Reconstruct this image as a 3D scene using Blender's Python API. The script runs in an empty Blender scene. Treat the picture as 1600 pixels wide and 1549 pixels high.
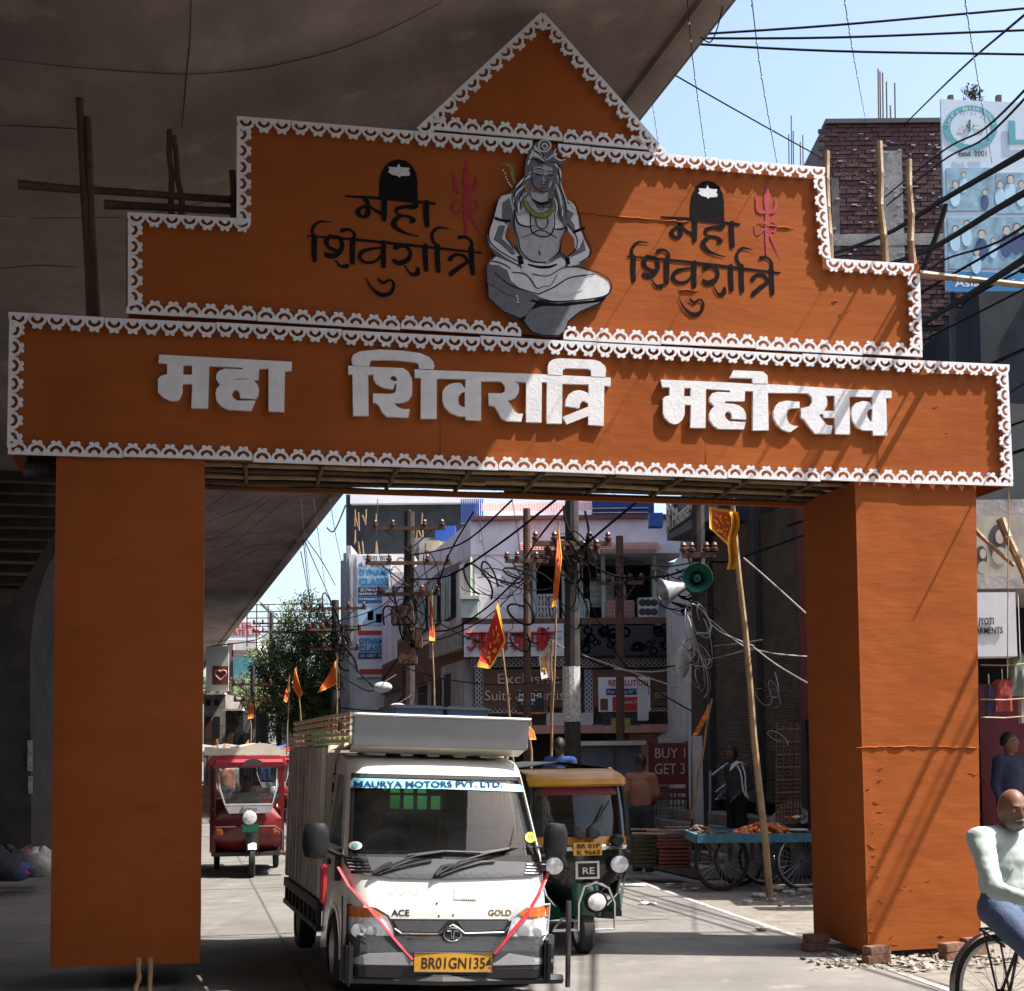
import bpy, math, random
from mathutils import Vector as V, Matrix, Euler
from mathutils.geometry import tessellate_polygon
random.seed(7)
R=math.radians
C=bpy.context.scene.collection
sc=bpy.context.scene
# ---------------- camera, sky, sun, exposure ----------------
FX=2200.0; CX=800.0; CY=1026.0; CAMH=1.75
cd=bpy.data.cameras.new('camera'); cam=bpy.data.objects.new('camera',cd); C.objects.link(cam)
cd.sensor_width=36; cd.lens=FX/1600*36; cd.shift_y=(CY-774.5)/1600; cd.clip_start=.1; cd.clip_end=3000
CR=Matrix.Rotation(R(90+4.0),3,'X')@Matrix.Rotation(R(-0.56),3,'Z')
cam.matrix_world=Matrix.Translation((0,0,CAMH))@CR.to_4x4()
sc.camera=cam
w=bpy.data.worlds.new('World'); sc.world=w; w.use_nodes=True
wn=w.node_tree.nodes; wl=w.node_tree.links
SUN_EL=58.7; SUN_AZ=-10     # azimuth measured from +X towards +Y
sd=V((math.cos(R(SUN_EL))*math.cos(R(SUN_AZ)),math.cos(R(SUN_EL))*math.sin(R(SUN_AZ)),math.sin(R(SUN_EL))))
sky=wn.new('ShaderNodeTexSky'); sky.sky_type='NISHITA'; sky.sun_disc=False
sky.sun_elevation=R(SUN_EL); sky.sun_rotation=R(90-SUN_AZ); sky.altitude=50; sky.air_density=1.0; sky.dust_density=3.5; sky.ozone_density=.8
bg=wn['Background']; bg.inputs[1].default_value=.15; wl.new(sky.outputs[0],bg.inputs[0])
sl=bpy.data.lights.new('sun','SUN'); sl.energy=5.0; sl.angle=R(.55); sl.color=(1,.95,.87)
so=bpy.data.objects.new('sun',sl); C.objects.link(so); so.rotation_euler=sd.to_track_quat('Z','Y').to_euler(); so.location=(6,-4,20)
vs=sc.view_settings; vs.view_transform='Standard'; vs.look='None'; vs.gamma=1; vs.use_curve_mapping=False; vs.exposure=1.2
sc.cycles.max_bounces=6; sc.cycles.transparent_max_bounces=12; sc.cycles.caustics_reflective=False; sc.cycles.caustics_refractive=False
# ---------------- pixel (of the photograph) to place ----------------
CO=V((0,0,CAMH))
def ray(px,py): return CR@V(((px-CX)/FX,-(py-CY)/FX,-1.0))
def P(px,py,Y): r=ray(px,py); return CO+r*(Y/r.y)
def G(px,py,z=0.0): r=ray(px,py); return CO+r*((z-CAMH)/r.z)
PSI=math.atan(FX/10200.0); AD=V((math.cos(PSI),math.sin(PSI),0)); AN=V((math.sin(PSI),-math.cos(PSI),0)) # arch axis, arch normal to viewer
AO=G(1357,1497)
def A(px,py,n=0.0):
    r=ray(px,py); o=AO+AN*n
    return CO+r*((o-CO).dot(AN)/r.dot(AN))
SV=math.atan((800-290)/FX); SD=V((-math.sin(SV),math.cos(SV),0)); SX=V((math.cos(SV),math.sin(SV),0)) # street direction / across
# ---------------- objects ----------------
WM={}
def tag(o,label,cat,group=None,kind=None):
    if label: o['label']=label
    if cat: o['category']=cat
    if group: o['group']=group
    if kind: o['kind']=kind
    return o
def thing(name,label,cat,loc=(0,0,0),rz=0,group=None,rot=None):
    o=bpy.data.objects.new(name,None); C.objects.link(o); o.empty_display_size=.1
    o.location=loc; o.rotation_euler=rot if rot else (0,0,rz)
    WM[o.name]=Matrix.Translation(loc)@o.rotation_euler.to_matrix().to_4x4()
    return tag(o,label,cat,group)
def addobj(name,me,parent=None,base=True):
    o=bpy.data.objects.new(name,me); C.objects.link(o)
    if parent is not None: o.parent=parent; WM[o.name]=WM[parent.name]
    elif base and len(me.vertices):
        xs=[v.co.x for v in me.vertices]; ys=[v.co.y for v in me.vertices]; zs=[v.co.z for v in me.vertices]
        b=V(((min(xs)+max(xs))/2,(min(ys)+max(ys))/2,min(zs))); me.transform(Matrix.Translation(-b)); o.location=b; WM[o.name]=Matrix.Translation(b)
    else: WM[o.name]=Matrix()
    return o
class M:
    def __init__(s): s.v=[]; s.f=[]; s.m=[]
    def add(s,vs,fs,mi=0):
        n=len(s.v); s.v+= [V(v) for v in vs]; s.f+=[[i+n for i in f] for f in fs]; s.m+=[mi]*len(fs); return s
    def box(s,x0,x1,y0,y1,z0,z1,mi=0,T=None):
        vs=[V((x,y,z)) for z in (z0,z1) for x,y in ((x0,y0),(x1,y0),(x1,y1),(x0,y1))]
        if T is not None: vs=[T@v for v in vs]
        return s.add(vs,[(3,2,1,0),(4,5,6,7),(0,1,5,4),(1,2,6,5),(2,3,7,6),(3,0,4,7)],mi)
    def bar(s,a,b,w,h,mi=0,up=(0,0,1)):
        a=V(a);b=V(b);d=(b-a); L=d.length; d.normalize(); u=V(up); x=d.cross(u)
        if x.length<1e-4: x=V((1,0,0))
        x.normalize(); u=x.cross(d)
        vs=[p+x*i*w/2+u*j*h/2 for p in (a,b) for i,j in ((-1,-1),(1,-1),(1,1),(-1,1))]
        return s.add(vs,[(0,1,2,3),(7,6,5,4),(4,5,1,0),(5,6,2,1),(6,7,3,2),(7,4,0,3)],mi)
    def tube(s,pts,r,n=6,caps=True,mi=0,fl=1.0):
        pts=[V(p) for p in pts]; k=len(pts); rr=r if isinstance(r,(list,tuple)) else [r]*k
        px=None; rings=[]
        for i,p in enumerate(pts):
            d=(pts[min(i+1,k-1)]-pts[max(i-1,0)]).normalized()
            if px is None: px=d.cross(V((0,0,1)) if abs(d.z)<.9 else V((0,1,0))).normalized()
            px=(px-d*px.dot(d)); px.normalize(); py=d.cross(px)
            rings.append([p+(px*math.cos(2*math.pi*j/n)+py*math.sin(2*math.pi*j/n)*fl)*rr[i] for j in range(n)])
        vs=[v for r_ in rings for v in r_]; fs=[]
        for i in range(k-1):
            for j in range(n):
                a=i*n+j; b=i*n+(j+1)%n; fs.append((a,b,b+n,a+n))
        if caps: fs.append(tuple(range(n-1,-1,-1))); fs.append(tuple(range((k-1)*n,k*n)))
        return s.add(vs,fs,mi)
    def grid(s,rows,mi=0,closed=False):
        k=len(rows[0]); vs=[v for r_ in rows for v in r_]; fs=[]
        for i in range(len(rows)-1):
            for j in range(k-1 if not closed else k):
                a=i*k+j; b=i*k+(j+1)%k; fs.append((a,b,b+k,a+k))
        return s.add(vs,fs,mi)
    def poly(s,pts,T,y0,y1,holes=(),mi=0):   # outline in (x,z), extruded y0..y1, then T
        loops=[list(pts)]+[list(h) for h in holes]
        flat=[p for l in loops for p in l]; n=len(flat)
        tris=tessellate_polygon([[V((p[0],p[1],0)) for p in l] for l in loops])
        vs=[T(V((p[0],y,p[1]))) for y in (y0,y1) for p in flat]
        fs=[]
        for t in tris: fs.append(tuple(t)); fs.append(tuple(i+n for i in reversed(t)))
        o=0
        for l in loops:
            k=len(l)
            for i in range(k): a=o+i; b=o+(i+1)%k; fs.append((a,b,b+n,a+n))
            o+=k
        return s.add(vs,fs,mi)
    def lathe(s,prof,o,ax=(0,0,1),n=16,mi=0,a0=0,a1=2*math.pi):
        ax=V(ax).normalized(); x=ax.orthogonal().normalized(); y=ax.cross(x); o=V(o); full=abs(a1-a0-2*math.pi)<1e-6
        rows=[[o+ax*h+(x*math.cos(a0+(a1-a0)*j/n)+y*math.sin(a0+(a1-a0)*j/n))*r for j in range(n if full else n+1)] for r,h in prof]
        return s.grid(rows,mi,closed=full)
    def sph(s,c,r,n=8,mi=0,sc_=(1,1,1),T=None):
        c=V(c); rows=[]
        for i in range(n+1):
            t=math.pi*i/n; rows.append([V((math.sin(t)*math.cos(2*math.pi*j/(2*n))*sc_[0],math.sin(t)*math.sin(2*math.pi*j/(2*n))*sc_[1],math.cos(t)*sc_[2]))*max(r,1e-4) for j in range(2*n)])
        rows=[[ (T@v if T is not None else v)+c for v in r_] for r_ in rows]
        return s.grid(rows,mi,closed=True)
    def build(s,name,mat,parent=None,smooth=False,local=False,bev=0):
        vs=s.v
        if parent is not None and not local:
            iv=WM[parent.name].inverted(); vs=[iv@v for v in vs]
        me=bpy.data.meshes.new(name); me.from_pydata([tuple(v) for v in vs],[],s.f)
        for m_ in (mat if isinstance(mat,(list,tuple)) else [mat]): me.materials.append(m_)
        me.polygons.foreach_set('material_index',s.m)
        import bmesh
        bm=bmesh.new(); bm.from_mesh(me); bmesh.ops.remove_doubles(bm,verts=bm.verts,dist=1e-5); bmesh.ops.recalc_face_normals(bm,faces=bm.faces)
        if bev: bmesh.ops.bevel(bm,geom=[e for e in bm.edges if len(e.link_faces)==2 and e.calc_face_angle(0)>.6],offset=bev,segments=2,affect='EDGES',clamp_overlap=True)
        bm.to_mesh(me); bm.free()
        if smooth:
            me.polygons.foreach_set('use_smooth',[True]*len(me.polygons))
            try: me.set_sharp_from_angle(angle=R(40))
            except Exception: pass
        me.update(); return addobj(name,me,parent)
def copy_tree(o,parent=None):
    c=o.copy(); C.objects.link(c); c.parent=parent; WM[c.name]=Matrix.Translation(c.location)@c.rotation_euler.to_matrix().to_4x4()
    for ch in list(o.children): copy_tree(ch,c)
    return c
# ---------------- materials ----------------
MATS={}
def mat(name,col,rough=.6,metal=0,var=.2,scale=6,bump=0,bs=60,spec=.4,col2=None,emit=0,st=(1,1,1),coat=0):
    m=bpy.data.materials.new(name); m.use_nodes=True; MATS[name]=m; t=m.node_tree; n=t.nodes; l=t.links; b=n['Principled BSDF']
    b.inputs['Roughness'].default_value=rough; b.inputs['Metallic'].default_value=metal; b.inputs['Specular IOR Level'].default_value=spec
    if coat: b.inputs['Coat Weight'].default_value=coat; b.inputs['Coat Roughness'].default_value=.08
    c=(*col,1); tc=n.new('ShaderNodeTexCoord'); mp=n.new('ShaderNodeMapping'); mp.inputs['Scale'].default_value=st; l.new(tc.outputs['Object'],mp.inputs[0])
    if var>0 or col2:
        nz=n.new('ShaderNodeTexNoise'); nz.inputs['Scale'].default_value=scale; nz.inputs['Detail'].default_value=7; nz.inputs['Roughness'].default_value=.62; l.new(mp.outputs[0],nz.inputs[0])
        rp=n.new('ShaderNodeValToRGB'); e=rp.color_ramp.elements; e[0].position=.33; e[1].position=.67
        d=tuple(x*(1-var) for x in col); e[0].color=(*(col2 if col2 else d),1); e[1].color=(*[min(1,x*(1+var*.5)) for x in col],1)
        l.new(nz.outputs[0],rp.inputs[0]); l.new(rp.outputs[0],b.inputs['Base Color'])
    else: b.inputs['Base Color'].default_value=c
    if bump:
        n2=n.new('ShaderNodeTexNoise'); n2.inputs['Scale'].default_value=bs; n2.inputs['Detail'].default_value=5; l.new(mp.outputs[0],n2.inputs[0])
        bp=n.new('ShaderNodeBump'); bp.inputs['Strength'].default_value=bump; bp.inputs['Distance'].default_value=.02; l.new(n2.outputs[0],bp.inputs['Height']); l.new(bp.outputs[0],b.inputs['Normal'])
    if emit: b.inputs['Emission Color'].default_value=c; b.inputs['Emission Strength'].default_value=emit
    return m
def glass(name,tint=(.8,.85,.85),rough=.03,alpha=.75,dirt=.1):
    m=bpy.data.materials.new(name); m.use_nodes=True; t=m.node_tree; n=t.nodes; l=t.links; n.remove(n['Principled BSDF']); o=n['Material Output']
    tr=n.new('ShaderNodeBsdfTransparent'); tr.inputs[0].default_value=(*tint,1); gl=n.new('ShaderNodeBsdfGlossy'); gl.inputs['Roughness'].default_value=rough
    fr=n.new('ShaderNodeFresnel'); fr.inputs[0].default_value=1.5; mx=n.new('ShaderNodeMixShader'); l.new(fr.outputs[0],mx.inputs[0]); l.new(tr.outputs[0],mx.inputs[1]); l.new(gl.outputs[0],mx.inputs[2])
    df=n.new('ShaderNodeBsdfDiffuse'); df.inputs[0].default_value=(.3,.29,.27,1); m2=n.new('ShaderNodeMixShader')
    nz=n.new('ShaderNodeTexNoise'); nz.inputs['Scale'].default_value=5; ml=n.new('ShaderNodeMath'); ml.operation='MULTIPLY'; ml.inputs[1].default_value=dirt; l.new(nz.outputs[0],ml.inputs[0])
    l.new(ml.outputs[0],m2.inputs[0]); l.new(mx.outputs[0],m2.inputs[1]); l.new(df.outputs[0],m2.inputs[2]); l.new(m2.outputs[0],o.inputs[0]); return m
def tint_patch(m,col,scale,lo,hi,st=(1,1,1),rough=None):   # second, larger pattern of stains laid over a material
    t=m.node_tree; n=t.nodes; l=t.links; b=n['Principled BSDF']; src=b.inputs['Base Color'].links[0].from_socket
    tc=n.new('ShaderNodeTexCoord'); mp=n.new('ShaderNodeMapping'); mp.inputs['Scale'].default_value=st; l.new(tc.outputs['Object'],mp.inputs[0])
    nz=n.new('ShaderNodeTexNoise'); nz.inputs['Scale'].default_value=scale; nz.inputs['Detail'].default_value=8; nz.inputs['Roughness'].default_value=.6; l.new(mp.outputs[0],nz.inputs[0])
    mr=n.new('ShaderNodeMapRange'); mr.inputs[1].default_value=lo; mr.inputs[2].default_value=hi; l.new(nz.outputs[0],mr.inputs[0])
    mx=n.new('ShaderNodeMix'); mx.data_type='RGBA'; mx.inputs[7].default_value=(*col,1); l.new(mr.outputs[0],mx.inputs[0]); l.new(src,mx.inputs[6]); l.new(mx.outputs[2],b.inputs['Base Color'])
orange=mat('orange_cloth',(.3,.082,.021),.85,var=.1,scale=2.5,bump=.16,bs=9,spec=.1,st=(.5,.5,2.0))
tint_patch(orange,(.2,.042,.009),.55,.5,.8,(1,1,.5)); tint_patch(orange,(.36,.11,.04),6,.68,.8)
foam=mat('white_foam',(.7,.7,.73),.7,var=.1,scale=10,bump=.15,bs=45)
paintblack=mat('black_paint',(.013,.012,.014),.95,var=.3,scale=14,spec=.05)
paintgrey=mat('mid_grey_paint',(.12,.125,.15),.7,var=.25,scale=18)
paintlight=mat('pale_grey_paint',(.36,.37,.41),.7,var=.2,scale=14)
paintpale=mat('chalk_grey_paint',(.6,.61,.65),.7,var=.15,scale=14)
paintred=mat('crimson_paint',(.34,.02,.035),.7,var=.25,scale=14)
paintgreen=mat('olive_green_paint',(.16,.22,.04),.7,var=.3,scale=20)
paintgold=mat('ochre_paint',(.32,.17,.04),.7)
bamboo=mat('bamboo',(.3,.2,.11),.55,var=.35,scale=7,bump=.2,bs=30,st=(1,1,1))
bamboo_dark=mat('dark_bamboo',(.085,.05,.028),.7,var=.4,scale=9)  # darker bamboo copy: shade under the gate put into the colour
rope=mat('yellow_rope',(.6,.42,.05),.8)
concrete=mat('concrete',(.27,.225,.205),.9,var=.22,scale=1.2,bump=.35,bs=14)
tint_patch(concrete,(.1,.08,.07),.5,.42,.7,(1,.35,1))
tint_patch(concrete,(.36,.31,.28),1.3,.58,.75)
conc3=mat('shaded_concrete',(.07,.062,.058),.9,var=.4,scale=2,bump=.3,bs=14)  # darker copy of the pier concrete: under-deck gloom put into the colour
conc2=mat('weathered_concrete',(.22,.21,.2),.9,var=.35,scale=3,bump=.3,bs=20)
roadm=mat('road_concrete',(.165,.157,.148),.9,var=.16,scale=3,bump=.3,bs=90)
tint_patch(roadm,(.1,.094,.088),.5,.48,.75); tint_patch(roadm,(.24,.22,.19),1.7,.56,.72); tint_patch(roadm,(.07,.066,.062),.9,.66,.72)
dirtm=mat('dusty_ground',(.19,.17,.145),.95,var=.35,scale=5,bump=.5,bs=30)
whitepaint=mat('white_paint',(.72,.7,.66),.7,var=.25,scale=12)
steel=mat('galvanised_steel',(.45,.46,.48),.45,metal=.7,var=.15,scale=12)
chrome=mat('chrome',(.7,.7,.72),.18,metal=1,var=.1,scale=20)
rust=mat('rusty_iron',(.1,.05,.035),.8,var=.5,scale=14)
darkiron=mat('dark_iron',(.04,.038,.04),.6,var=.3,scale=14)
poleconc=mat('pole_concrete',(.045,.038,.035),.85,var=.4,scale=7)
blackrub=mat('black_rubber',(.018,.018,.019),.75,var=.3,scale=20)
blackpl=mat('black_plastic',(.012,.012,.014),.42,var=.2,scale=20)
greypl=mat('dark_grey_plastic',(.055,.058,.065),.5,var=.15,scale=15)
wirem=mat('black_cable',(.007,.007,.008),.85,var=0,spec=.1)
wirel=mat('grey_cable',(.3,.29,.28),.6,var=.2)
def textobj(name,body,size,m,parent,org,xd,ud,ext=.003,align='LEFT',sx=1,bold=0,width=None):
    cu=bpy.data.curves.new(name,'FONT'); cu.body=body; cu.size=size; cu.extrude=ext; cu.align_x=align; cu.offset=size*min(.022,bold*1.4); cu.resolution_u=3
    o=bpy.data.objects.new('tmp',cu); C.objects.link(o); bpy.context.view_layer.update()
    me=bpy.data.meshes.new_from_object(o.evaluated_get(bpy.context.evaluated_depsgraph_get())); bpy.data.objects.remove(o); bpy.data.curves.remove(cu)
    xd=V(xd).normalized(); ud=V(ud).normalized(); nd=xd.cross(ud)
    if width and len(me.vertices):
        xs=[v.co.x for v in me.vertices]; sx=width/max(1e-4,max(xs)-min(xs))
    T=Matrix((( xd.x*sx,ud.x,nd.x,org[0]),(xd.y*sx,ud.y,nd.y,org[1]),(xd.z*sx,ud.z,nd.z,org[2]),(0,0,0,1)))
    if parent is not None: T=WM[parent.name].inverted()@T
    me.transform(T); me.materials.clear(); me.materials.append(m); me.name=name
    for p in me.polygons: p.material_index=0
    return addobj(name,me,parent)
def hang(a,b,sag,n=12):
    a=V(a);b=V(b); return [a.lerp(b,i/n)-V((0,0,4*sag*(i/n)*(1-i/n))) for i in range(n+1)]
def cable(name,label,a,b,sag,r,m=None,group=None,bulbs=0,n=14,parent=None):
    k=M().tube(hang(a,b,sag,n),r,5)
    o=k.build(name,m or wirem,parent,smooth=True)
    if label: tag(o,label,'cable' if not bulbs else 'string lights',group)
    return o
def ident(v): return v
# ================= THE ARCH =================
from mathutils import noise as NZ
def LT(v): return AO+AD*v[0]-AN*v[1]+V((0,0,v[2]))     # arch-local (u, depth, z) -> world
def L2(px,py,n=0.0):
    p=A(px,py,n)-AO; return (p.dot(AD),p.z)
arch=thing('festival_arch','tall orange cloth festival gate with white lace edging spanning the road','arch',AO,PSI)
def cloth(name,c,nu,nv,amp,seed,off=0.0,seams=(),side=None):
    tl,tr,br,bl=[L2(*q) for q in c]; rows=[]
    for j in range(nv+1):
        t=j/nv; row=[]
        for i in range(nu+1):
            s=i/nu; u=(tl[0]*(1-s)+tr[0]*s)*(1-t)+(bl[0]*(1-s)+br[0]*s)*t; z=(tl[1]*(1-s)+tr[1]*s)*(1-t)+(bl[1]*(1-s)+br[1]*s)*t
            e=min(s,1-s,t,1-t)*12; e=min(1,e)
            d=NZ.noise(V((u*1.1,z*2.3,seed)))*amp+NZ.noise(V((u*5,z*14,seed+9)))*amp*.35
            if side: d+= amp*1.3*max(0,NZ.noise(V((u*2,z*9,seed+4))))*math.exp(-s*14)
            for (s0,s1,tt,h) in seams:
                if s0<s<s1: d+=h*math.exp(-((t-tt)*nv/1.1)**2)*(1+.8*NZ.noise(V((u*9,0,seed))))
            row.append(LT(V((u,-off-d*e,z))))
        rows.append(row)
    m=M().grid(rows)
    # close the back 2 cm behind the face
    q=[LT(V((a[0],.05,a[1]))) for a in (tl,tr,br,bl)]; f=[rows[0][0],rows[0][-1],rows[-1][-1],rows[-1][0]]
    m.add(q,[(0,1,2,3)])
    for a,b in ((0,1),(1,2),(2,3),(3,0)): m.add([f[a],f[b],q[b],q[a]],[(0,1,2,3)])
    return m.build(name,orange,arch,smooth=True)
cloth('crossbeam_panel',[(15,487),(1575,570),(1582,760),(13,708)],150,24,.009,1)
cloth('lower_tier_panel',[(198,331),(1436,413),(1440,556),(197,488)],120,16,.0022,2)
cloth('upper_tier_panel',[(371,184),(1288,263),(1297,404),(371,343)],100,20,.0022,3)
# side, back faces and filling of the boxes
m=M(); m.poly([L2(200,470),L2(1440,540),L2(1440,580),L2(200,505)],LT,.056,.075); m.build('backing_board',orange,arch)
m=M(); m.poly([L2(660,190),L2(1035,225),L2(1050,262),L2(645,215)],LT,.056,.075); m.build('backing_board',orange,arch)
m=M(); m.poly([L2(650,200),L2(848,19),L2(1040,236)],LT,0.0,.03); m.build('gable_panel',orange,arch)
def boxsides(name,pts,depth,skip=()):
    q=[L2(*p) for p in pts]
    for i in range(len(q)):
        m=M()
        if i in skip: continue
        a=q[i]; b=q[(i+1)%len(q)]
        m.add([LT(V((a[0],.051,a[1]))),LT(V((b[0],.051,b[1]))),LT(V((b[0],depth,b[1]))),LT(V((a[0],depth,a[1])))],[(0,1,2,3)])
        m.build(name,orange,arch)
m=M(); m.poly([L2(16,497),L2(1572,574),L2(1579,751),L2(14,700)],LT,1.06,1.09); m.build('rear_panel',bamboo_dark,arch)
boxsides('crossbeam_side',[(15,488),(1574,571),(1581,759),(13,707)],1.06,skip=(0,2))
# pillars: closed boxes of cloth
def pillar(c,bl_in,depth,seed,side,seams=()):
    cloth('pillar_front',c,36,90,.008,seed,side=side,seams=seams)
    tl,tr,br,bl=[L2(*q) for q in c]
    for nm,(t_,b_) in (('pillar_side',(tl,bl)),('pillar_side',(tr,br))):
        rows=[]
        for j in range(61):
            t=j/60; z=t_[1]*(1-t)+b_[1]*t
            row=[]
            for i in range(13):
                s=i/12; y=.05*(1-s)+depth*s
                row.append(LT(V((t_[0]*(1-t)+b_[0]*t+NZ.noise(V((y*2,z*2,seed+20)))*.01*min(1,min(s,1-s)*6),y+0.001,z+ .04*s*t)))) 
            rows.append(row)
        M().grid(rows).build(nm,orange,arch,smooth=True)
    M().add([LT(V((a[0],depth,a[1]))) for a in (tl,tr,br,bl)],[(0,1,2,3)]).build('pillar_back',orange,arch)
pillar([(88,706),(320,716),(312,1505),(78,1512)],None,1.06,5,None)
pillar([(1335,752),(1525,760),(1533,1478),(1355,1488)],None,1.08,6,True)
# folds, taped joints and creases of the cloth, standing a little proud
def fold(pts,r=.006,name='cloth_fold'):
    q=[]
    for (x0,y0),(x1,y1) in zip(pts,pts[1:]):
        n=max(2,int(math.hypot(x1-x0,y1-y0)/6))
        for i in range(n): t=i/n; u,z=L2(x0+(x1-x0)*t,y0+(y1-y0)*t); q.append(LT(V((u,-.002-random.uniform(0,.004),z+random.uniform(-.005,.005)))))
    q.append(LT(V((L2(*pts[-1])[0],0,L2(*pts[-1])[1]))))
    rr=[r*random.uniform(.35,1.2)*min(1,min(i,len(q)-1-i)*.6+.15) for i in range(len(q))]
    M().tube(q,rr,5).build(name,orange,arch,smooth=True)
fold([(1337,1168),(1430,1166),(1528,1169)],.008); fold([(1510,1208),(1529,1210)],.006); fold([(905,332),(960,338),(1040,345),(1078,348)],.008); fold([(1188,352),(1242,358)],.006); fold([(1060,453),(1092,455)],.007)
for i in range(16): x=1352+random.random()*22; y=1200+i*17; fold([(x,y),(x+random.uniform(4,14),y+random.uniform(-6,10))],.006)
for (x,y) in ((1402,1388),(1412,1384),(1420,1391),(1375,1410),(1390,1464),(1392,1474),(1445,1378),(1466,1460),(1310,492),(1320,488),(1450,610),(1458,632),(1475,676),(1300,470),(1255,620)): fold([(x,y),(x+random.uniform(5,14),y+random.uniform(-4,6))],.006)
for x,y0,y1 in ((688,590,728),(1102,690,752),(1372,665,752)): fold([(x,y0),(x+1,y1)],.0025,'cloth_seam')
fold([(1336,760),(1345,1120),(1356,1486)],.007,'cloth_hem')
# ---- bamboo frame under and behind ----
def bam(a,b,r=.028,m=bamboo,name='bamboo_pole',parent=arch):
    a=V(a);b=V(b); n=max(3,int((b-a).length/.33)); pts=[];rr=[]
    for i in range(n+1):
        p=a.lerp(b,i/n)+V((random.uniform(-1,1),random.uniform(-1,1),random.uniform(-1,1)))*.006
        d=(b-a).normalized(); f=1-.25*i/n
        for o,k in ((-.012,1),(0,1.18),(.012,1)):
            if 0<i<n or o==0: pts.append(p+d*o); rr.append(r*k*f)
    return M().tube(pts,rr,7).build(name,m,parent,smooth=True)
uL,zL=L2(322,722); uR,zR=L2(1333,752)
def beamz(u): t=(u-L2(13,708)[0])/(L2(1582,760)[0]-L2(13,708)[0]); return L2(13,708)[1]*(1-t)+L2(1582,760)[1]*t
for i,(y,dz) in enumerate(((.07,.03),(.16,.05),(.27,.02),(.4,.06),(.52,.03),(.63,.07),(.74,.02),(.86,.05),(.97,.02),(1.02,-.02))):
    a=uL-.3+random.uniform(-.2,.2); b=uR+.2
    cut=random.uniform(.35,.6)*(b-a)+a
    mm=bamboo if i in (2,6) else bamboo_dark  # two pale poles stand for the sunlit strips, the rest are darkened
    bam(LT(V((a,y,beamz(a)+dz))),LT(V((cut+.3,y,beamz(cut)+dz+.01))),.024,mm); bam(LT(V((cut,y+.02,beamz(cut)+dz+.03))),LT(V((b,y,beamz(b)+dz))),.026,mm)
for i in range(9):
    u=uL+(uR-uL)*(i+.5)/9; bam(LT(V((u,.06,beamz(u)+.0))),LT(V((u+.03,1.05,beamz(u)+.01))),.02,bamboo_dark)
    for j in range(4): k=M(); k.lathe([(.034,-.012),(.034,.012)],LT(V((u+.01*j,.3+.25*j,beamz(u)+.03))),AD,8); k.build('rope_lashing',rope,arch)
m=M(); m.poly([(uL-.3,beamz(uL)+.11),(uR+.2,beamz(uR)+.11),(uR+.2,beamz(uR)+.125),(uL-.3,beamz(uL)+.125)],LT,.06,1.05); m.build('top_tarpaulin',bamboo_dark,arch)
def L2d(px,py,dep):
    p=A(px,py,-dep)-AO; return (p.dot(AD),p.z)
m=M(); m.poly([L2d(316,757,1.0),L2d(1256,786,1.0),L2d(1256,792,1.0),L2d(316,764,1.0)],LT,1.0,1.05); m.build('rear_hem',orange,arch)
# ---- lace edging of cut foam ----
def lace_mesh(k,w=.1425,h=.112,th=.02):
    m=M(); T=lambda v:v
    for i in range(k):
        c=(i+.5)*w; hw=w/2
        def q(x,y): return (c+x*w,y*h)
        out=[q(-.5,0),q(.5,0),q(.5,.33),q(.475,.46),q(.42,.6),q(.33,.71),q(.22,.78),q(.27,.86),q(.25,.97),q(.15,1.02),q(.06,.98),q(0,.88),q(-.06,.98),q(-.15,1.02),q(-.25,.97),q(-.27,.86),q(-.22,.78),q(-.33,.71),q(-.42,.6),q(-.475,.46),q(-.5,.33)]
        hole=[q(-.22,.17),q(-.33,.28),q(-.34,.45),q(-.23,.6),q(0,.71),q(.23,.6),q(.34,.45),q(.33,.28),q(.22,.17),q(.17,.3),q(.1,.4),q(0,.47),q(-.1,.4),q(-.17,.3)]
        m.poly(out,T,-th,0,[hole])
    return m
LM={}
def lace(p,q_,inward,n=.034,gaps=()):
    p=V(L2(*p,n)); q_=V(L2(*q_,n)); L=(q_-p).length; tot=max(1,round(L/.1425)); w=L/tot; d=(q_-p)/L
    if d.x*inward[1]-d.y*inward[0]<0: p,q_=q_,p; d=-d      # keep depth axis pointing away
    i=0
    while i<tot:
        k=min(random.choice((6,7,8)),tot-i)
        if tot-i-k==1: k+=1
        if k not in LM:
            mm=lace_mesh(k); o=mm.build('lace_strip',foam,arch,local=True); LM[k]=o.data
        else: o=bpy.data.objects.new('lace_strip',LM[k]); C.objects.link(o); o.parent=arch; WM[o.name]=WM[arch.name]
        g=random.uniform(-.006,.006); a=math.atan2(d.y,d.x)+random.uniform(-.008,.008)
        pos=p+d*(w*i+.002)
        nd=V((-d.y,d.x)); pos=pos+nd*g
        o.location=(pos.x,-n+.011+random.uniform(0,.004),pos.y); o.rotation_euler=(0,-a,0); o.scale=(w/.1425*.994,1,random.uniform(.94,1.06))
        i+=k
UP=(0,1);DN=(0,-1)
lace((13,488),(1577,571),DN); lace((12,709),(1583,761),UP); lace((15,500),(12,700),(1,0)); lace((1575,582),(1582,750),(-1,0))
lace((197,489),(815,524),UP); lace((880,530),(1441,558),UP); lace((199,345),(198,478),(1,0)); lace((198,330),(392,342),DN)
lace((371,196),(370,352),(1,0)); lace((370,182),(832,221),DN); lace((872,226),(1289,262),DN); lace((1288,275),(1297,405),(-1,0)); lace((1290,404),(1428,412),DN); lace((1437,428),(1441,548),(-1,0))
lace((652,201),(846,20),(1,-1),.04); lace((850,20),(1041,236),(-1,-1),.04); lace((672,203),(1030,235),UP,.028)
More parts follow.
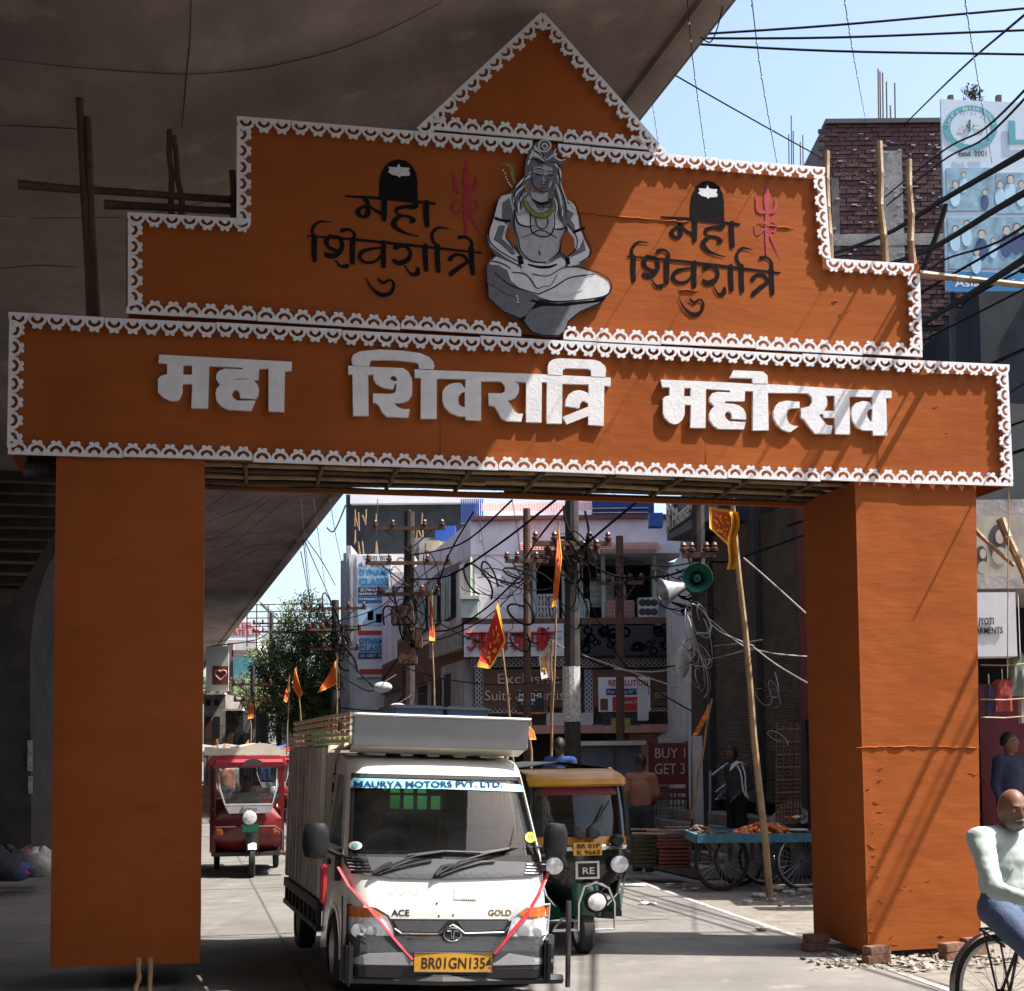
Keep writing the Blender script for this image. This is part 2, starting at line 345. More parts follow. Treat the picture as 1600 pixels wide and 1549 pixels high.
# ---- big foam letters ----
def ZR(ox,oy,s): return lambda pts,dx=0,dy=0:[(ox+(x+dx)/s,oy+(y+dy)/s) for x,y in pts]
r1=ZR(240,540,6.667); r2=ZR(540,540,6.667); r3=ZR(740,540,6.667); r4=ZR(1020,560,8); r5=ZR(1200,570,8)
def slab(name,out,holes,n0,n1,m,parent=arch):
    k=M(); k.poly([L2(*p,n1) for p in out],LT,-n1,-n0,[[L2(*p,n1) for p in h] for h in holes]); return k.build(name,m,parent)
slab('letter',r1([(58,95),(1440,170),(1438,265),(1370,265),(1360,690),(1198,685),(1198,240),(1100,242),(1095,355),(1036,357),(1078,400),(1100,460),(1092,520),(1066,556),(905,549),(893,485),(866,462),(835,470),(818,500),(826,540),(870,574),(1062,574),(1018,682),(760,665),(700,630),(655,570),(645,500),(655,450),(692,412),(650,345),(655,300),(680,265),(740,240),(925,249),(925,232),(580,212),(568,655),(392,652),(403,400),(303,400),(300,490),(270,560),(230,577),(170,574),(100,540),(45,485),(45,350),(70,320),(110,305),(140,300),(140,190),(50,180)]),
 [r1([(310,205),(400,205),(400,305),(308,305)]),r1([(820,360),(870,345),(960,343),(1010,352),(960,354),(870,356)])],0,.034,foam)
slab('letter',r2([(28,210),(250,222),(600,235),(650,270),(690,340),(695,400),(692,520),(660,570),(610,595),(505,600),(540,640),(600,662),(668,662),(655,750),(430,740),(385,700),(350,630),(320,600),(287,590),(287,500),(450,505),(510,495),(525,470),(530,392),(515,400),(495,458),(400,442),(320,400),(292,350),(288,300),(235,305),(240,732),(78,730),(72,300),(30,300)]),[r2([(465,335),(490,312),(525,325),(538,368),(500,372),(470,355)])],0,.034,foam)
slab('letter',r2([(75,207),(60,140),(80,95),(150,62),(350,42),(600,55),(780,80),(870,120),(915,170),(925,215),(915,247),(765,242),(760,190),(720,172),(560,155),(400,150),(270,152),(250,190),(248,216)]),[],0,.036,foam)
slab('letter',r3([(-613,248),(-408,258),(267,283),(715,300),(1350,331),(1430,335),(1425,425),(1362,417),(1355,835),(1197,825),(1195,733),(970,822),(935,742),(1195,637),(1195,603),(1150,577),(1120,590),(1100,652),(960,630),(965,560),(990,510),(1040,475),(1100,465),(1160,480),(1200,503),(1200,405),(925,397),(920,814),(762,810),(765,382),(712,382),(707,802),(548,797),(548,382),(430,374),(465,397),(475,440),(470,490),(440,540),(395,562),(350,570),(395,625),(425,685),(465,712),(515,710),(498,792),(340,787),(290,755),(250,680),(215,630),(160,617),(155,495),(290,500),(325,480),(328,430),(300,385),(270,372),(78,372),(78,782),(-83,772),(-83,737),(-153,737),(-243,700),(-303,640),(-323,570),(-323,480),(-293,430),(-243,400),(-183,388),(-133,390),(-88,450),(-83,350),(-383,342),(-385,762),(-551,760),(-548,337),(-611,332)]),[r3([(-90,480),(-123,490),(-153,530),(-161,570),(-148,620),(-118,640),(-90,640)])],0,.034,foam)
slab('letter',r3([(775,303),(772,220),(790,170),(830,145),(900,133),(1100,142),(1260,150),(1320,170),(1370,215),(1380,260),(1372,328),(1225,322),(1225,260),(1195,240),(960,235),(930,255),(928,310)]),[],0,.036,foam)
o45=lambda pts:[(x+1440,y+80) for x,y in pts]
slab('letter',r4([(100,268),(300,275),(980,305),(1235,320)]+o45([(0,245),(130,250),(500,275),(1040,310),(1545,325),(1545,415),(1478,418),(1490,885),(1315,882),(1310,822),(1190,820),(1110,780),(1060,700),(1045,610),(1060,530),(1100,480),(1180,455),(1265,465),(1308,520),(1305,405),(1020,395),(1025,872),(840,868),(835,665),(700,662),(690,612),(637,625),(690,700),(740,755),(810,762),(790,865),(590,862),(520,780),(460,690),(415,655),(415,545),(520,520),(555,460),(545,400),(500,357),(330,352)])+[(1440,430),(1448,900),(1250,900),(1255,412),(1155,407),(1148,535),(912,535),(900,560),(1000,570),(1080,590),(1140,640),(1165,700),(1168,765),(990,755),(985,690),(955,662),(920,670),(900,705),(915,750),(960,787),(1160,797),(1140,887),(820,882),(760,840),(715,770),(710,690),(730,640),(772,600),(715,540),(710,490),(740,440),(800,420),(965,427),(965,400),(665,382),(660,870),(470,867),(480,580),(400,580),(398,700),(370,770),(320,815),(270,824),(210,800),(150,740),(128,680),(128,510),(150,480),(210,465),(210,362),(120,362)]),
 [r4([(395,370),(475,370),(475,475),(390,475)]),r4(o45([(720,387),(835,387),(835,580),(700,577),(740,510),(740,430)])),r4(o45([(1306,547),(1265,562),(1240,600),(1245,660),(1280,710),(1306,716)]))],0,.034,foam)
slab('letter',r5([(395,465),(395,540),(290,545),(250,570),(235,620),(240,690),(270,740),(330,765),(385,768),(280,845),(180,810),(110,740),(75,660),(72,580),(95,520),(140,470),(230,450)]),[],0,.034,foam)
slab('letter',r4([(965,240),(1005,150),(1380,165),(1435,220),(1440,319),(1250,314),(1245,250)]),[],0,.036,foam)
# ---- brush lettering ----
r6=ZR(470,240,5.333)
def aff(p): return (979.3+.878*(p[0]-479.4),282.6+.985*(p[1]-249))
def stroke(k,pts,sc_,f,n=.012,cap=True):
    # smooth the stroke, then lay it as a thin ribbon of paint
    c=[]
    for i in range(len(pts)-1):
        p0=pts[max(i-1,0)];p1=pts[i];p2=pts[i+1];p3=pts[min(i+2,len(pts)-1)]
        for j in range(5):
            t=j/5; c.append(tuple(.5*((2*p1[a])+(-p0[a]+p2[a])*t+(2*p0[a]-5*p1[a]+4*p2[a]-p3[a])*t*t+(-p0[a]+3*p1[a]-3*p2[a]+p3[a])*t**3) for a in range(3)))
    c.append(tuple(pts[-1])); L=[];Rr=[]
    for i,p in enumerate(c):
        a=c[max(i-1,0)]; b=c[min(i+1,len(c)-1)]; d=V((b[0]-a[0],b[1]-a[1])); d=d.normalized() if d.length>1e-6 else V((1,0)); w=p[2]/2
        L.append((p[0]-d.y*w,p[1]+d.x*w)); Rr.append((p[0]+d.y*w,p[1]-d.x*w))
    for q in (L,Rr):
        pass
    a=[LT(V((*[L2(*f(x))[0]],-n,L2(*f(x))[1]))) for x in L]; b=[LT(V((L2(*f(x))[0],-n,L2(*f(x))[1]))) for x in Rr]
    k.grid([a,b])
    for e,q in ((c[0],0),(c[-1],0)):
        if cap and e[2]>14:
            cc=[(e[0]+e[2]/2*math.cos(t*math.pi/5),e[1]+e[2]/2*math.sin(t*math.pi/5)) for t in range(10)]
            k.add([LT(V((L2(*f(x))[0],-n-.0006,L2(*f(x))[1]))) for x in cc],[tuple(range(10))])
W1=[[(378,358,16),(700,378,26),(1115,420,22)],[(515,388,12),(545,395,40),(560,440,34),(505,452,26),(475,490,42),(510,530,26),(555,510,46),(560,450,40)],[(560,430,30),(610,470,22),(680,505,34)],[(695,395,48),(695,480,46),(694,550,42)],
[(955,400,50),(950,445,46),(870,445,30),(800,465,34),(805,505,18),(850,520,22),(905,530,26),(940,560,40),(915,570,22)],[(850,520,18),(795,550,40),(775,590,50),(810,635,34),(880,668,20),(985,695,8)],[(1045,412,50),(1045,500,48),(1052,600,44)]]
W2=[[(50,690,14),(400,715,22),(900,765,24),(1500,830,16)],[(115,700,48),(110,800,46),(115,890,40)],[(110,700,30),(95,650,26),(115,600,28),(170,568,18),(265,577,4)],
[(245,690,34),(212,730,42),(235,785,30),(305,815,30),(330,830,24)],[(245,690,20),(320,705,30),(345,780,40),(290,850,44),(225,850,46),(205,835,26)],[(285,885,10),(330,940,24),(385,940,40)],
[(345,645,38),(400,635,22),(445,670,26),(440,720,36)],[(432,720,48),(430,820,46),(430,910,40)],
[(680,790,18),(600,795,22),(515,820,38),(490,870,34),(540,910,26),(620,900,24),(680,840,20)],[(690,745,46),(688,850,46),(690,940,42)],
[(540,1030,6),(585,1115,18),(670,1180,34),(750,1160,32),(775,1090,24),(740,1055,18),(690,1080,26),(650,1055,22)],
[(790,785,44),(860,770,28),(912,820,30),(895,885,40),(820,915,44),(775,895,30)],[(865,930,10),(915,1005,22),(970,1000,44),(975,960,30)],
[(1035,775,46),(1038,880,44),(1045,970,40)],[(1137,775,46),(1138,880,44),(1145,980,40)],[(1135,775,22),(1097,720,26),(1100,660,26),(1150,620,22),(1245,635,4)],
[(1245,880,46),(1290,845,28),(1355,855,28),(1395,905,26)],[(1410,895,26),(1330,945,38),(1250,1005,44)],[(1420,795,46),(1425,900,44),(1432,1000,40)],[(1320,702,32),(1375,700,22),(1420,735,24),(1422,790,36)]]
dome=[(650,380),(655,230),(670,160),(710,95),(760,60),(815,50),(875,62),(925,100),(960,160),(972,230),(975,395)]
tilak=[(730,115),(800,118),(815,88),(832,118),(905,122),(905,140),(895,148),(910,165),(905,188),(835,190),(820,205),(808,190),(760,180),(725,155),(740,140)]
TR=[[(1380,45,3),(1378,130,36),(1378,210,56),(1380,300,34)],[(1380,300,30),(1380,430,44),(1378,560,28),(1380,670,20)],[(1270,155,3),(1285,230,26),(1300,300,40),(1370,318,26)],[(1455,185,3),(1465,250,26),(1445,305,36),(1380,318,26)],
[(1380,420,18),(1310,395,16),(1265,440,14),(1290,500,18),(1340,470,16),(1375,440,12)],[(1380,420,18),(1440,390,16),(1475,430,16),(1440,480,18),(1395,440,14)],[(1395,480,26),(1440,570,18),(1515,710,4)]]
for f in (lambda p:r6([p[:2]])[0], lambda p:aff(r6([p[:2]])[0])):
    for W in (W1,W2):
        for i_,s_ in enumerate(W): k=M(); stroke(k,s_,1,f,.0048+.0003*(i_%4),cap=True); k.build('brush_stroke',paintblack,arch)
    k=M(); k.add([LT(V((L2(*f(p))[0],-.0046,L2(*f(p))[1]))) for p in dome],[tuple(range(len(dome)))]); k.build('painted_dome',paintblack,arch)
    k=M(); k.poly([L2(*f(p)) for p in tilak],LT,-.0066,-.0056); k.build('painted_mark',paintpale,arch)
    for i_,s_ in enumerate(TR): k=M(); stroke(k,s_,1,f,.005+.0003*(i_%5)); k.build('trident_stroke',paintred,arch)
# ---- painted cut-out of the seated figure ----
fb=ZR(740,210,4.842); hb=ZR(760,240,11.43)
fig=thing('painted_cutout','grey painted cut-out of a cross-legged meditating figure with long hair on the orange board','cutout',tuple(A(848,520,.05)),PSI)
sil=fb([(470,60),(520,50),(575,62),(590,110),(560,180),(640,120),(600,170),(690,210),(640,235),(662,300),(668,400),(680,480),(740,520),(790,620),(800,700),(840,800),(880,880),(870,940),(800,1000),(900,1045),(960,1070),(1020,1110),(1040,1165),(1010,1230),(960,1290),(800,1350),(720,1420),(690,1490),(640,1530),(540,1530),(430,1500),(340,1400),(230,1350),(110,1240),(98,1000),(120,950),(170,920),(110,840),(100,770),(140,650),(170,530),(210,470),(270,445),(330,380),(385,310),(390,220),(410,150),(450,110)])
slab('board',sil,[],.026,.044,paintgrey,fig)
LAY=[.045]
def pt(name,m,*polys,cv=fb):
    LAY[0]+=.0006
    for p in polys:
        k=M(); q=[L2(*x,LAY[0]) for x in cv(p)]; t=tessellate_polygon([[V((a[0],a[1],0)) for a in q]])
        k.add([LT(V((a[0],-LAY[0],a[1]))) for a in q],[tuple(x) for x in t]); k.build(name,m,fig)
def st(name,m,*ss,cv=fb):
    LAY[0]+=.0006; k=M()
    for s_ in ss: stroke(k,s_,1,lambda p:cv([p[:2]])[0],LAY[0],cap=False)
    return tag(k.build(name,m,fig),None,None,kind='stuff' if len(ss)>1 else None)
hole_mat=orange
# rock
pt('rock',paintblack,[(98,1120),(250,1200),(480,1260),(640,1285),(1005,1235),(960,1290),(800,1350),(720,1420),(690,1490),(640,1530),(540,1530),(430,1500),(340,1400),(230,1350),(110,1240)])
pt('rock_face',paintgrey,[(110,1130),(250,1215),(470,1275),(400,1370),(350,1390),(230,1340),(115,1235)],[(430,1330),(520,1300),(700,1300),(960,1270),(800,1340),(715,1410),(690,1485),(640,1520),(540,1520),(440,1490),(380,1410)])
# orange gaps between arms and chest
# torso, arms, legs
pt('legs',paintpale,[(120,975),(170,925),(300,980),(430,1060),(560,1050),(720,1010),(820,1010),(960,1075),(1018,1112),(1036,1165),(1008,1225),(900,1255),(640,1275),(480,1225),(380,1190),(250,1150),(150,1060)])
pt('draped_cloth',paintgrey,[(103,985),(190,990),(255,1030),(285,1110),(370,1180),(490,1222),(420,1262),(250,1210),(105,1120)])
pt('torso',paintlight,[(300,610),(270,520),(300,470),(420,450),(480,560),(600,560),(660,470),(700,600),(690,720),(660,800),(640,900),(560,985),(430,985),(350,900),(330,820),(305,700)])
pt('arms',paintpale,[(175,520),(215,465),(290,450),(300,560),(260,680),(240,780),(290,860),(345,915),(335,985),(230,925),(130,850),(105,775),(140,660)],[(690,530),(745,525),(790,620),(800,700),(838,800),(878,880),(866,940),(780,990),(720,1000),(700,950),(770,890),(760,790),(720,740),(690,640)])
pt('arm_shade',paintgrey,[(215,520),(270,480),(300,600),(250,690),(215,650)],[(190,690),(240,690),(215,790),(290,860),(320,905),(290,915),(200,830),(150,800)],[(700,600),(760,680),(770,740),(735,720),(700,680)],[(830,790),(850,880),(740,930),(710,960),(760,890),(800,860)])
pt('hands',paintpale,[(350,930),(440,970),(560,985),(660,930),(700,960),(690,1010),(600,1060),(450,1070),(370,1040)])
pt('chest_light',paintpale,[(330,620),(420,600),(440,700),(380,700),(320,660)],[(600,600),(660,600),(670,700),(600,720)],[(430,1080),(640,1060),(570,1165),(480,1190)],[(600,1210),(800,1090),(900,1085),(820,1180),(700,1225)])
st('body_outline',paintblack,[(300,600,6),(330,690,12),(400,715,10),(450,705,5)],[(590,730,5),(660,735,12),(695,700,8)],[(300,560,9),(300,700,8),(330,820,9),(350,900,8),(430,975,10),(540,985,9)],[(690,560,9),(690,720,8),(655,830,8),(640,900,8),(560,975,7)],
 [(175,520,8),(140,650,9),(105,770,9),(130,850,9),(220,920,9),(340,985,8)],[(240,780,8),(290,850,8),(345,915,7)],[(742,522,8),(788,620,8),(800,700,9),(836,800,9),(874,878,9),(862,938,9),(790,988,8)],[(700,700,8),(770,800,8),(760,890,8),(700,940,7)],
 [(350,800,4),(430,770,7),(500,740,8),(620,800,5)],[(420,620,9),(425,740,9),(480,785,10),(560,785,10),(600,720,9),(600,620,9)],[(460,650,8),(470,710,7),(520,730,7),(550,700,7),(550,650,8)],[(485,895,8),(492,930,12)],
 [(120,975,6),(180,985,9),(240,1010,8),(270,1035,6)],[(280,1060,7),(370,1070,8),(420,1110,8),(470,1180,8),(520,1165,6),(570,1160,6),(620,1080,6)],[(480,1225,10),(600,1170,9),(720,1100,9),(900,1075,8)],[(480,1270,12),(640,1280,10),(900,1258,12),(1004,1225,12),(1030,1165,9),(1012,1115,8),(955,1075,7),(900,1052,7),(740,1010,7)],[(400,1000,12),(480,1020,20),(560,1020,20),(620,1000,12)],[(430,1070,8),(540,1090,7),(620,1050,7),(690,1010,7)],[(150,1060,6),(260,1150,7),(380,1195,8),(480,1225,8)])
st('bands',paintblack,[(150,650,20),(210,670,20),(270,672,20)],[(740,760,22),(790,740,22),(830,725,20)],[(335,935,36),(355,1000,36)],[(695,950,32),(705,1000,32)])
pt('anklet',whitepaint,*[[(x,y),(x+12,y),(x+12,y+14),(x,y+14)] for x,y in ((322,1218),(330,1238),(330,1260))])
# head
pt('hair_shade',paintgrey,[(470,65),(575,65),(590,120),(640,200),(665,300),(670,420),(700,560),(760,600),(700,700),(640,640),(600,520),(560,470),(470,470),(420,450),(330,600),(300,560),(285,470),(330,380),(385,310),(395,200),(420,140)])
pt('neck',paintlight,[(430,440),(440,490),(500,520),(560,500),(565,440)])
pt('face',paintgrey,[(815,240),(900,200),(1050,180),(1190,220),(1210,400),(1180,560),(1120,660),(1020,730),(930,720),(840,650),(790,560),(790,400)],cv=hb)
pt('face_light',paintlight,[(850,250),(1030,210),(1180,250),(1190,340),(1040,390),(840,330)],[(1020,400),(1060,540),(1000,560),(1010,440)],[(1140,480),(1180,500),(1150,600),(1080,690),(1120,600)],[(810,690),(950,760),(950,830),(800,780)],cv=hb)
st('hair_strands',paintpale,[(400,450,4),(340,520,16),(330,600,12),(345,610,4)],[(385,400,4),(310,470,18),(285,540,14),(300,590,4)],[(430,330,6),(360,370,18),(310,420,8)],[(420,300,14),(395,330,16)],[(470,120,5),(430,170,16),(400,250,12)],[(480,190,12),(430,180,14)],[(525,225,6),(470,180,16),(430,150,12),(440,130,4)],[(540,215,6),(480,150,14),(450,110,10)],[(545,215,5),(590,180,14),(620,170,10)],[(600,240,10),(640,290,16),(650,350,6)],[(620,330,10),(650,420,18),(680,500,14),(700,560,4)],[(610,400,8),(640,480,14),(660,600,12),(650,660,4)],[(600,500,8),(620,560,12),(610,640,5)],[(700,520,6),(745,560,16),(765,610,6)],[(360,480,4),(380,560,10),(350,600,4)])
st('hair_lines',paintblack,[(415,300,7),(350,400,8),(300,480,7),(320,600,6)],[(440,200,6),(480,230,8),(530,240,6)],[(400,210,6),(460,210,7),(520,235,5)],[(560,230,6),(620,240,8),(660,300,6)],[(630,260,6),(640,400,8),(680,520,7),(690,660,5)],[(600,430,7),(630,560,8),(640,640,5)],[(380,420,7),(340,500,7),(350,590,5)],[(500,120,8),(520,190,6)],[(430,140,7),(500,170,6),(530,215,5)],[(660,560,6),(650,620,7),(660,690,5)],[(300,470,6),(285,530,7),(310,600,5)])
st('topknot',paintpale,[(480,100,10),(500,70,10),(550,70,10),(572,110,10),(540,150,10),(495,145,10),(480,100,8)],[(505,110,8),(525,90,8),(548,110,8),(528,135,8),(505,112,6)])
st('crescent',paintpale,[(612,128,4),(598,160,12),(612,200,14),(650,218,11),(688,208,3)])
st('face_lines',paintblack,[(820,340,10),(900,318,18),(1010,355,14)],[(1060,380,12),(1120,370,14),(1190,380,10)],[(850,400,14),(920,440,16),(1000,415,12)],[(1070,430,12),(1130,450,14),(1185,430,10)],[(985,540,14),(1020,570,16),(1070,545,12)],[(930,600,8),(990,600,12),(1060,600,10)],[(950,650,8),(1010,665,14),(1060,640,8)],[(790,400,14),(790,560,12),(850,660,14),(930,720,14),(1020,735,12),(1110,670,12),(1180,560,10)],[(900,210,10),(920,260,8),(1000,290,10)],[(870,360,12),(940,380,10),(1000,390,8)],cv=hb)
pt('lips',paintred,[(960,610),(1010,600),(1060,612),(1030,655),(985,645)],cv=hb)
st('earrings',paintgold,[(700,570,12),(672,640,24),(700,720,34),(770,720,34),(790,660,16)],[(1110,700,10),(1130,750,30),(1170,720,24),(1180,640,12)],cv=hb)
st('serpent_hood',paintgreen,[(220,240,10),(330,240,34),(430,320,70),(440,440,60),(480,580,30)],cv=hb)
pt('hood_edge',paintpale,*[[(x,y),(x+26,y+8),(x+20,y+34),(x-4,y+22)] for x,y in ((290,285),(325,340),(340,400),(360,445),(385,500),(410,540),(440,575))],cv=hb)
st('serpent',paintgreen,[(640,800,40),(680,940,60),(760,1070,80),(900,1160,80),(1050,1140,70),(1130,1060,60),(1180,960,40)],cv=hb)
st('serpent_lines',paintblack,[(700,900,8),(770,1030,10),(900,1120,10),(1060,1080,10),(1170,980,8)],[(640,960,8),(720,1090,10),(850,1180,12),(1050,1190,12),(1180,1060,8)],[(780,860,16),(930,940,40),(1070,930,30),(1140,850,14)],[(900,980,14),(950,960,14),(990,1010,14),(960,1060,14),(900,1030,12)],cv=hb)
# patches of the orange board seen between arms and body
pt('arm_gap',hole_mat,[(262,700),(290,695),(305,760),(325,850),(300,840),(250,770)],[(690,740),(720,750),(758,800),(762,870),(710,925),(660,890),(665,800)])
# ================= GROUND, ROAD, KERBS =================
def S(lat,dist,z=0.0): return SX*lat+SD*dist+V((0,0,z))      # street frame: across / along
def lat_of(p): return p.dot(SX)
gm=M(); gm.add([S(-150,-60,-.02),S(150,-60,-.02),S(150,600,-.02),S(-150,600,-.02)],[(0,1,2,3)]); o=gm.build('ground',dirtm); tag(o,None,None,kind='structure')
rl=-3.4
edge=[G(1500,1549),G(1290,1475),G(1120,1418),G(988,1372)]; el=[(lat_of(p),p.dot(SD)) for p in edge]
el=[(el[0][0]+.3,-20)]+el+[(el[-1][0]-.1,60),(el[-1][0]-.6,400)]
rm=M(); 
rows=[]
for (a,b) in el: rows.append([S(rl+(a-rl)*i/12,b,.0) for i in range(13)])
rm.grid(rows); o=rm.build('road',roadm); tag(o,None,None,kind='structure')
k=M()
for i in range(len(el)-1): k.add([S(el[i][0]-.1,el[i][1],.005),S(el[i][0]-.02,el[i][1],.005),S(el[i+1][0]-.02,el[i+1][1],.005),S(el[i+1][0]-.1,el[i+1][1],.005)],[(0,1,2,3)])
wornw=mat('worn_road_paint',(.34,.33,.3),.9,var=.45,scale=9); o=k.build('road_edge_line',wornw); tag(o,None,None,kind='structure')
# road joints (saw cuts with tar)
k=M()
for d in range(4,60,5):
    dd=d+.3; k.add([S(rl,dd,.004),S(5.0,dd,.004),S(5.0,dd+.03,.004),S(rl,dd+.03,.004)],[(0,1,2,3)])
k.add([S(.9,0,.0035),S(.925,0,.0035),S(.925,90,.0035),S(.9,90,.0035)],[(0,1,2,3)])
tar=mat('tar_joint',(.1,.095,.09),.9,var=.3); o=k.build('road_joints',tar); tag(o,None,None,kind='structure')
# raised median under the flyover
k=M(); k.poly([(rl-14,0),(rl,0),(rl,.17),(rl-.02,.19),(rl-14,.19)],lambda v:S(v.x,v.y,v.z-.02),-20,200); o=k.build('median_pavement',conc2); tag(o,None,None,kind='structure')
# ================= FLYOVER =================
FS=math.atan((800-208)/FX); FD=V((-math.sin(FS),math.cos(FS),0)); FXX=V((math.cos(FS),math.sin(FS),0))
def F(lat,dist,z): return FXX*lat+FD*dist+V((0,0,z))
fly=thing('flyover','dark stained concrete flyover whose curved underside hangs over the left half of the gate','flyover',F(-3,30,0))
DL=(-12,14) 
prof=[(-11.4,8.15),(-11.2,7.98),(-8.4,7.66),(-7.6,7.45),(-7.0,7.0),(-5.8,6.82),(-3.2,6.78),(-1.0,6.8),(0,6.9),(.9,7.2),(1.7,7.52),(2.6,7.72),(3.9,7.9),(4.45,7.98),(4.47,7.93),(4.52,7.93),(4.54,7.99),(4.78,8.03),(4.86,8.12),(4.86,8.16)]
prof=[(a*1.047,1.75+(b-1.75)*1.047) for a,b in prof]
rows=[[F(a+.0,d,b) for a,b in prof] for d in [-22+i*3.0 for i in range(115)]]
M().grid(rows).build('deck_soffit',concrete,fly,smooth=True)
k=M(); k.poly([(5.0,8.4),(5.1,8.4),(5.12,9.35),(4.92,9.4),(4.88,8.6)],lambda v:F(v.x,v.y,v.z),-22,320); k.build('parapet',concrete,fly)
k=M(); k.poly([(-11.9,8.4),(-11.7,8.4),(-11.6,9.4),(-11.9,9.35)],lambda v:F(v.x,v.y,v.z),-22,320); k.build('parapet',concrete,fly)
k=M(); k.poly([(-11.8,8.55),(4.95,8.55),(4.95,8.65),(-11.8,8.65)],lambda v:F(v.x,v.y,v.z),-22,320); k.build('deck_slab',concrete,fly)
# formwork seams: thin dark grooves lines that follow the soffit
def cat_(pts,n=5):
    c=[]
    for i in range(len(pts)-1):
        p0=pts[max(i-1,0)];p1=pts[i];p2=pts[i+1];p3=pts[min(i+2,len(pts)-1)]
        for j in range(n):
            t=j/n; c.append(.5*((2*p1)+(-p0+p2)*t+(2*p0-5*p1+4*p2-p3)*t*t+(-p0+3*p1-3*p2+p3)*t**3))
    return c+[pts[-1]]
seam=mat('soffit_seam',(.035,.03,.028),.9,var=.3)
def soff(lat):
    for (a,b),(c,d) in zip(prof,prof[1:]):
        if a<=lat<=c: return b+(d-b)*(lat-a)/max(1e-6,c-a)
    return 8
def deckhit(px,py):
    r=ray(px,py); best=None
    for i in range(200,3000):
        t=i*.03; p=CO+r*t
        if p.z>=soff(max(-11,min(5.0,p.dot(FXX))))-.006: return CO+r*(t-.03)
    return CO+r*60
for q in ([(0,92),(100,104),(200,112),(290,116),(380,110),(440,100),(520,80),(600,50),(690,4)],[(299,-10),(297,60),(292,110),(288,160),(284,200)],[(320,797),(340,783),(362,764)],[(320,818),(360,802),(400,786),(425,768)],[(320,845),(350,832),(375,818),(400,797),(440,767)],[(320,866),(350,857),(380,838),(410,812),(450,780)],[(320,896),(345,884),(368,865),(395,853),(440,851),(478,852)],[(320,905),(350,890),(375,872),(400,860)],[(0,196),(70,199),(140,203)],[(0,420),(60,415),(120,418)],[(322,842),(330,836),(345,828)]):
    pts=[deckhit(p.x,p.y) for p in cat_([V((*p,0)) for p in q],10)]; M().tube(pts,[.0022+.003*math.sin(math.pi*i/(len(pts)-1)) for i in range(len(pts))],4).build('formwork_seam',seam,fly)
for d in (14.2,31,40): M().tube([F(-7+11.3*t/30,d,soff(-7+11.3*t/30)-.002) for t in range(31)],.004,4).build('segment_joint',seam,fly)
for i in range(12):
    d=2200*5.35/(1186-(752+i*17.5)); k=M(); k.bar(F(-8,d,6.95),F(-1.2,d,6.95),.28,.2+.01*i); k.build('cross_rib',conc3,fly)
# piers with flared heads
def pier(d,w=2.2):
    k=M(); half=w/2; out=[(-3-half,0),(-3+half,0),(-3+half,3.3),(-3+half+.12,3.9),(-3+half+.4,4.6),(-3+half+.95,5.4),(-3+half+1.6,6.0),(-3+half+2.2,6.98),(-3-half-2.2,6.98),(-3-half-1.6,6.0),(-3-half-.95,5.4),(-3-half-.4,4.6),(-3-half-.12,3.9),(-3-half,3.3)]
    k.poly(out,lambda v:F(v.x,v.y,v.z),d,d+1.6); return k.build('pier',conc2,fly,bev=.05)
pier(45); pier(75); pier(105); pier(-12)
YPR=23.2
k=M(); out=[(90,825),(260,560),(300,560),(92,858),(72,890),(56,940),(47,1010),(49,1345),(-120,1345),(-120,945),(18,942)]
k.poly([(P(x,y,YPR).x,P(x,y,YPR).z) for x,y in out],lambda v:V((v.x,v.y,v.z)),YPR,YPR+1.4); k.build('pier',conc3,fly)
# things under the flyover, at the left edge
def pix_board(name,label,cat,px0,py0,px1,py1,Y,th,m,group=None):
    o=M(); 
    a=P(px0,py0,Y);b=P(px1,py0,Y);c=P(px1,py1,Y);d=P(px0,py1,Y); q=[a,b,c,d]; e=[p+V((0,th,0)) for p in q]
    o.add(q+e,[(0,1,2,3),(7,6,5,4),(0,1,5,4),(1,2,6,5),(2,3,7,6),(3,0,4,7)]); ob=o.build(name,m); 
    return tag(ob,label,cat,group)
paper=mat('old_paper',(.5,.5,.5),.8,var=.6,scale=30)
pf=thing('poster','torn white paper notice pasted above another on the pier left of the gate','poster',P(50,1240,23.1)); k=M()
for q in ((48,1157,64,1205),(49,1213,64,1240)):
    a,b,c,d=P(q[0]-5,q[1],23.15),P(q[2]-14,q[1],23.15),P(q[2]-14,q[3],23.15),P(q[0]-5,q[3],23.15)
    k=M(); k.add([a,b,c,d]+[p+V((0,.02,0)) for p in (a,b,c,d)],[(0,1,2,3),(7,6,5,4),(0,1,5,4),(1,2,6,5),(2,3,7,6),(3,0,4,7)]); k.build('paper_sheet',paper,pf)
cols=[((.35,.05,.06),'red'),((.5,.48,.46),'white'),((.4,.25,.04),'yellow'),((.06,.08,.2),'blue'),((.3,.12,.14),'pink'),((.05,.05,.06),'black')]
spots=[(18,1352,.22,0),(62,1345,.26,1),(38,1365,.2,2),(8,1330,.3,5),(48,1318,.24,4),(70,1372,.18,1),(25,1325,.2,3),(-15,1350,.3,0),(55,1362,.16,5)]
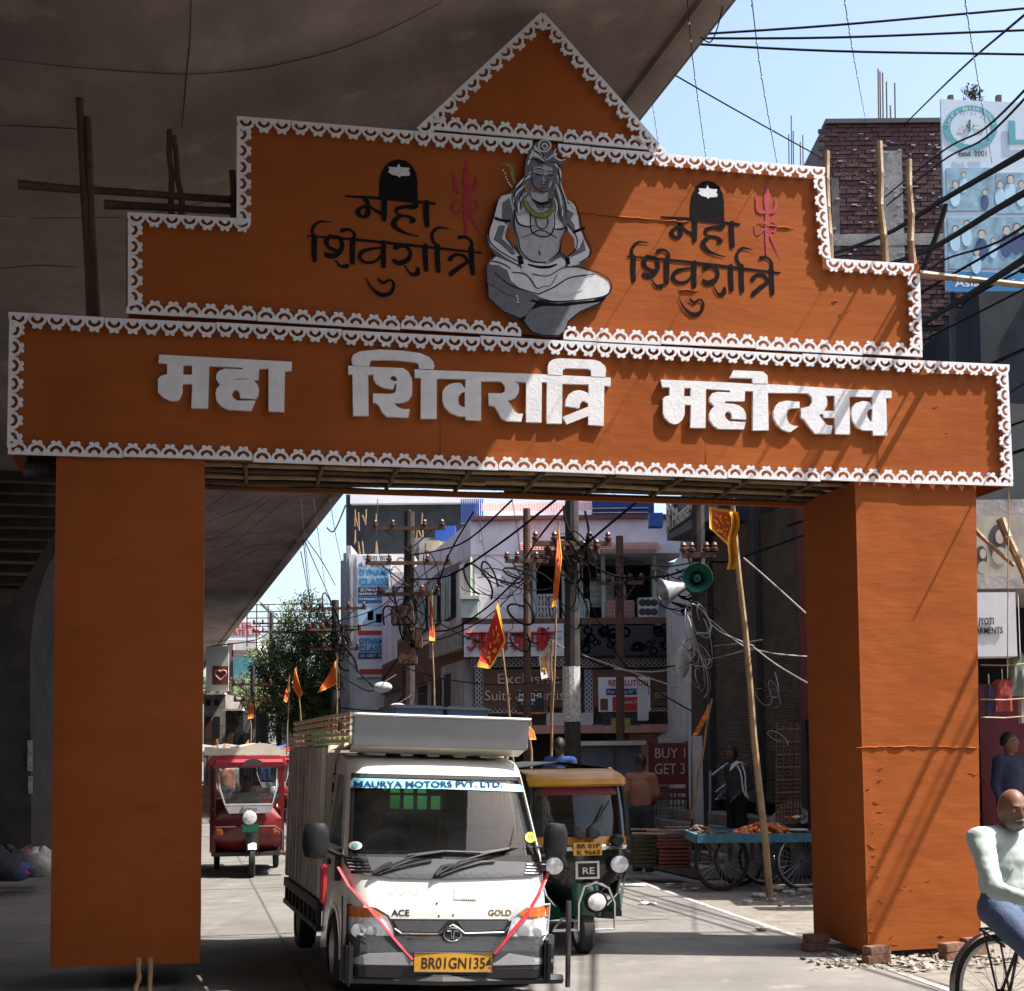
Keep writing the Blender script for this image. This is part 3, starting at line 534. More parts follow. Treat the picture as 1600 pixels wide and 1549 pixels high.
for i,(px,py,r,ci) in enumerate(spots):
    c,nm=cols[ci]; m=MATS.get('bundle_'+nm) or mat('bundle_'+nm,c,.85,var=.4,scale=9,bump=.4,bs=20)
    g=G(px,py+12,.19); g=G(px,1378-(i%3)*6,.19); k=M(); rows=[]
    zt=max(.19,P(px,py,g.y).z)
    for a in range(9):
        t=math.pi*a/8; rows.append([g+V((math.sin(t)*math.cos(b*math.pi/7)*r*(1+.35*NZ.noise(V((a*.7,b*.9,i)))),math.sin(t)*math.sin(b*math.pi/7)*r,(1+math.cos(t))*r*.75*(1+.3*NZ.noise(V((b*.8,a*.5,i+7)))))) for b in range(14)])
    k.grid(rows,closed=True); o=k.build('cloth_bundle',m,smooth=True); tag(o,['red bundle at the front left of the heap under the flyover','white bundle at the front of the heap, nearest the posters','yellow bundle between the red and white ones in the heap','large black bundle at the back left of the heap','pink bundle on top at the back of the heap','small white bundle low at the pillar end of the heap','blue bundle behind the red one in the heap','red bundle cut by the left edge of the photo','small black bundle low between the white ones'][i],'bundle','bundles in the heap under the flyover')
# bamboo scaffold standing behind the gate at left, and at the right
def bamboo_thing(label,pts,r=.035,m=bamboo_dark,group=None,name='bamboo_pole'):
    a=V(pts[0]); b=V(pts[1]); n=max(4,int((b-a).length/.4)); q=[];rr=[]
    for i in range(n+1):
        p=a.lerp(b,i/n)+V((random.uniform(-1,1),random.uniform(-1,1),0))*.012; d=(b-a).normalized()
        for o,k in ((-.012,1),(0,1.15),(.012,1)):
            if 0<i<n or o==0: q.append(p+d*o); rr.append(r*k*(1-.2*i/n))
    o=M().tube(q,rr,8).build(name,m,smooth=True); return tag(o,label,'pole',group)
g_='bamboo poles of the left scaffold'
def AB(px,py,n): return A(px,py,n)
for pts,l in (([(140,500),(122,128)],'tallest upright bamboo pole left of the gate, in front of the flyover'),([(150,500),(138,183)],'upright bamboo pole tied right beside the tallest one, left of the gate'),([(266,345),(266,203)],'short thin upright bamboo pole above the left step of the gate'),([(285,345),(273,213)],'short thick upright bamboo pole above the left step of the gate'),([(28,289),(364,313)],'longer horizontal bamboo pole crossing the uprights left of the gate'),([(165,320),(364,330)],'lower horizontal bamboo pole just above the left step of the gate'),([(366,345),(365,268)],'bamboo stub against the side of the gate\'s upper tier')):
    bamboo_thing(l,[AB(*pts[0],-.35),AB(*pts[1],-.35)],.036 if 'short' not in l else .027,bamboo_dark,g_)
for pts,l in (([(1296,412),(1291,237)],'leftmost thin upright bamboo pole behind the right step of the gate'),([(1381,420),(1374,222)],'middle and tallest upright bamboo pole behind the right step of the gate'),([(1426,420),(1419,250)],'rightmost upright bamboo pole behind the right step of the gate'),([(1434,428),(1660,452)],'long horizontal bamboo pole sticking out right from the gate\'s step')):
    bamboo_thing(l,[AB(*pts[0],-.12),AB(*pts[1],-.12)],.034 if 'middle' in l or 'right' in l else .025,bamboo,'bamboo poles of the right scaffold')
bamboo_thing('thick pale bamboo prop slanting down right beyond the right pillar',[P(1566,812,12.7),P(1612,930,12.5)],.042,bamboo,'props beyond the right pillar')
bamboo_thing('thin pale bamboo stay sloping from the pillar to the thick prop',[P(1522,828,12.7),P(1584,884,12.7)],.022,bamboo,'props beyond the right pillar')
bamboo_thing('short square bamboo end poking out under the left end of the beam',[A(40,735,-.2),A(88,735,-.25)],.06,darkiron,g_)
for px,l in ((218,'dark bamboo leg leaning under the left pillar'),(236,'second bamboo leg right beside it under the left pillar')): bamboo_thing(l,[A(px,1500,.05),G(px-6,1560,0.0)+V((0,.0,0))],.02,bamboo,'bamboo legs below the left pillar')
# brick feet and rubble
brickm=mat('loose_brick',(.2,.1,.07),.9,var=.4,scale=14,bump=.4,bs=30)
BR=M().box(-.11,.11,-.055,.055,0,.07)
br0=None
for i,(px,py,rz,z) in enumerate(((1275,1487,.2,0),(1278,1486,.1,.07),(1372,1507,.1,0),(1373,1506,.25,.07),(1492,1501,.15,0),(1524,1493,.2,0),(1525,1492,.1,.07),(1490,1501,.3,.07))):
    g=G(px,py); o=BR.build('brick',brickm,bev=.006) if br0 is None else br0.copy()
    if br0 is not None: C.objects.link(o)
    br0=br0 or o; o.location=(g.x,g.y+.05,z+.001); o.rotation_euler=(0,0,PSI+rz)
    nm=['back left corner of the right pillar','front left corner of the right pillar','front right side of the right pillar','far right corner of the right pillar'][(0,0,1,1,2,3,3,2)[i]]
    tag(o,('upper' if z else 'lower')+' brick of the pair propping the '+nm,'brick','bricks propping the right pillar')
for i in range(9):
    rd=random.Random(i+90); g=G(rd.uniform(330,1250),rd.uniform(1385,1545)); q=[g]; a_=rd.uniform(0,6.28)
    for j in range(9): a_+=rd.uniform(-.7,.7); q.append(q[-1]+V((math.cos(a_),math.sin(a_),0))*rd.uniform(.08,.22))
    k=M(); k.grid([[p+V((0,0,.0045)) for p in q],[p+V((.004,.014,.0045)) for p in q]]); o=k.build('road_crack',tar); tag(o,None,None,kind='structure')
rub=mat('rubble',(.34,.3,.26),.95,var=.5,scale=20)
k=M()
for i in range(420):
    px=random.gauss(1400,85); py=random.gauss(1502,7)
    if not 1255<px<1600: continue
    if i%5==0: px=random.uniform(1190,1290); py=random.uniform(1385,1420)
    g=G(px,py); r=random.uniform(.008,.035); q=[g+V((random.uniform(-1,1)*r*1.6,random.uniform(-1,1)*r*1.6,z)) for z in (0.0,0.0,0.0,r*.7,r*.9,r*.6)]
    k.add(q,[(0,1,2),(3,5,4),(0,1,4,3),(1,2,5,4),(2,0,3,5)])
o=k.build('rubble',rub); tag(o,'scattered brick chips and dry litter around the foot of the right pillar','rubble',kind='stuff')
# ================= BUILDINGS =================
lav=mat('lavender_plaster',(.8,.73,.78),.85,var=.18,scale=1.5,bump=.15,bs=12)
tint_patch(lav,(.4,.36,.37),.9,.55,.8,(1,1,.3))
maroon=mat('maroon_paint',(.16,.055,.06),.7,var=.2)
brownp=mat('brown_cladding',(.13,.06,.035),.6,var=.25,scale=8)
pink=mat('salmon_plaster',(.5,.25,.21),.8,var=.2,scale=5)
greenw=mat('pale_green_plaster',(.45,.52,.46),.8,var=.25,scale=4)
grime=mat('grimy_plaster',(.34,.31,.29),.9,var=.4,scale=2.5,bump=.3,bs=15)
grey=mat('grey_plaster',(.3,.3,.31),.85,var=.3,scale=2)
whitew=mat('dirty_white_plaster',(.58,.57,.55),.8,var=.25,scale=2)
tealw=mat('teal_hoarding',(.12,.36,.42),.6,var=.25,scale=3)
dglass=mat('dark_window',(.03,.035,.04),.12,var=.2,spec=.6)
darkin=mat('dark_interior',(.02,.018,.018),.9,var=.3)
bluesh=mat('blue_sheet',(.02,.07,.3),.45,var=.15)
tile=mat('terracotta_tile',(.5,.2,.13),.75,var=.35,scale=25)
netm=mat('dark_green_netting',(.022,.026,.03),.85,var=.5,scale=2)
signw=mat('sign_white',(.62,.62,.64),.55,var=.08,scale=4)
signred=mat('sign_red',(.42,.03,.025),.55,var=.12)
signblue=mat('sign_blue',(.02,.16,.34),.5,var=.1)
signnavy=mat('sign_navy',(.025,.05,.13),.5,var=.1)
signsky=mat('sign_sky_blue',(.35,.52,.62),.5,var=.12,scale=3)
signblack=mat('sign_black',(.02,.02,.022),.5,var=.15)
signmaroon=mat('sign_maroon',(.15,.02,.03),.6,var=.2)
cream=mat('cream_letter',(.5,.46,.36),.5,var=.1)
XR=V((1,0,0)); ZU=V((0,0,1))
def rng(x0,y0,x1,y1,Y):
    a=P(x0,(y0+y1)/2,Y).x; b=P(x1,(y0+y1)/2,Y).x; return a,b,P((x0+x1)/2,y1,Y).z,P((x0+x1)/2,y0,Y).z
def pb(k,x0,y0,x1,y1,Y,d0,d1,zb=None):
    a,b,c,d=rng(x0,y0,x1,y1,Y); k.box(a,b,Y+d0,Y+d1,c if zb is None else zb,d); return k
def part(name,m,par,*boxes,Y=34,bev=0):
    k=M()
    for q in boxes: pb(k,*q[:4],Y,*q[4:])
    return k.build(name,m,par,bev=bev)
def wtext(name,body,m,par,x0,y0,x1,y1,Y,d=-.03,ext=.01,bold=0.0):
    a,b,c,e=rng(x0,y0,x1,y1,Y); n=body.count('\n')+1
    return textobj(name,body,(e-c)/n*1.25 if n==1 else (e-c)/n*1.0,m,par,(a,Y+d,c+(e-c)*(n-1)/n+ (e-c)/n*.08),XR,ZU,ext,bold=bold,width=b-a)
# ---- corner building ----
YB=34
cb=thing('corner_building','lavender corner shop building with red tiled awning, balcony and a brown sign-covered front','building',(P(900,1180,YB).x,YB,0))
a=P(738,1180,YB); b=P(1086,1180,YB); zt=P(900,812,YB).z
ax,bx=a.x,b.x; back=SD*16
z1,z2,z3=P(900,1040,YB).z,P(900,972,YB).z,P(900,866,YB).z
def foot(z0,z1_,ax_,bx_,y0=YB,dep=16): 
    q=[V((ax_,y0,0)),V((bx_,y0,0)),V((bx_,y0,0))+SD*dep,V((ax_,y0,0))+SD*dep]
    return [p+V((0,0,z0)) for p in q]+[p+V((0,0,z1_)) for p in q]
BX=[(3,2,1,0),(4,5,6,7),(0,1,5,4),(1,2,6,5),(2,3,7,6),(3,0,4,7)]
k=M(); k.add(foot(0,z1,ax,bx,YB+.6),BX); k.build('ground_floor',grime,cb)
k=M(); k.add(foot(z1,z2,ax,bx,YB),BX); k.build('shop_fascia',brownp,cb)
cx_=P(832,1180,YB).x
k=M(); k.add(foot(z2,z3,cx_,bx,YB+1.6,14),BX); k.build('balcony_wall',lav,cb)
k=M(); k.add(foot(z2,z3,ax,cx_,YB+.02),BX); k.build('upper_wall',lav,cb)
k=M(); k.add(foot(z3+.005,zt,ax-.0,bx,YB),BX); k.build('parapet_wall',lav,cb)
part('coping',maroon,cb,(736,806,1088,812,-.12,.2)); part('balcony_slab',brownp,cb,(722,968,1086,978,-.35,0))
part('column',lav,cb,(812,812,822,968,-.06,.0))
# side roof band sweeping away along the street
def sideband(x0,y0a,y0b,x1,y1a,y1b,m,name,out=0.0,Yf=None):
    Yf=Yf or YB*(738-290)/(x1-290); p=[P(x0,y0a,YB-.05),P(x0,y0b,YB-.05),P(x1,y1b,Yf),P(x1,y1a,Yf)]; q=[v+V((.5,.3,0)) for v in p]
    k=M(); k.add(p+q,BX); return k.build(name,m,cb)
sideband(750,808,845,628,905,940,lav,'side_parapet',Yf=47); 
k=M(); k.add([P(742,846,YB),P(706,900,YB+2),P(602,965,47),P(628,940,47)],[(0,1,2,3)]); k.build('side_soffit',maroon,cb)
sideband(735,870,968,640,945,1008,greenw,'side_wall',Yf=45.5)
sideband(722,976,1012,632,1020,1045,grime,'side_balcony_slab',Yf=46)
sideband(726,1030,1300,640,1060,1290,grime,'side_shopfront',Yf=45.5)
for i,(x,y0,y1,Yw) in enumerate(((712,895,965,35.9),(690,905,975,38),(672,915,985,40),(655,925,990,42.4))):
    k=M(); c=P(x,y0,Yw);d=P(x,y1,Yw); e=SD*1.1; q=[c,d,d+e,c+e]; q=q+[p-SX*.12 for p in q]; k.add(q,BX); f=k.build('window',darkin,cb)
    k=M(); 
    for j in range(4): k.bar(c-SX*.16+e*(j/3),d-SX*.16+e*(j/3),.05,.05)
    k.build('window_bars',greenw,f)
for i,(x,y0,y1,Yw) in enumerate(((716,1050,1160,35.8),(694,1060,1160,38),(672,1070,1160,41))):
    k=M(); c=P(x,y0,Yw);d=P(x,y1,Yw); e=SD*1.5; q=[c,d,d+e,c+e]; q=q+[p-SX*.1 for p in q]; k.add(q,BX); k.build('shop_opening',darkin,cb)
part('corner_balcony',greenw,cb,(722,938,748,968,-.5,-.02),(722,935,750,940,-.56,-.02))
part('corner_balcony_wall',grime,cb,(718,882,742,936,-.02,.02))
# balcony interior
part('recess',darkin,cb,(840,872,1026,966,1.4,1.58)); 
for x in (832,878,905,940,1020): part('balcony_column',greenw,cb,(x,868,x+6,968,.02,.3))
def grille(x0,y0,x1,y1,m,par,n,Y=YB,d=.0,name='railing'):
    k=M(); a_,b_,c_,d_=rng(x0,y0,x1,y1,Y)
    for i in range(n+1):
        u=a_+(b_-a_)*i/n; k.box(u-.02,u+.02,Y+d,Y+d+.03,c_,d_)
    for z in (c_,d_,(c_+d_)/2): k.box(a_,b_,Y+d-.004,Y+d+.026,z-.025,z+.025)
    for i in range(0,n,2):
        u0=a_+(b_-a_)*i/n; u1=a_+(b_-a_)*min(n,i+2)/n; k.bar((u0,Y+d+.012,c_),(u1,Y+d+.012,d_),.025,.02); k.bar((u0,Y+d+.012,d_),(u1,Y+d+.012,c_),.025,.021)
    return k.build(name,m,par)
grille(840,930,872,966,whitew,cb,6); grille(880,938,920,966,greenw,cb,6); grille(925,905,944,944,whitew,cb,5,d=.5,name='window_grille'); grille(946,940,990,966,pink,cb,10); 
for x0,x1 in ((886,900),(950,966),(975,985)): part('doorway',dglass,cb,(x0,888,x1,960,1.3,1.39))
ac=part('air_conditioner',whitew,cb,(996,936,1026,966,-.3,.2)); 
k=M(); 
for i in range(3):
    for j in range(2): 
        c=P(1001+9*i+1,944+14*j,YB); k.lathe([(.09,0),(.06,.02),(.0,.02)],(c.x,YB-.31,c.z),(0,-1,0),10)
k.build('fan_grille',darkiron,ac)
# tiled awning and tiled roof: rows of half-round tiles
def tiles(name,x0,y0,x1,y1,Y,dep,n,rows_):
    k=M(); a_,b_,c_,d_=rng(x0,y0,x1,y1,Y); wd=(b_-a_)/n
    for r_ in range(rows_):
        za=d_-(d_-c_)*r_/rows_; zb_=d_-(d_-c_)*(r_+1.15)/rows_; ya=Y-dep*r_/rows_; yb_=Y-dep*(r_+1.15)/rows_
        for i in range(n):
            c0=a_+(i+.5)*wd; rows=[[V((c0+math.cos(math.pi*j/4)*wd*.5,y-math.sin(math.pi*j/4)*wd*.25-.01*r_,z+math.sin(math.pi*j/4)*wd*.4)) for j in range(5)] for (y,z) in ((ya,za),(yb_,zb_+.03))]
            k.grid(rows)
    return tag(k.build(name,tile,cb),None,None,kind='stuff')
tiles('awning_tiles',812,850,1028,870,YB-.05,.9,46,4)
tiles('roof_tiles',752,788,925,806,YB+.5,.5,40,4)
part('roof_room',lav,cb,(760,770,1020,806,1.2,6)); 
k=M(); a_,b_,c_,d_=rng(925,776,1022,806,YB+.4)
for i in range(40): 
    u=a_+(b_-a_)*i/40; k.box(u,u+(b_-a_)/80,YB+.35,YB+.42,c_,d_)
k.box(a_,b_,YB+.4,YB+.44,c_,d_); k.build('blue_sheeting',bluesh,cb)
for y in (790,797,804): part('sheet_rail',whitew,cb,(925,y,1015,y+1.2,.3,.34))
k=M(); a_,b_,c_,d_=rng(720,780,756,818,YB+3)
for i in range(12): 
    u=a_+(b_-a_)*i/12; k.box(u,u+(b_-a_)/20,YB+3,YB+3.07,c_,d_)
k.build('blue_fence',bluesh,cb)
# signs on the building
sb=part('signboard',signw,cb,(726,978,880,1028,-.45,-.36))
k=M()
def hs(k,pts,w,x0,y0,s,Y,d):   # strokes of Devanagari letters set out on a board
    for q in pts:
        for (u0,v0),(u1,v1) in zip(q,q[1:]):
            a_=P(x0+u0*s,y0+v0*s,Y); b_=P(x0+u1*s,y0+v1*s,Y); k.bar((a_.x,Y+d,a_.z),(b_.x,Y+d,b_.z),.02,w,up=(0,-1,0)) if False else k.tube([(a_.x,Y+d,a_.z),(b_.x,Y+d,b_.z)],w/2,6,fl=.4)
AP=[[(0,3),(3,1),(5,3),(3,5),(5,7),(2,10),(0,8)],[(4,5),(8,5)],[(8,0),(8,10)],[(-1,0),(10,0)]]
PA=[[(1,0),(1,4),(3,6),(6,5)],[(6,0),(6,10)],[(-1,0),(8,0)]]
NA=[[(1,5),(0,6),(1,7)],[(1,5.5),(6,5.5)],[(6,0),(6,10)],[(-1,0),(8,0)]]
AA=[[(2,0),(2,10)],[(-1,0),(4,0)]]
SH=[[(1,1),(4,2),(3,5),(0,7),(3,10)],[(6,0),(6,10)],[(-1,0),(8,0)]]
PI_=[[(1,0),(1,4),(3,6),(6,5)],[(6,0),(6,10)],[(9,0),(9,10)],[(6,0),(7,-3),(10,-2),(9,0)],[(-1,0),(11,0)]]
NG=[[(2,0),(5,3),(1,5),(5,8),(1,10)],[(3,-3),(4,-3)],[(-1,0),(8,0)]]
u=0
for L_,wd in ((AP,12),(PA,9),(NA,9),(AA,9),(SH,10),(AA,6),(PI_,12),(NG,9)):
    hs(k,L_,.13,732+u*1.72,992,2.6,YB,-.48); u+=wd
k.build('lettering',signred,sb)
for y in (990,1000,1012): part('sign_band',signblue,sb,(729,y,877,y+1.2,-.458,-.452))
ob=part('ornament_board',signblack,cb,(905,980,1080,1026,-.45,-.36))
k=M()
for i in range(46):
    c=P(910+random.random()*166,984+random.random()*38,YB); r=.05+random.random()*.09; k.lathe([(r,0),(r,.02),(r*.6,.02),(r*.6,0)],(c.x,YB-.47,c.z),(0,1,0),9)
tag(k.build('ornament_rings',grey,ob),None,None,kind='stuff')
def lattice(x0,y0,x1,y1):
    a_,b_,c_,d_=rng(x0,y0,x1,y1,YB); k=M(); s=.11; k.box(a_,b_,YB-.03,YB-.012,c_,d_,1)
    u=a_
    while u<b_-.02:
        v=c_
        while v<d_-.02:
            k.tube([(u+s*.5+s*.42*math.cos(t*math.pi/3),YB-.04,v+s*.5+s*.42*math.sin(t*math.pi/3)) for t in range(7)],.014,3,caps=False); v+=s
        u+=s
    return tag(k.build('lattice_strip',[whitew,signnavy],cb),None,None,kind='stuff')
lattice(735,1032,880,1043); lattice(905,1032,1080,1043); lattice(742,1044,755,1112); lattice(913,1046,925,1118); lattice(756,1106,850,1115); lattice(1010,1104,1082,1112)
bp=part('brown_board',brownp,cb,(756,1046,905,1106,-.12,-.012)); wtext('sign_text','Exclusive',cream,bp,776,1052,872,1070,YB,-.14); wtext('sign_text','Suits & Kurtis',cream,bp,757,1078,880,1096,YB,-.14)
bp=part('brown_board',brownp,cb,(926,1046,1080,1104,-.12,-.012)); wtext('sign_text','GETREADY',cream,bp,1022,1082,1062,1092,YB,-.14)
grille(855,1116,925,1132,whitew,cb,16,d=-.1,name='shop_grille'); grille(940,1112,1000,1132,darkiron,cb,10,d=-.1,name='shop_grille')
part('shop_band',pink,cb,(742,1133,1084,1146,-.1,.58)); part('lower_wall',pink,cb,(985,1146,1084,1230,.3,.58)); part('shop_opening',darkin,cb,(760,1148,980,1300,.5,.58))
part('window',dglass,cb,(1050,1150,1066,1175,.2,.29))
# posters hung in front
def board(name,label,cat,x0,y0,x1,y1,Y,m,th=.03,group=None):
    a_,b_,c_,d_=rng(x0,y0,x1,y1,Y); r=thing(name,label,cat,((a_+b_)/2,Y,c_),0,group)
    k=M(); k.box(a_,b_,Y,Y+th,c_,d_); k.build('panel',m,r); return r
def band(par,name,m,x0,y0,x1,y1,Y,d=-.006): 
    k=M(); pb(k,x0,y0,x1,y1,Y,d,-.001); return k.build(name,m,par)
YP=31.5
r=board('poster','white REVOLUTION coaching poster with red and navy bands on the corner building','poster',935,1058,1016,1112,YP,signw)
band(r,'navy_band',signnavy,947,1076,1014,1086,YP); band(r,'red_band',signred,957,1089,1012,1111,YP)
wtext('poster_text','REVOLUTION',signred,r,950,1062,1012,1072,YP,-.012,.004,.01); wtext('poster_text','For Class IV To XII',signw,r,949,1078,1012,1084,YP,-.012,.004)
band(r,'portrait',brownp,938,1092,950,1110,YP); wtext('poster_text','Enquire Now',signw,r,962,1094,1008,1100,YP,-.014,.004)
r=board('poster','small dark poster reading MATHS hung below the Suits sign','poster',808,1080,850,1116,YP,signblack)
band(r,'pale_band',signw,809,1092,836,1096,YP); wtext('poster_text','MATHS',signw,r,810,1083,846,1091,YP,-.012,.004,.012); wtext('poster_text','S.K. SIR',signw,r,814,1098,834,1102,YP,-.012,.004); band(r,'orange_band',mat('sign_orange',(.6,.12,.03),.6),808,1113,850,1116,YP)
r=board('notice','torn yellow and black notice on the railing below the REVOLUTION poster','notice',955,1118,985,1143,YP-.3,mat('olive_notice',(.3,.28,.08),.7,var=.4,scale=12)); band(r,'black_top',signblack,955,1113,985,1122,YP-.3)
r=board('notice','dusty white torn sheet hanging right of the REVOLUTION poster','notice',996,1072,1013,1126,YP-.5,whitew)
# ---- dark netted tall building and the Dynamic Classes block ----
Y2=54
tb=thing('tall_building','tall dark netted building under construction with a white fascia, rising above the roofs','building',(P(630,1180,Y2).x,Y2,0))
part('netted_wall',netm,tb,(541,772,745,1200,.0,9),Y=Y2); part('fascia',signw,tb,(549,768,745,789,-.4,-.02),Y=Y2)
for i in range(26):
    x=random.choice((555,560,566,572,580,588,640,645,652,660,700,708)); y=795+random.random()*55
    k=M(); p=P(x,y,Y2-.5); q=P(x+random.uniform(-2,7),y+random.uniform(12,30),Y2-.5); k.tube([p,q],.025,5); k.build('bamboo_strut',bamboo,tb)
db=thing('coaching_building','narrow white block carrying tall blue and white coaching class signs, beyond the left utility pole','building',(P(590,1180,50).x,50,0))
part('wall',whitew,db,(546,866,650,1306,0,3.9),Y=50)
for j,x in enumerate((527,533,539)): part('stepped_wall',grey,db,(x,862-j*10+8,x+8,1306,1.0-.3*j,3.9),Y=50)
part('side_pipe',steel,db,(549,880,552,1290,-.2,-.05),Y=50)
part('front_room',grime,db,(612,900,650,1306,-1.0,-.01),Y=50)
sg=part('sign_panel',signw,db,(558,868,612,1058,-.12,-.01),Y=50)
def sgb(m,x0,y0,x1,y1): return part('sign_band',m,sg,(x0,y0,x1,y1,-.14,-.121),Y=50)
sgb(signsky,560,888,612,918); sgb(signnavy,560,919,612,932); sgb(signblue,560,933,612,943); sgb(signsky,560,946,612,978); sgb(signred,560,986,612,993); sgb(signsky,560,995,610,1020); sgb(signnavy,560,1021,610,1030); sgb(signred,562,1046,608,1054)
wtext('sign_text','पटना का',signblack,sg,568,869,606,878,50,-.16); wtext('sign_text','नं.1 संस्थान',signblack,sg,561,880,612,888,50,-.16)
wtext('sign_text','DYNAMIC',signblue,sg,562,890,614,902,50,-.18,.01,.02); wtext('sign_text','CLASSES',signblue,sg,562,904,614,916,50,-.18,.01,.02)
wtext('sign_text','JEE (Main & Adv), NEET',signw,sg,564,920,611,925,50,-.16); wtext('sign_text','OLYMPIAD, NTSE, XI & XII',signw,sg,561,927,611,931,50,-.16); wtext('sign_text','For Admission Contact Now',signw,sg,562,935,611,939,50,-.16)
wtext('sign_text','DYNAMIC',signblue,sg,562,997,609,1007,50,-.18,.01,.02); wtext('sign_text','CLASSES',signblue,sg,562,1009,609,1019,50,-.18,.01,.02)
wtext('sign_text','JEE  NEET  XI  XII',signw,sg,563,1023,608,1028,50,-.16)
for i,(x,y) in enumerate(((575,962),(588,966),(600,958))): band_=sgb(signnavy if i else signblue,x,y-6,x+9,y+8)
mb=thing('rooftop_block','grey flat-roofed house with a beige water tank and blue window beyond the corner building','building',(P(690,1180,42).x,42,0))
part('wall',grime,mb,(655,845,712,1000,0,4),Y=42); part('water_tank',mat('beige_tank',(.32,.29,.2),.8,var=.2),mb,(668,856,694,876,-1.5,-.4),Y=42,bev=.05); part('blue_window',bluesh,mb,(680,822,712,846,-.02,.3),Y=42); part('upper_wall',grey,mb,(645,838,700,862,.3,3),Y=42)
# ---- far end of the street, left of the tree ----
fb1=thing('far_building','far pale building with red lettering along its roof, glimpsed right of the left pillar','building',(P(350,1180,95).x,95,0))
part('wall',whitew,fb1,(322,1000,402,1240,0,10),Y=95); part('roof_sign',signw,fb1,(330,972,410,998,-.5,-.3),Y=95); wtext('sign_text','STEEL',signred,fb1,366,974,398,984,95,-.55,.02,.02); wtext('sign_text','PRIVATE LTD',signred,fb1,345,985,408,996,95,-.55,.02,.02)
for r_ in range(4):
    for c_ in range(4): part('window',dglass,fb1,(340+c_*16,1060+r_*22,350+c_*16,1074+r_*22,-.05,.1),Y=95)
fb2=thing('hoarding','tall steel frame hoarding with bare grid above a white panel, behind the tree','hoarding',(P(450,1180,80).x,80,0))
k=M()
for x in (385,400,418,450,482,502,518): pb(k,x,945,x+1.4,1080,80,0,.08)
for y in (944,955,965,978,1003,1020): pb(k,385,y,520,y+1.4,80,-.1,-.02)
k.bar(P(407,944,79.8),P(450,982,79.8),.1,.1); k.build('frame',rust,fb2); part('panel',signw,fb2,(410,985,500,1010,-.2,-.12),Y=80); part('panel',whitew,fb2,(395,1025,470,1048,-.2,-.12),Y=80)
fb3=thing('street_gantry','pinkish grey gateway frame with a teal hoarding under it, far down the street','gantry',(P(375,1180,70).x,70,0))
part('post',mat('pinkish_concrete',(.28,.2,.2),.8,var=.2),fb3,(355,1005,364,1190,0,.5),Y=70); part('beam',MATS['pinkish_concrete'],fb3,(362,1016,402,1026,0,.5),Y=70); part('hoarding_panel',tealw,fb3,(365,1027,402,1078,-.1,-.02),Y=70); part('sky_band',signsky,fb3,(366,1056,402,1078,-.13,-.105),Y=70)
fb4=thing('sign','white hoarding with a maroon square and pale heart outline, just right of the left pillar','hoarding',(P(340,1180,60).x,60,0))
part('panel',signw,fb4,(322,1010,357,1080,0,.1),Y=60); part('maroon_square',maroon,fb4,(332,1041,357,1070,-.03,-.002),Y=60); part('post',darkiron,fb4,(338,1080,341,1185,0,.1),Y=60)
k=M(); hp=[]
for i in range(20):
    t=2*math.pi*i/19; hp.append(P(345+9*math.sin(t)**3*1.0,1054-7.5*(math.cos(t)*.95-.35*math.cos(2*t)-.15*math.cos(3*t)),60)-V((0,.05,0)))
k.tube(hp,.04,5); k.build('heart_outline',pink,fb4)
for i,(x0,y0,x1,Y,m,l) in enumerate(((318,1085,352,58,grime,'low grimy shop row at the foot of the heart hoarding'),(352,1110,380,52,darkiron,'dark market stall front below the teal hoarding'),(376,1095,420,64,grey,'grey shop house half hidden by the tree trunk'),(398,1050,440,88,whitew,'far white house with a pink round emblem beside the tree'),(440,1075,530,66,grime,'grimy two storey house behind the tree crown'),(500,1010,545,62,netm,'dark narrow house between the tree and the coaching block'))):
    r=thing('house',l,'building',(P((x0+x1)/2,1180,Y).x,Y,0)); part('wall',m,r,(x0,y0,x1,1290,0,5),Y=Y)
    for c_ in range(max(1,(x1-x0)//14)): 
        part('window',dglass,r,(x0+4+c_*13,y0+8,x0+11+c_*13,y0+18,-.05,.1),Y=Y); part('shutter',darkin if c_%2 else rust,r,(x0+3+c_*13,y0+35,x0+13+c_*13,y0+70,-.08,.1),Y=Y)
    part('cornice',whitew,r,(x0-1,y0-2,x1+1,y0+1,-.3,.2),Y=Y)
# ---- right side of the street ----
LF=lat_of(P(1250,1180,20)); dA=P(1250,1180,20).dot(SD); dB=P(1112,1180,20*(1250-290)/(1112-290)).dot(SD)
shb=thing('shutter_building','tall shop front of ribbed steel shutters above dark steps, behind the vegetable cart','building',S(LF,(dA+dB)/2))
def sbx(k,l0,l1,d0,d1,z0,z1,mi=0): k.add([S(l,d,z) for z in (z0,z1) for l,d in ((l0,d0),(l1,d0),(l1,d1),(l0,d1))],BX,mi); return k
k=M(); sbx(k,LF+.3,LF+7,dA-1.2,dB+.8,0,6.6); k.build('wall',netm,shb)
k=M(); n=118; rows=[]
for i in range(n*2+1):
    z=1.0+4.35*i/(n*2); rows.append([S(LF+.06+(.045 if i%2 else 0),d,z) for d in (dA-.1,dB+.1)])
k.grid(rows); shm=mat('grey_brown_shutter',(.3,.26,.24),.5,metal=.3,var=.3,scale=3); tag(k.build('shutter_slats',shm,shb),None,None,kind='stuff')
for d in (dA-.15,(dA+dB)/2-.2,dB+.1): k=M(); sbx(k,LF-.02,LF+.2,d-.09,d+.09,.2,5.6); k.build('shutter_guide',darkiron,shb)
k=M(); sbx(k,LF-.1,LF+.25,dA-1.2,dA-.3,2.2,6.6); k.build('red_cladding',signmaroon,shb)
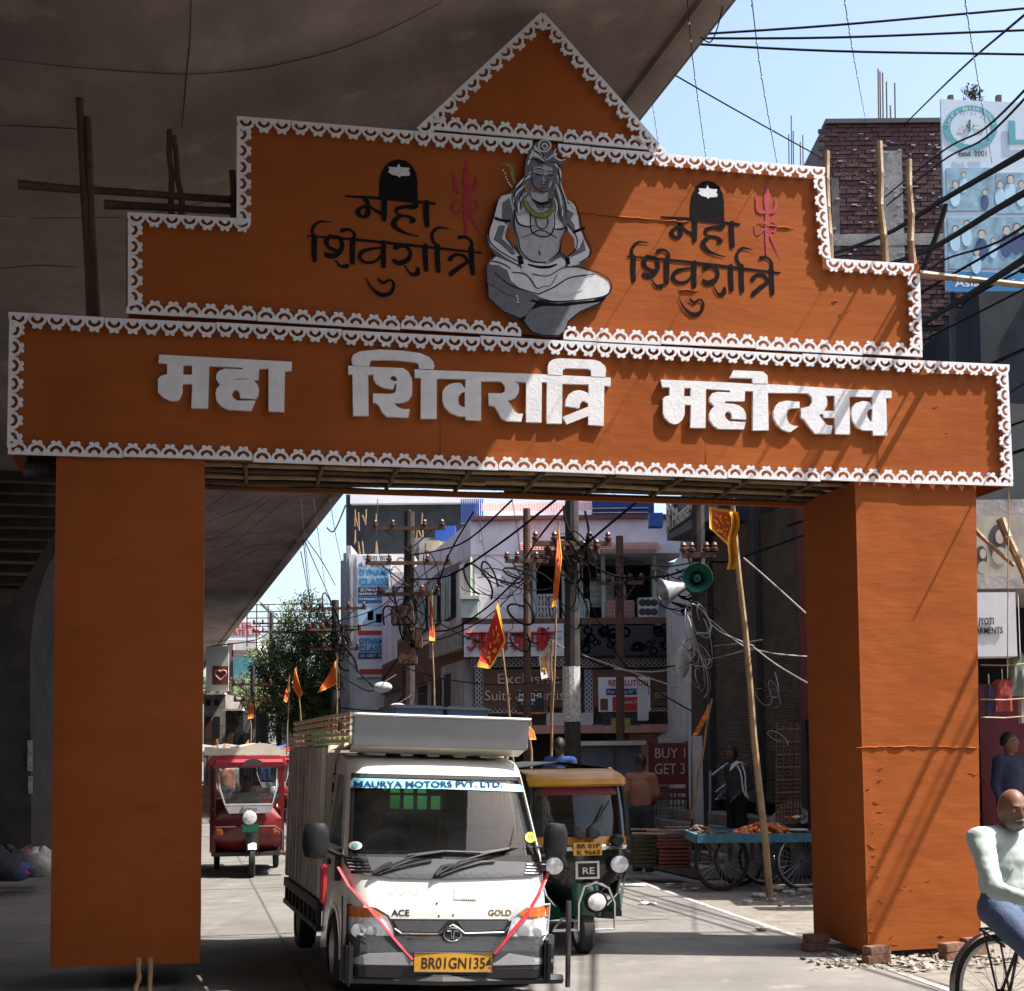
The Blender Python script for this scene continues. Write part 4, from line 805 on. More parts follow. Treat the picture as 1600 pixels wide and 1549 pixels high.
for i in range(5): k=M(); sbx(k,LF-1.5+.26*i,LF+.2,dA+.1,dB+1.6,.16*i,.16*(i+1)); k.build('step',conc2,shb)
hr=thing('stair_railing','bright steel handrails climbing the steps behind the man at the cart','railing',S(LF-1.4,dA+1.5,0))
Yr=22.6
for (a0,b0) in (((1112,1212),(1200,1148)),((1118,1238),(1180,1190)),((1118,1250),(1175,1208))):
    M().tube([P(*a0,Yr),P(*b0,Yr)],.022 if b0[0]>1190 else .014,8).build('rail',steel,hr)
for x,y in ((1110,1205),(1148,1185),(1185,1160)): M().tube([P(x,y,Yr),P(x,1290,Yr)],.02,8).build('rail_post',steel,hr)
wb=thing('white_building','pale upstairs wall with a small dark window between the horn speakers and the shutters','building',(P(1108,1180,28).x,28,0))
part('wall',whitew,wb,(1086,845,1150,1300,0,5),Y=28); part('window',dglass,wb,(1106,885,1120,945,-.04,.05),Y=28); part('window_ledge',grime,wb,(1102,943,1124,948,-.3,-.001),Y=28); part('window_ledge',grime,wb,(1100,880,1124,885,-.3,-.001),Y=28)
part('blue_sheet',bluesh,wb,(1022,788,1044,810,1,1.3),Y=28); part('drain_pipe',steel,wb,(1128,850,1131,1290,-.2,-.1),Y=28); part('grey_wall',grey,wb,(1086,1080,1150,1170,-.9,-.03),Y=28); part('upper_block',grime,wb,(1100,780,1160,846,-.4,4),Y=28)
hs_=thing('shop_sign','dark projecting shop sign with pale raised lettering above the horn speakers','sign',P(1072,850,23)); 
ca,cb_,cc,cd_=P(1042,792,24.5),P(1110,740,21.8),P(1110,812,21.8),P(1042,845,24.5); q=[ca,cb_,cc,cd_]; k=M(); nn=(cb_-ca).cross(cd_-ca).normalized()*.12; k.add(q+[p+nn for p in q],BX); k.build('panel',signblack,hs_)
k=M(); k.add([cd_,cc,cc+V((1.4,.5,.0)),cd_+V((1.4,.5,0))],[(0,1,2,3)]); k.build('sign_soffit',darkiron,hs_)
xd=(cb_-ca).normalized(); sd_=-nn.normalized()
textobj('sign_text','A House Of',.42,cream,hs_,ca.lerp(cd_,.78)+xd*.12+(sd_ if sd_.y<0 else -sd_)*.03,xd,(ca-cd_),.02,bold=.01)
textobj('sign_text','BR',.42,cream,hs_,ca.lerp(cd_,.38)+xd*.12+(sd_ if sd_.y<0 else -sd_)*.03,xd,(ca-cd_),.02,bold=.01)
# garment shop at the right edge
dC=P(1600,1180,13.6).dot(SD); LG=lat_of(P(1545,1180,16.5))
gs=thing('garment_shop','small open garment shop with hanging clothes at the right edge of the photo','shop',S(LG+1,P(1560,1180,16).dot(SD)))
YG=16.5
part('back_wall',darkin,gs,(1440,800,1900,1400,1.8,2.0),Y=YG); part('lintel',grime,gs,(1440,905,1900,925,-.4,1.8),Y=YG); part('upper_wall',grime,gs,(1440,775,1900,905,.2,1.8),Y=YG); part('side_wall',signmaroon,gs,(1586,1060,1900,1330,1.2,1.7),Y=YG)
part('shelf_wall',darkiron,gs,(1440,925,1535,1380,.3,.6),Y=YG); part('floor_step',conc2,gs,(1440,1330,1900,1400,-.6,1.8),Y=YG)
for j in range(4): part('shelf',rust,gs,(1505,1110+j*55,1570,1116+j*55,.7,1.2),Y=YG)
pm=mat('faded_poster',(.36,.33,.27),.7,var=.35,scale=3)
r=board('poster','faded poster showing two dark haired women above the garment shop','poster',1500,806,1660,903,YG-.3,pm)
hairm=mat('poster_hair',(.06,.05,.045),.8); facem=mat('poster_face',(.42,.36,.3),.8)
def disc(par,name,m,cx,cy,rx,ry,Y,d):
    k=M(); k.add([P(cx+rx*math.cos(t*math.pi/10),cy+ry*math.sin(t*math.pi/10),Y)+V((0,d,0)) for t in range(20)],[tuple(range(20))]); return k.build(name,m,par)
for cx,cy,s in ((1560,845,1.0),(1534,870,.7)):
    disc(r,'poster_hair',hairm,cx-2*s,cy+2,14*s,27*s,YG-.3,-.004); disc(r,'poster_face',facem,cx+2*s,cy-6*s,7*s,11*s,YG-.3,-.008); disc(r,'poster_dress',pm,cx+2,cy+24*s,12*s,14*s,YG-.3,-.006)
jb=board('shop_sign','white box sign lettered JYOTI GARMENTS at the right edge','sign',1480,926,1588,1026,YG-.9,signw,th=.35)
wtext('sign_text','JYOTI',signblack,jb,1529,965,1553,977,YG-.9,-.01,.004,.006); wtext('sign_text','GARMENTS',signblack,jb,1517,980,1566,991,YG-.9,-.01,.004,.006)
k=M(); a_,b_,c_,d_=rng(1588,926,1592,1026,YG-.9); k.add([V((b_,YG-.9,c_)),V((b_+.3,YG-.1,c_)),V((b_+.3,YG-.1,d_)),V((b_,YG-.9,d_))],[(0,1,2,3)]); k.build('side_panel',grey,jb)
clothc=[((.3,.05,.04),'red'),((.16,.2,.16),'dull green'),((.35,.33,.3),'grey'),((.05,.05,.1),'navy')]
for i,(x0,y0,x1,y1,ci) in enumerate(((1552,1062,1582,1112,0),(1577,1020,1600,1088,1),(1540,1070,1552,1120,3),(1592,1050,1625,1130,2))):
    c,nm=clothc[ci]; m=mat('garment_'+nm.replace(' ','_'),c,.85,var=.25,scale=8); a_,b_,c0,d0=rng(x0,y0,x1,y1,YG-.5); wd=b_-a_; k=M(); rows=[]
    for z in range(7):
        t=z/6; wv=(.35 if z==0 else .5+.05*t)*wd*(1.25 if z==1 else 1); rows.append([V(((a_+b_)/2+math.cos(u*math.pi/6)*wv,YG-.5+math.sin(u*math.pi/6)*.06+.02*math.sin(u*2.1+t*3),d0-(d0-c0)*t)) for u in range(12)])
    k.grid(rows,closed=True); r=thing('garment',f'{nm} garment on a hanger in the garment shop','garment',((a_+b_)/2,YG-.5,c0),0,'garments hung in the shop'); k.build('cloth',m,r,smooth=True)
    M().tube([((a_+b_)/2,YG-.5,d0+.12),((a_+b_)/2,YG-.5,d0),(a_,YG-.5,d0-.05)],.008,5).build('hanger',whitepaint,r)
for y in (1038,1092,1120):
    o=M().tube([P(1532,y+1,YG-.7),P(1570,y+2,YG-.7),P(1700,y-8,YG-.75)],.009,5).build('line',bamboo); tag(o,{1038:'yellow line strung across the shop just under the white sign',1092:'middle pale line across the hanging garments',1120:'lowest pale line below the red garment'}[y],'line','lines strung across the garment shop')
tag(M().tube([P(1576,762,12.4),P(1574,1060,12.4)],.005,4).build('string',bamboo),'thin cord hanging straight down from the right end of the beam','cord')
# ---- brick tower, with real bricks in the part in view ----
YT=25
bt=thing('brick_building','unfinished dark brick building with bare rods on top behind the gate\'s right step','building',(P(1400,1180,YT).x,YT,0))
bm1=mat('dark_brick',(.085,.042,.04),.9,var=.5,scale=9,bump=.4,bs=25); mort=mat('dark_mortar',(.1,.09,.085),.95,var=.4,scale=5)  # very dark brick, its tone broken up by noise
x0,x1,zb,ztp=rng(1291,191,1720,420,YT); _,_,_,ztp2=rng(1291,191,1300,195,YT)
k=M(); k.box(x0,x1,YT+.03,YT+9,0,ztp); k.build('core_wall',mort,bt)
bm_=M().box(-.115,.115,0,.05,-.034,.034); BRK=None; cnt=0; st_=M()
zz=ztp-.05; row=0
zlow=P(1400,412,YT).z
col0,col1=P(1383,240,YT).x,P(1412,240,YT).x
stufz=0
while zz>P(1400,800,YT).z:
    xx=x0+.12-(.12 if row%2 else 0)
    while xx<x1:
        vis=xx<P(1474,300,YT).x and zz>zlow
        if not (col0<xx<col1 and zz<P(1400,232,YT).z):
            if vis and cnt<300 and (random.random()<.9):
                if BRK is None: o=bm_.build('brick',bm1,bt,local=True); BRK=o.data
                else: o=bpy.data.objects.new('brick',BRK); C.objects.link(o); o.parent=bt
                o.location=(xx-bt.location.x+random.uniform(-.006,.006),random.uniform(-.012,.012),zz+random.uniform(-.004,.004)); cnt+=1
            elif random.random()<.96: 
                j=random.uniform(-.012,.012); st_.box(xx-.115,xx+.115,YT+j,YT+.05,zz-.034,zz+.034)
        xx+=.245
    zz-=.082; row+=1
tag(st_.build('brick_courses',bm1,bt),None,None,kind='stuff')
part('concrete_column',conc2,bt,(1381,236,1411,410,-.015,.04),Y=YT); part('concrete_band',conc2,bt,(1300,366,1474,384,-.02,.045),Y=YT); part('column_head',MATS['dark_mortar'],bt,(1300,280,1312,400,-.01,.04),Y=YT)
part('coping',darkiron,bt,(1289,187,1476,194,-.06,.3),Y=YT)
k=M()
for i in range(70):
    x=1296+random.random()*175; y=205+random.random()*200; pb(k,x,y,x+random.uniform(3,9),y+random.uniform(1,2.5),YT,-.022,0)
tag(k.build('mortar_daubs',grey,bt),None,None,kind='stuff')
for x,yt in ((1373,108),(1376,112),(1380,114),(1386,128),(1392,165),(1399,130)): M().tube([P(x,193,YT+.5),P(x-1,yt,YT+.5)],.014,5).build('steel_rod',rust,bt)
rd=thing('steel_rods','thin bare steel rods rising above the gate left of the brick building','rods',P(1243,260,32))
for x,yt in ((1233,210),(1237,181),(1240,205),(1251,222),(1255,211)): M().tube([P(x,268,32),P(x-.6,yt,32)],.014,5).build('rod',rust,rd)
pbt=thing('far_roof','hidden far roof under the bare rods','building',(P(1243,1180,32).x,32,0)); part('wall',grime,pbt,(1200,265,1285,1200,.3,6),Y=32)
# dark lower wall of the brick building beside the beam
part('lower_wall',netm,bt,(1442,545,1720,800,-3.2,-.1),Y=YT); part('wall_post',grey,bt,(1562,460,1578,800,-3.4,-3.21),Y=YT); part('shed_slope',netm,bt,(1500,470,1720,560,-3.0,-.1),Y=YT)
# hoarding
YH=22
hd=thing('school_hoarding','large pale blue school hoarding with round emblem and photographs, upper right','hoarding',P(1540,455,YH))
hm=mat('hoarding_blue_white',(.42,.5,.58),.5,var=.08,scale=1.5); teal=mat('emblem_teal',(.06,.26,.3),.5,var=.1)
k=M(); a_=[P(1470,155,YH),P(1760,168,YH),P(1760,460,YH),P(1479,455,YH)]; q=a_+[p+V((0,.06,0)) for p in a_]; k.add(q,BX); k.build('banner',hm,hd)
k=M(); a_=[P(1478,424,YH),P(1760,432,YH),P(1760,462,YH),P(1479,456,YH)]; a_=[p-V((0,.008,0)) for p in a_]; k.add(a_,[(0,1,2,3)]); k.build('blue_strip',signblue,hd)
def ring(par,name,m,cx,cy,rx,ry,w,Y,d,n=40):
    k=M(); k.grid([[P(cx+rx*s*math.cos(t*2*math.pi/n),cy+ry*s*math.sin(t*2*math.pi/n),Y)+V((0,d,0)) for t in range(n)] for s in (1,1-w)],closed=True); return k.build(name,m,par)
ring(hd,'emblem_ring',teal,1516,200,42,35,.22,YH,-.01)
for t_,ch in enumerate("Lord's Asian School"):
    ang=math.pi*(1.05+.9*t_/18)
    px=1516+37*math.cos(ang); py=200+31*math.sin(ang); o_=P(px,py,YH)
    if ch!=' ': 
        u_=V((math.cos(ang),0,-math.sin(ang))).normalized(); x_=V((-u_.z*-1,0,0)) ; xdir=V((u_.z,0,-u_.x)); textobj('emblem_letter',ch,.085,signw,hd,o_-u_*.035+V((0,-.016,0))-xdir*.02,xdir,u_,.001)
disc(hd,'emblem_centre',hm,1516,200,32,27,YH,-.008); k=M(); k.tube([P(1515,188,YH)-V((0,.02,0)),P(1515,206,YH)-V((0,.02,0))],.016,5); k.build('emblem_torch',teal,hd)
for i in range(5):
    t=math.pi*i/4; c=P(1516+14*math.cos(t),208+5*math.sin(t)-6*math.sin(t),YH); disc(hd,'emblem_petal',MATS['faded_poster'] if False else paper,1516+14*math.cos(t),206-9*math.sin(t),7,3.5,YH,-.012)
wtext('sign_text','Estd. 2001',signblack,hd,1497,236,1540,246,YH,-.02,.003,.004)
wtext('sign_text','L',teal,hd,1572,188,1604,228,YH,-.02,.003,.02); wtext('sign_text','"Asian Activity" College',signw,hd,1483,436,1700,449,YH,-.03,.003,.006)
photo=mat('photo_print_blue',(.2,.33,.42),.5,var=.45,scale=4); k=M(); 
for (x0_,y0_,x1_,y1_) in ((1479,263,1552,330),(1481,340,1700,420),(1556,270,1700,334)):
    k=M(); pb(k,x0_,y0_,x1_,y1_,YH,-.014,-.003); k.build('photo_print',photo,hd)
for i,(x,y,s,m_) in enumerate(((1492,290,1,0),(1505,275,.8,0),(1538,302,.8,1),(1562,290,1,0),(1578,282,1.1,0),(1595,290,1,0),(1492,360,1,0),(1510,352,1,0),(1533,368,1.2,1),(1551,378,.8,0),(1572,362,1.2,1),(1588,358,1.2,1),(1602,362,1.1,1),(1525,395,1,0))):
    disc(hd,'photo_body',[signsky,signnavy][m_],x,y+19*s,8*s,15*s,YH,-.018-.0004*i); disc(hd,'photo_head',facem,x,y,4.2*s,5.5*s,YH,-.028-.0004*i); disc(hd,'photo_hair',hairm,x,y-2.5*s,5*s,4.6*s,YH,-.0245-.0004*i)
k=M(); 
for x in (1485,1560,1650): k.bar(P(x,150,YH+.3),P(x+4,600,YH+.3),.08,.08)
k.bar(P(1470,200,YH+.2),P(1700,205,YH+.2),.06,.06); k.bar(P(1474,400,YH+.2),P(1700,405,YH+.2),.06,.06); k.build('frame',darkiron,hd)
# lighting context: unseen houses added out of frame to block sky light
def ctx(label,l0,l1,d0,d1,h,m,zz=0):
    k=M(); sbx(k,l0,l1,d0,d1,zz,h); r=thing('house',label,'building',S((l0+l1)/2,(d0+d1)/2)); k.build('wall',m,r)
    lf=l0 if l0>0 else l1; s_=-1 if l0>0 else 1
    for i in range(int((d1-d0)/2.4)):
        for j in range(int(h/3.1)): k=M(); sbx(k,lf,lf+s_*.06,d0+1+i*2.4,d0+2+i*2.4,1+j*3.1,2.4+j*3.1); k.build('window',dglass,r)
ctx('long grimy row house added off the left edge, unseen, to block sky light',-24,-14.5,-20,34,9,grime)
ctx('unseen brown row house added further along the flyover to block sky light',-24,-14.5,34.5,140,9,grey)
ctx('unseen low shop row added off the right edge for the lighting',11.5,18,-14,9.5,4.6,grime)
ctx('unseen tall plastered house added behind the viewer on the right to block sky',15,26,-40,-6,12,grey)
ctx('unseen dark house added behind the viewer to block sky light',-20,2,-45,-26,10,grime)
# ================= POLES, WIRES, FLAGS, TREES =================
def cat(pts,n=6):
    c=[]; pts=[V(p) for p in pts]
    for i in range(len(pts)-1):
        p0=pts[max(i-1,0)];p1=pts[i];p2=pts[i+1];p3=pts[min(i+2,len(pts)-1)]
        for j in range(n):
            t=j/n; c.append(.5*((2*p1)+(-p0+p2)*t+(2*p0-5*p1+4*p2-p3)*t*t+(-p0+3*p1-3*p2+p3)*t**3))
    return c+[pts[-1]]
def pc(label,pts,r=.014,m=None,name='cable',group=None,bulbs=0,catg='cable'):
    q=[V(p) if isinstance(p,V) else P(*p) for p in pts]; q=cat(q,6)
    if bulbs:
        rt=thing(name,label,catg,q[0],0,group); M().tube(q,r,4).build('wire',m or wirem,rt)
        L=0; k=M(); nb=0
        for a,b in zip(q,q[1:]):
            L+=(b-a).length
            if L>bulbs: M().sph(b-V((0,0,.012)),.011,4).build('bulb',whitepaint,rt); L=0
        return rt
    return tag(M().tube(q,r,5).build(name,m or wirem,smooth=True),label,catg,group)
insm=mat('insulator_brown',(.09,.03,.02),.3,var=.2)
def pole(label,px,Y,pt_,w0,w1,m,arms=(),lean=0,base=None,square=False):
    b=P(px,1180,Y); b.z=0; t=P(px+lean,pt_,Y)
    r=thing('utility_pole',label,'utility pole',b)
    k=M(); k.tube([b,b.lerp(t,.5),t],[w0,(w0+w1)/2,w1],4 if square else 10); k.build('shaft',m,r)
    for (py,wd,ang) in arms:
        c=P(px+lean*(1-(py-pt_)/(1300-pt_)),py,Y)-V((0,w0+.03,0)); d=V((math.cos(ang),math.sin(ang),0))
        k=M(); k.bar(c-d*wd/2,c+d*wd/2,.07,.08); k.bar(c-d*wd*.35,c-V((0,0,.5)),.03,.03); k.bar(c+d*wd*.35,c-V((0,0,.5)),.03,.03); a_=k.build('crossarm',rust,r)
        for s_ in (-.46,-.22,.22,.46):
            kk=M(); kk.lathe([(.02,0),(.06,.02),(.06,.06),(.035,.08),(.05,.11),(.03,.15),(0,.16)],c+d*wd*s_+V((0,0,.04)),(0,0,1),8); kk.build('insulator',insm,a_)
    return r
p1_=pole('thick dark utility pole with tangled cables standing behind the yellow auto',893,23,640,.15,.1,poleconc,((852,1.3,.1),(866,.9,-.3)))
k=M(); c=P(893,1085,23); k.lathe([(.15,0),(.148,.9)],c-V((0,0,.45)),(0,0,1),12); k.build('torn_bill',paper,p1_)
p2_=pole('rusty utility pole with stacked crossarms left of the lavender building',636,31,800,.17,.11,poleconc,((828,1.6,0),(882,1.9,.1),(930,1.4,-.1)),lean=4)
k=M(); 
for i in range(5): k.box(*[ (c0:=P(625,960+i*45,30.6)).x-.25,c0.x+.25],30.45,30.75,c0.z-.2,c0.z+.22)
k=M(); 
for i,(x,y,w_,h_) in enumerate(((612,948,34,30),(622,1000,30,40),(640,985,20,30))): 
    k=M(); pb(k,x,y,x+w_,y+h_,30.4,-.2,.1); k.build('junction_box',rust,p2_,bev=.03)
p3_=pole('thin brown rail pole in front of the lavender wall',823,29,795,.085,.075,rust,((878,.9,.1),)); p3b=pole('thin brown rail pole before the balcony air conditioner',968,30,838,.1,.08,rust,((912,1.0,0),))
p4_=pole('dark pole carrying the two horn loudspeakers',1090,21,700,.13,.09,poleconc,((870,.5,0),))
p5_=pole('slim ornamented post between the horns and the shutters',1134,24,800,.12,.12,poleconc)
for i in range(22): 
    c=P(1134,850+i*14,24); k=M(); k.lathe([(.125,0),(.14,.05),(.125,.1)],c,(0,0,1),8); k.build('post_collar',darkiron,p5_)
p6_=pole('crowded far utility pole at the edge of the tree',524,42,938,.16,.11,poleconc,((952,1.9,0),(985,1.6,.2),(1015,1.5,0)))
p7_=pole('distant utility pole rising out of the tree',424,66,958,.16,.1,poleconc,((975,1.7,0),(988,1.7,0)))
p8_=pole('dark bare pole at the left edge of the road',395,50,1040,.12,.08,darkiron,((1070,1.4,0),(1095,1.3,0)))
k=M(); pb(k,1083,1150,1097,1290,20.5,-.1,.1); r=thing('metal_post','grey square steel post left of the vegetable cart','post',(P(1089,1180,20.5).x,20.5,0)); k.build('post_shaft',grey,r)
k=M(); pb(k,1086,1290,1094,1365,20.5,-.05,.05); k.build('post_foot',darkiron,r)
# wire tangles on the poles: loops too dense to count
def tangle(label,px,py,Y,n,sx,sy,seed,m=None,r=.012):
    n=int(n*.62)
    rd=random.Random(seed); k=M()
    for i in range(n):
        cx=px+rd.gauss(0,sx*.35); cy=py+rd.gauss(0,sy*.4); a0=rd.random()*6.28; ra=rd.uniform(.3,1)*sx*.5; rb=rd.uniform(.4,1)*sy*.35; dd=rd.uniform(-.25,.25)
        pts=[P(cx+ra*math.cos(a0+t*.7)*(1+.1*t),cy+rb*math.sin(a0+t*.7+.5)+t*1.5,Y-.3+dd*math.sin(t)) for t in range(rd.randint(5,10))]
        k.tube(cat(pts,3),r*rd.choice((.5,.8,1,1.7)),4)
    return tag(k.build('wire_tangle',m or wirem,smooth=True),label,'wires',None,'stuff')
tangle('dense coils of black cable on the thin rail pole before the lavender wall',790,905,28.5,22,60,80,1)
tangle('snarl of cables around the thick dark utility pole',893,900,22.7,24,40,130,2)
tangle('snarl of cables around the stacked crossarm pole',638,930,30.3,22,40,120,3)
tangle('grey looping wires below the horn loudspeakers',1092,1000,20.7,26,34,120,4,wirel,.008)
tangle('black wires crossing behind the horn loudspeakers',1070,925,21.5,14,50,60,14)
tangle('thick cable snarl on the far pole by the tree',528,1010,41,30,26,90,5,None,.02)
tangle('pale wires hanging low over the far street',365,1130,45,12,60,70,6,wirem,.008)
tangle('cable loops on the rail pole before the balcony',975,900,29.5,14,26,60,7)
tangle('wire loops dangling beside the shutters',1210,1075,19.5,8,26,70,8,wirel,.007)
# runs of cable under the gate
G1='cables strung between the street poles'
RUNS=[[(800,782,20),(720,850,26),(640,868,31)],[(870,780,20),(780,850,25),(700,900,29),(640,905,31)],[(636,905,31),(600,945,36),(560,962,40),(528,970,42)],[(650,925,31),(610,960,35),(565,978,40),(528,978,42)],
[(823,890,29),(760,950,30),(700,985,31),(640,980,31)],[(823,905,29),(760,965,30),(690,998,31),(640,1000,31)],[(630,940,31),(680,970,30),(740,1000,27),(800,1005,25)],
[(893,862,23),(960,900,25),(1040,900,23),(1090,880,21)],[(968,870,30),(1030,885,26),(1080,880,22)],[(1090,875,21),(1135,878,22),(1190,860,20),(1260,835,18)],[(893,780,23),(850,830,25),(823,870,29)],[(893,1015,23),(960,1045,24),(1060,1040,22),(1090,1030,21)],
[(740,800,24),(700,870,27),(680,930,30)],[(1000,780,20),(940,830,22),(893,870,23)],[(893,850,23),(930,960,24),(985,1050,24),(1060,1100,22),(1090,1115,21)],[(524,960,42),(490,985,48),(424,990,66)],[(524,985,42),(480,1010,50),(424,985,66)],[(424,985,66),(400,1000,60),(330,1010,50)],
[(640,1000,31),(600,1060,36),(575,1080,40),(524,1050,42)],[(640,1075,31),(600,1110,36),(524,1105,42)],[(623,1040,30),(690,1060,28),(780,1070,26),(893,1060,23)],[(524,1010,42),(560,1050,38),(590,1080,35)]]
RN=['upper cable from the gate to the crossarm pole', 'second cable from the gate past the lavender corner to the crossarm pole', 'upper double cable from the crossarm pole to the far tree pole', 'lower double cable from the crossarm pole to the far tree pole', 'cable from the thin rail pole sagging to the crossarm pole', 'lower cable from the thin rail pole sagging to the crossarm pole', 'cable from the crossarm pole dipping under the red and yellow flag', 'cable from the thick dark pole to the horn speaker pole', 'short cable from the balcony rail pole to the horn speaker pole', 'twisted cable from the horn speakers to the right pillar', 'steep cable from the gate down to the thin rail pole', 'cable looping low from the thick dark pole towards the street light', 'steep cable past the red flag by the lavender corner', 'cable dropping from the gate to the top of the thick dark pole', 'long cable drooping across the REVOLUTION poster', 'upper cable from the far tree pole into the tree', 'lower cable from the far tree pole into the tree', 'far cable crossing left towards the flyover', 'loop of cable dipping past the white street light', 'low thick cable hanging at the foot of the coaching block', 'low cable across the Suits sign to the thick dark pole', 'short cable looping below the coaching sign']
for i,q in enumerate(RUNS): pc(RN[i] if i<len(RN) else 'cable',q,(.016,.02,.013)[i%3] if q[0][2]<40 else .024,None,'cable',G1)
# twisted pale-grey service drops fanning from the leaning flag pole
G2='thin pale guy ropes fanning from the leaning bamboo flag pole'
for q in ([(1178,1012,17.3),(1120,1028,20),(1072,1036,22)],[(1178,1012,17.3),(1215,1040,16),(1280,1078,15)],[(1162,872,17.2),(1200,905,16),(1285,982,14.5)],[(1178,1014,17.3),(1215,1022,17),(1290,1028,17)],[(1178,1010,17.3),(1130,990,19),(1110,975,20)],[(1176,1016,17.3),(1150,1002,19),(1100,960,21)],[(1190,1000,18),(1160,1005,19),(1115,1010,21)]):
    pc('thin pale rope from the leaning flag pole, '+['running left past the shutters','dropping right to the pillar','slanting high to the pillar','almost level to the right pillar','short, rising left from the knot','short, left to the ornamented post','left of the knot, faint and low'][ [(1120,1028),(1215,1040),(1200,905),(1215,1022),(1130,990),(1150,1002),(1160,1005)].index(q[1][:2]) ],q,.009,wirel,'rope',G2,catg='rope')
for q in ([(860,1000,25),(900,1020,24),(1060,1075,22)],[(960,1045,23),(1020,1050,22),(1095,1038,21)],[(540,790,20),(522,830,22),(511,825,24)]):
    pc('loose drooping wire, '+{860:'long, across the brown signs',960:'short, beside the street light',540:'high, hanging from the flyover edge'}[q[0][0]],q,.012,wirel,'cable','loose wires over the street')
# festoon strings with little bulbs
G3='festoon strings crossing the sky'
for l,q in (('string lights nearest the flyover edge',[(1070,-60,9),(1082,90,12),(1103,248,17)]),('second string lights falling from the flyover towards the gate',[(1170,-40,9),(1190,120,12),(1214,255,17)]),('third string lights falling behind the brick building',[(1315,-30,10),(1335,95,14),(1353,190,25.2)]),('string lights falling across the school hoarding',[(1505,-20,9),(1522,90,13),(1550,255,21)]),('faint far string lights just right of the gable',[(1012,110,14),(1022,180,18),(1028,220,20)])):
    pc(l,q,.004,wirem,'string_lights',G3,bulbs=.55,catg='string lights')
G4='fine festoon wires hanging across the street beyond the gate'
for x in (470,490,515,590,745,800): pc('fine wire hanging over the street beyond the gate, '+{470:'against the flyover edge',490:'through the narrow patch of sky',515:'beside the stepped wall',590:'over the coaching sign',745:'over the lavender wall',800:'nearest the thin rail pole'}[x],[(x,780,20),(x+random.uniform(5,22),880,30),(x+random.uniform(20,60),990,45)],.006,wirel,'wire',G4,catg='wire')
for q in ([(474,845,26),(480,900,32),(486,950,40)],[(476,845,26),(500,900,32),(520,945,40)],[(478,842,26),(505,880,30),(524,915,40)],[(470,862,28),(478,905,34),(486,950,44)],[(405,940,40),(450,975,50),(500,1010,60)]): pc('fine slack wire off the flyover, '+{900:'steep ',880:'',905:'near-vertical ',950:'long ',975:'low '}.get(q[1][1],'')+'one ending at '+{486:'the tree',520:'the crowded pole',524:'the crossarms',500:'the scaffold grid'}[q[-1][0]],q,.01,wirem,'wire',G4,catg='wire')
# sky wires
SK=[('upper of the three near-level wires crossing the sky',[(1055,56,13),(1300,40,13),(1640,10,13)],.012),('middle of the three near-level wires crossing the sky',[(1052,60,13),(1300,59,13),(1640,46,13)],.012),('lower of the three near-level wires crossing the sky',[(1050,67,13),(1300,80,13),(1640,86,13)],.012),
('steep wire rising to the top right corner of the sky',[(1415,193,25),(1500,110,16),(1640,-10,10)],.012),('thin wire descending from the flyover edge to the brick building',[(1024,100,16),(1160,178,18),(1290,250,21),(1372,292,24.5)],.01),('short curled wire dangling from the flyover edge',[(1131,0,12),(1122,40,12),(1110,66,12),(1095,58,12)],.006),
('upper thin wire across the school hoarding',[(1640,100,10),(1540,200,14),(1472,237,17),(1380,310,24)],.012),('lower thin wire across the school hoarding',[(1640,112,10),(1540,215,14),(1472,252,17),(1385,322,24)],.012),
('uppermost thick bundled cable sweeping down across the hoarding',[(1660,205,8.5),(1560,262,11),(1474,312,14),(1380,368,18),(1285,402,23)],.028),('middle thick bundled cable sweeping down across the hoarding',[(1660,268,8.5),(1560,325,11),(1474,378,14),(1420,402,17),(1360,420,20)],.028),('lowest thick bundled cable sweeping down below the hoarding',[(1660,365,8.5),(1570,425,11),(1500,470,14),(1440,510,17),(1400,560,20)],.03),
('thin wire below the middle bundled cable',[(1660,310,9),(1560,378,12),(1478,405,15),(1440,430,18)],.012),('thick pipe-like cable slanting steeply beside the hoarding',[(1478,320,22),(1462,370,22),(1440,425,22)],.045),
('thin wire at the right edge above the poster',[(1660,575,12),(1600,600,13),(1540,640,16)],.01)]
for l,q,r in SK: pc(l,[P(*p) for p in q]+([P(*q[-1])+(P(*q[-1])-P(*q[-2]))*2.5] if q[-1][0]>=1640 else []),r,wirem,'cable','cables crossing the sky on the right' if r>.026 else None)
# overhead cables to the right of the frame, whose shadows fall over the right pillar and road
for i,(l,h,dy) in enumerate(((7.9,5.0,0),(8.25,5.5,.3),(8.6,6.3,0),(8.8,6.5,.3),(9.1,7.2,0),(9.5,7.8,.3),(9.9,8.3,0))):
    a_=S(l+.2,-8,h+.3); b_=S(l+dy,17.5,h-.2); pc('roadside cable overhead right of the right pillar, '+['lowest and nearest','second lowest','third lowest','fourth up','third from the top','second from the top','highest and farthest'][i],[a_,a_.lerp(b_,.35)-V((0,0,.35)),a_.lerp(b_,.7)-V((0,0,.3)),b_],(.018,.013,.016)[i%3],wirem,'cable','roadside cables overhead on the right')
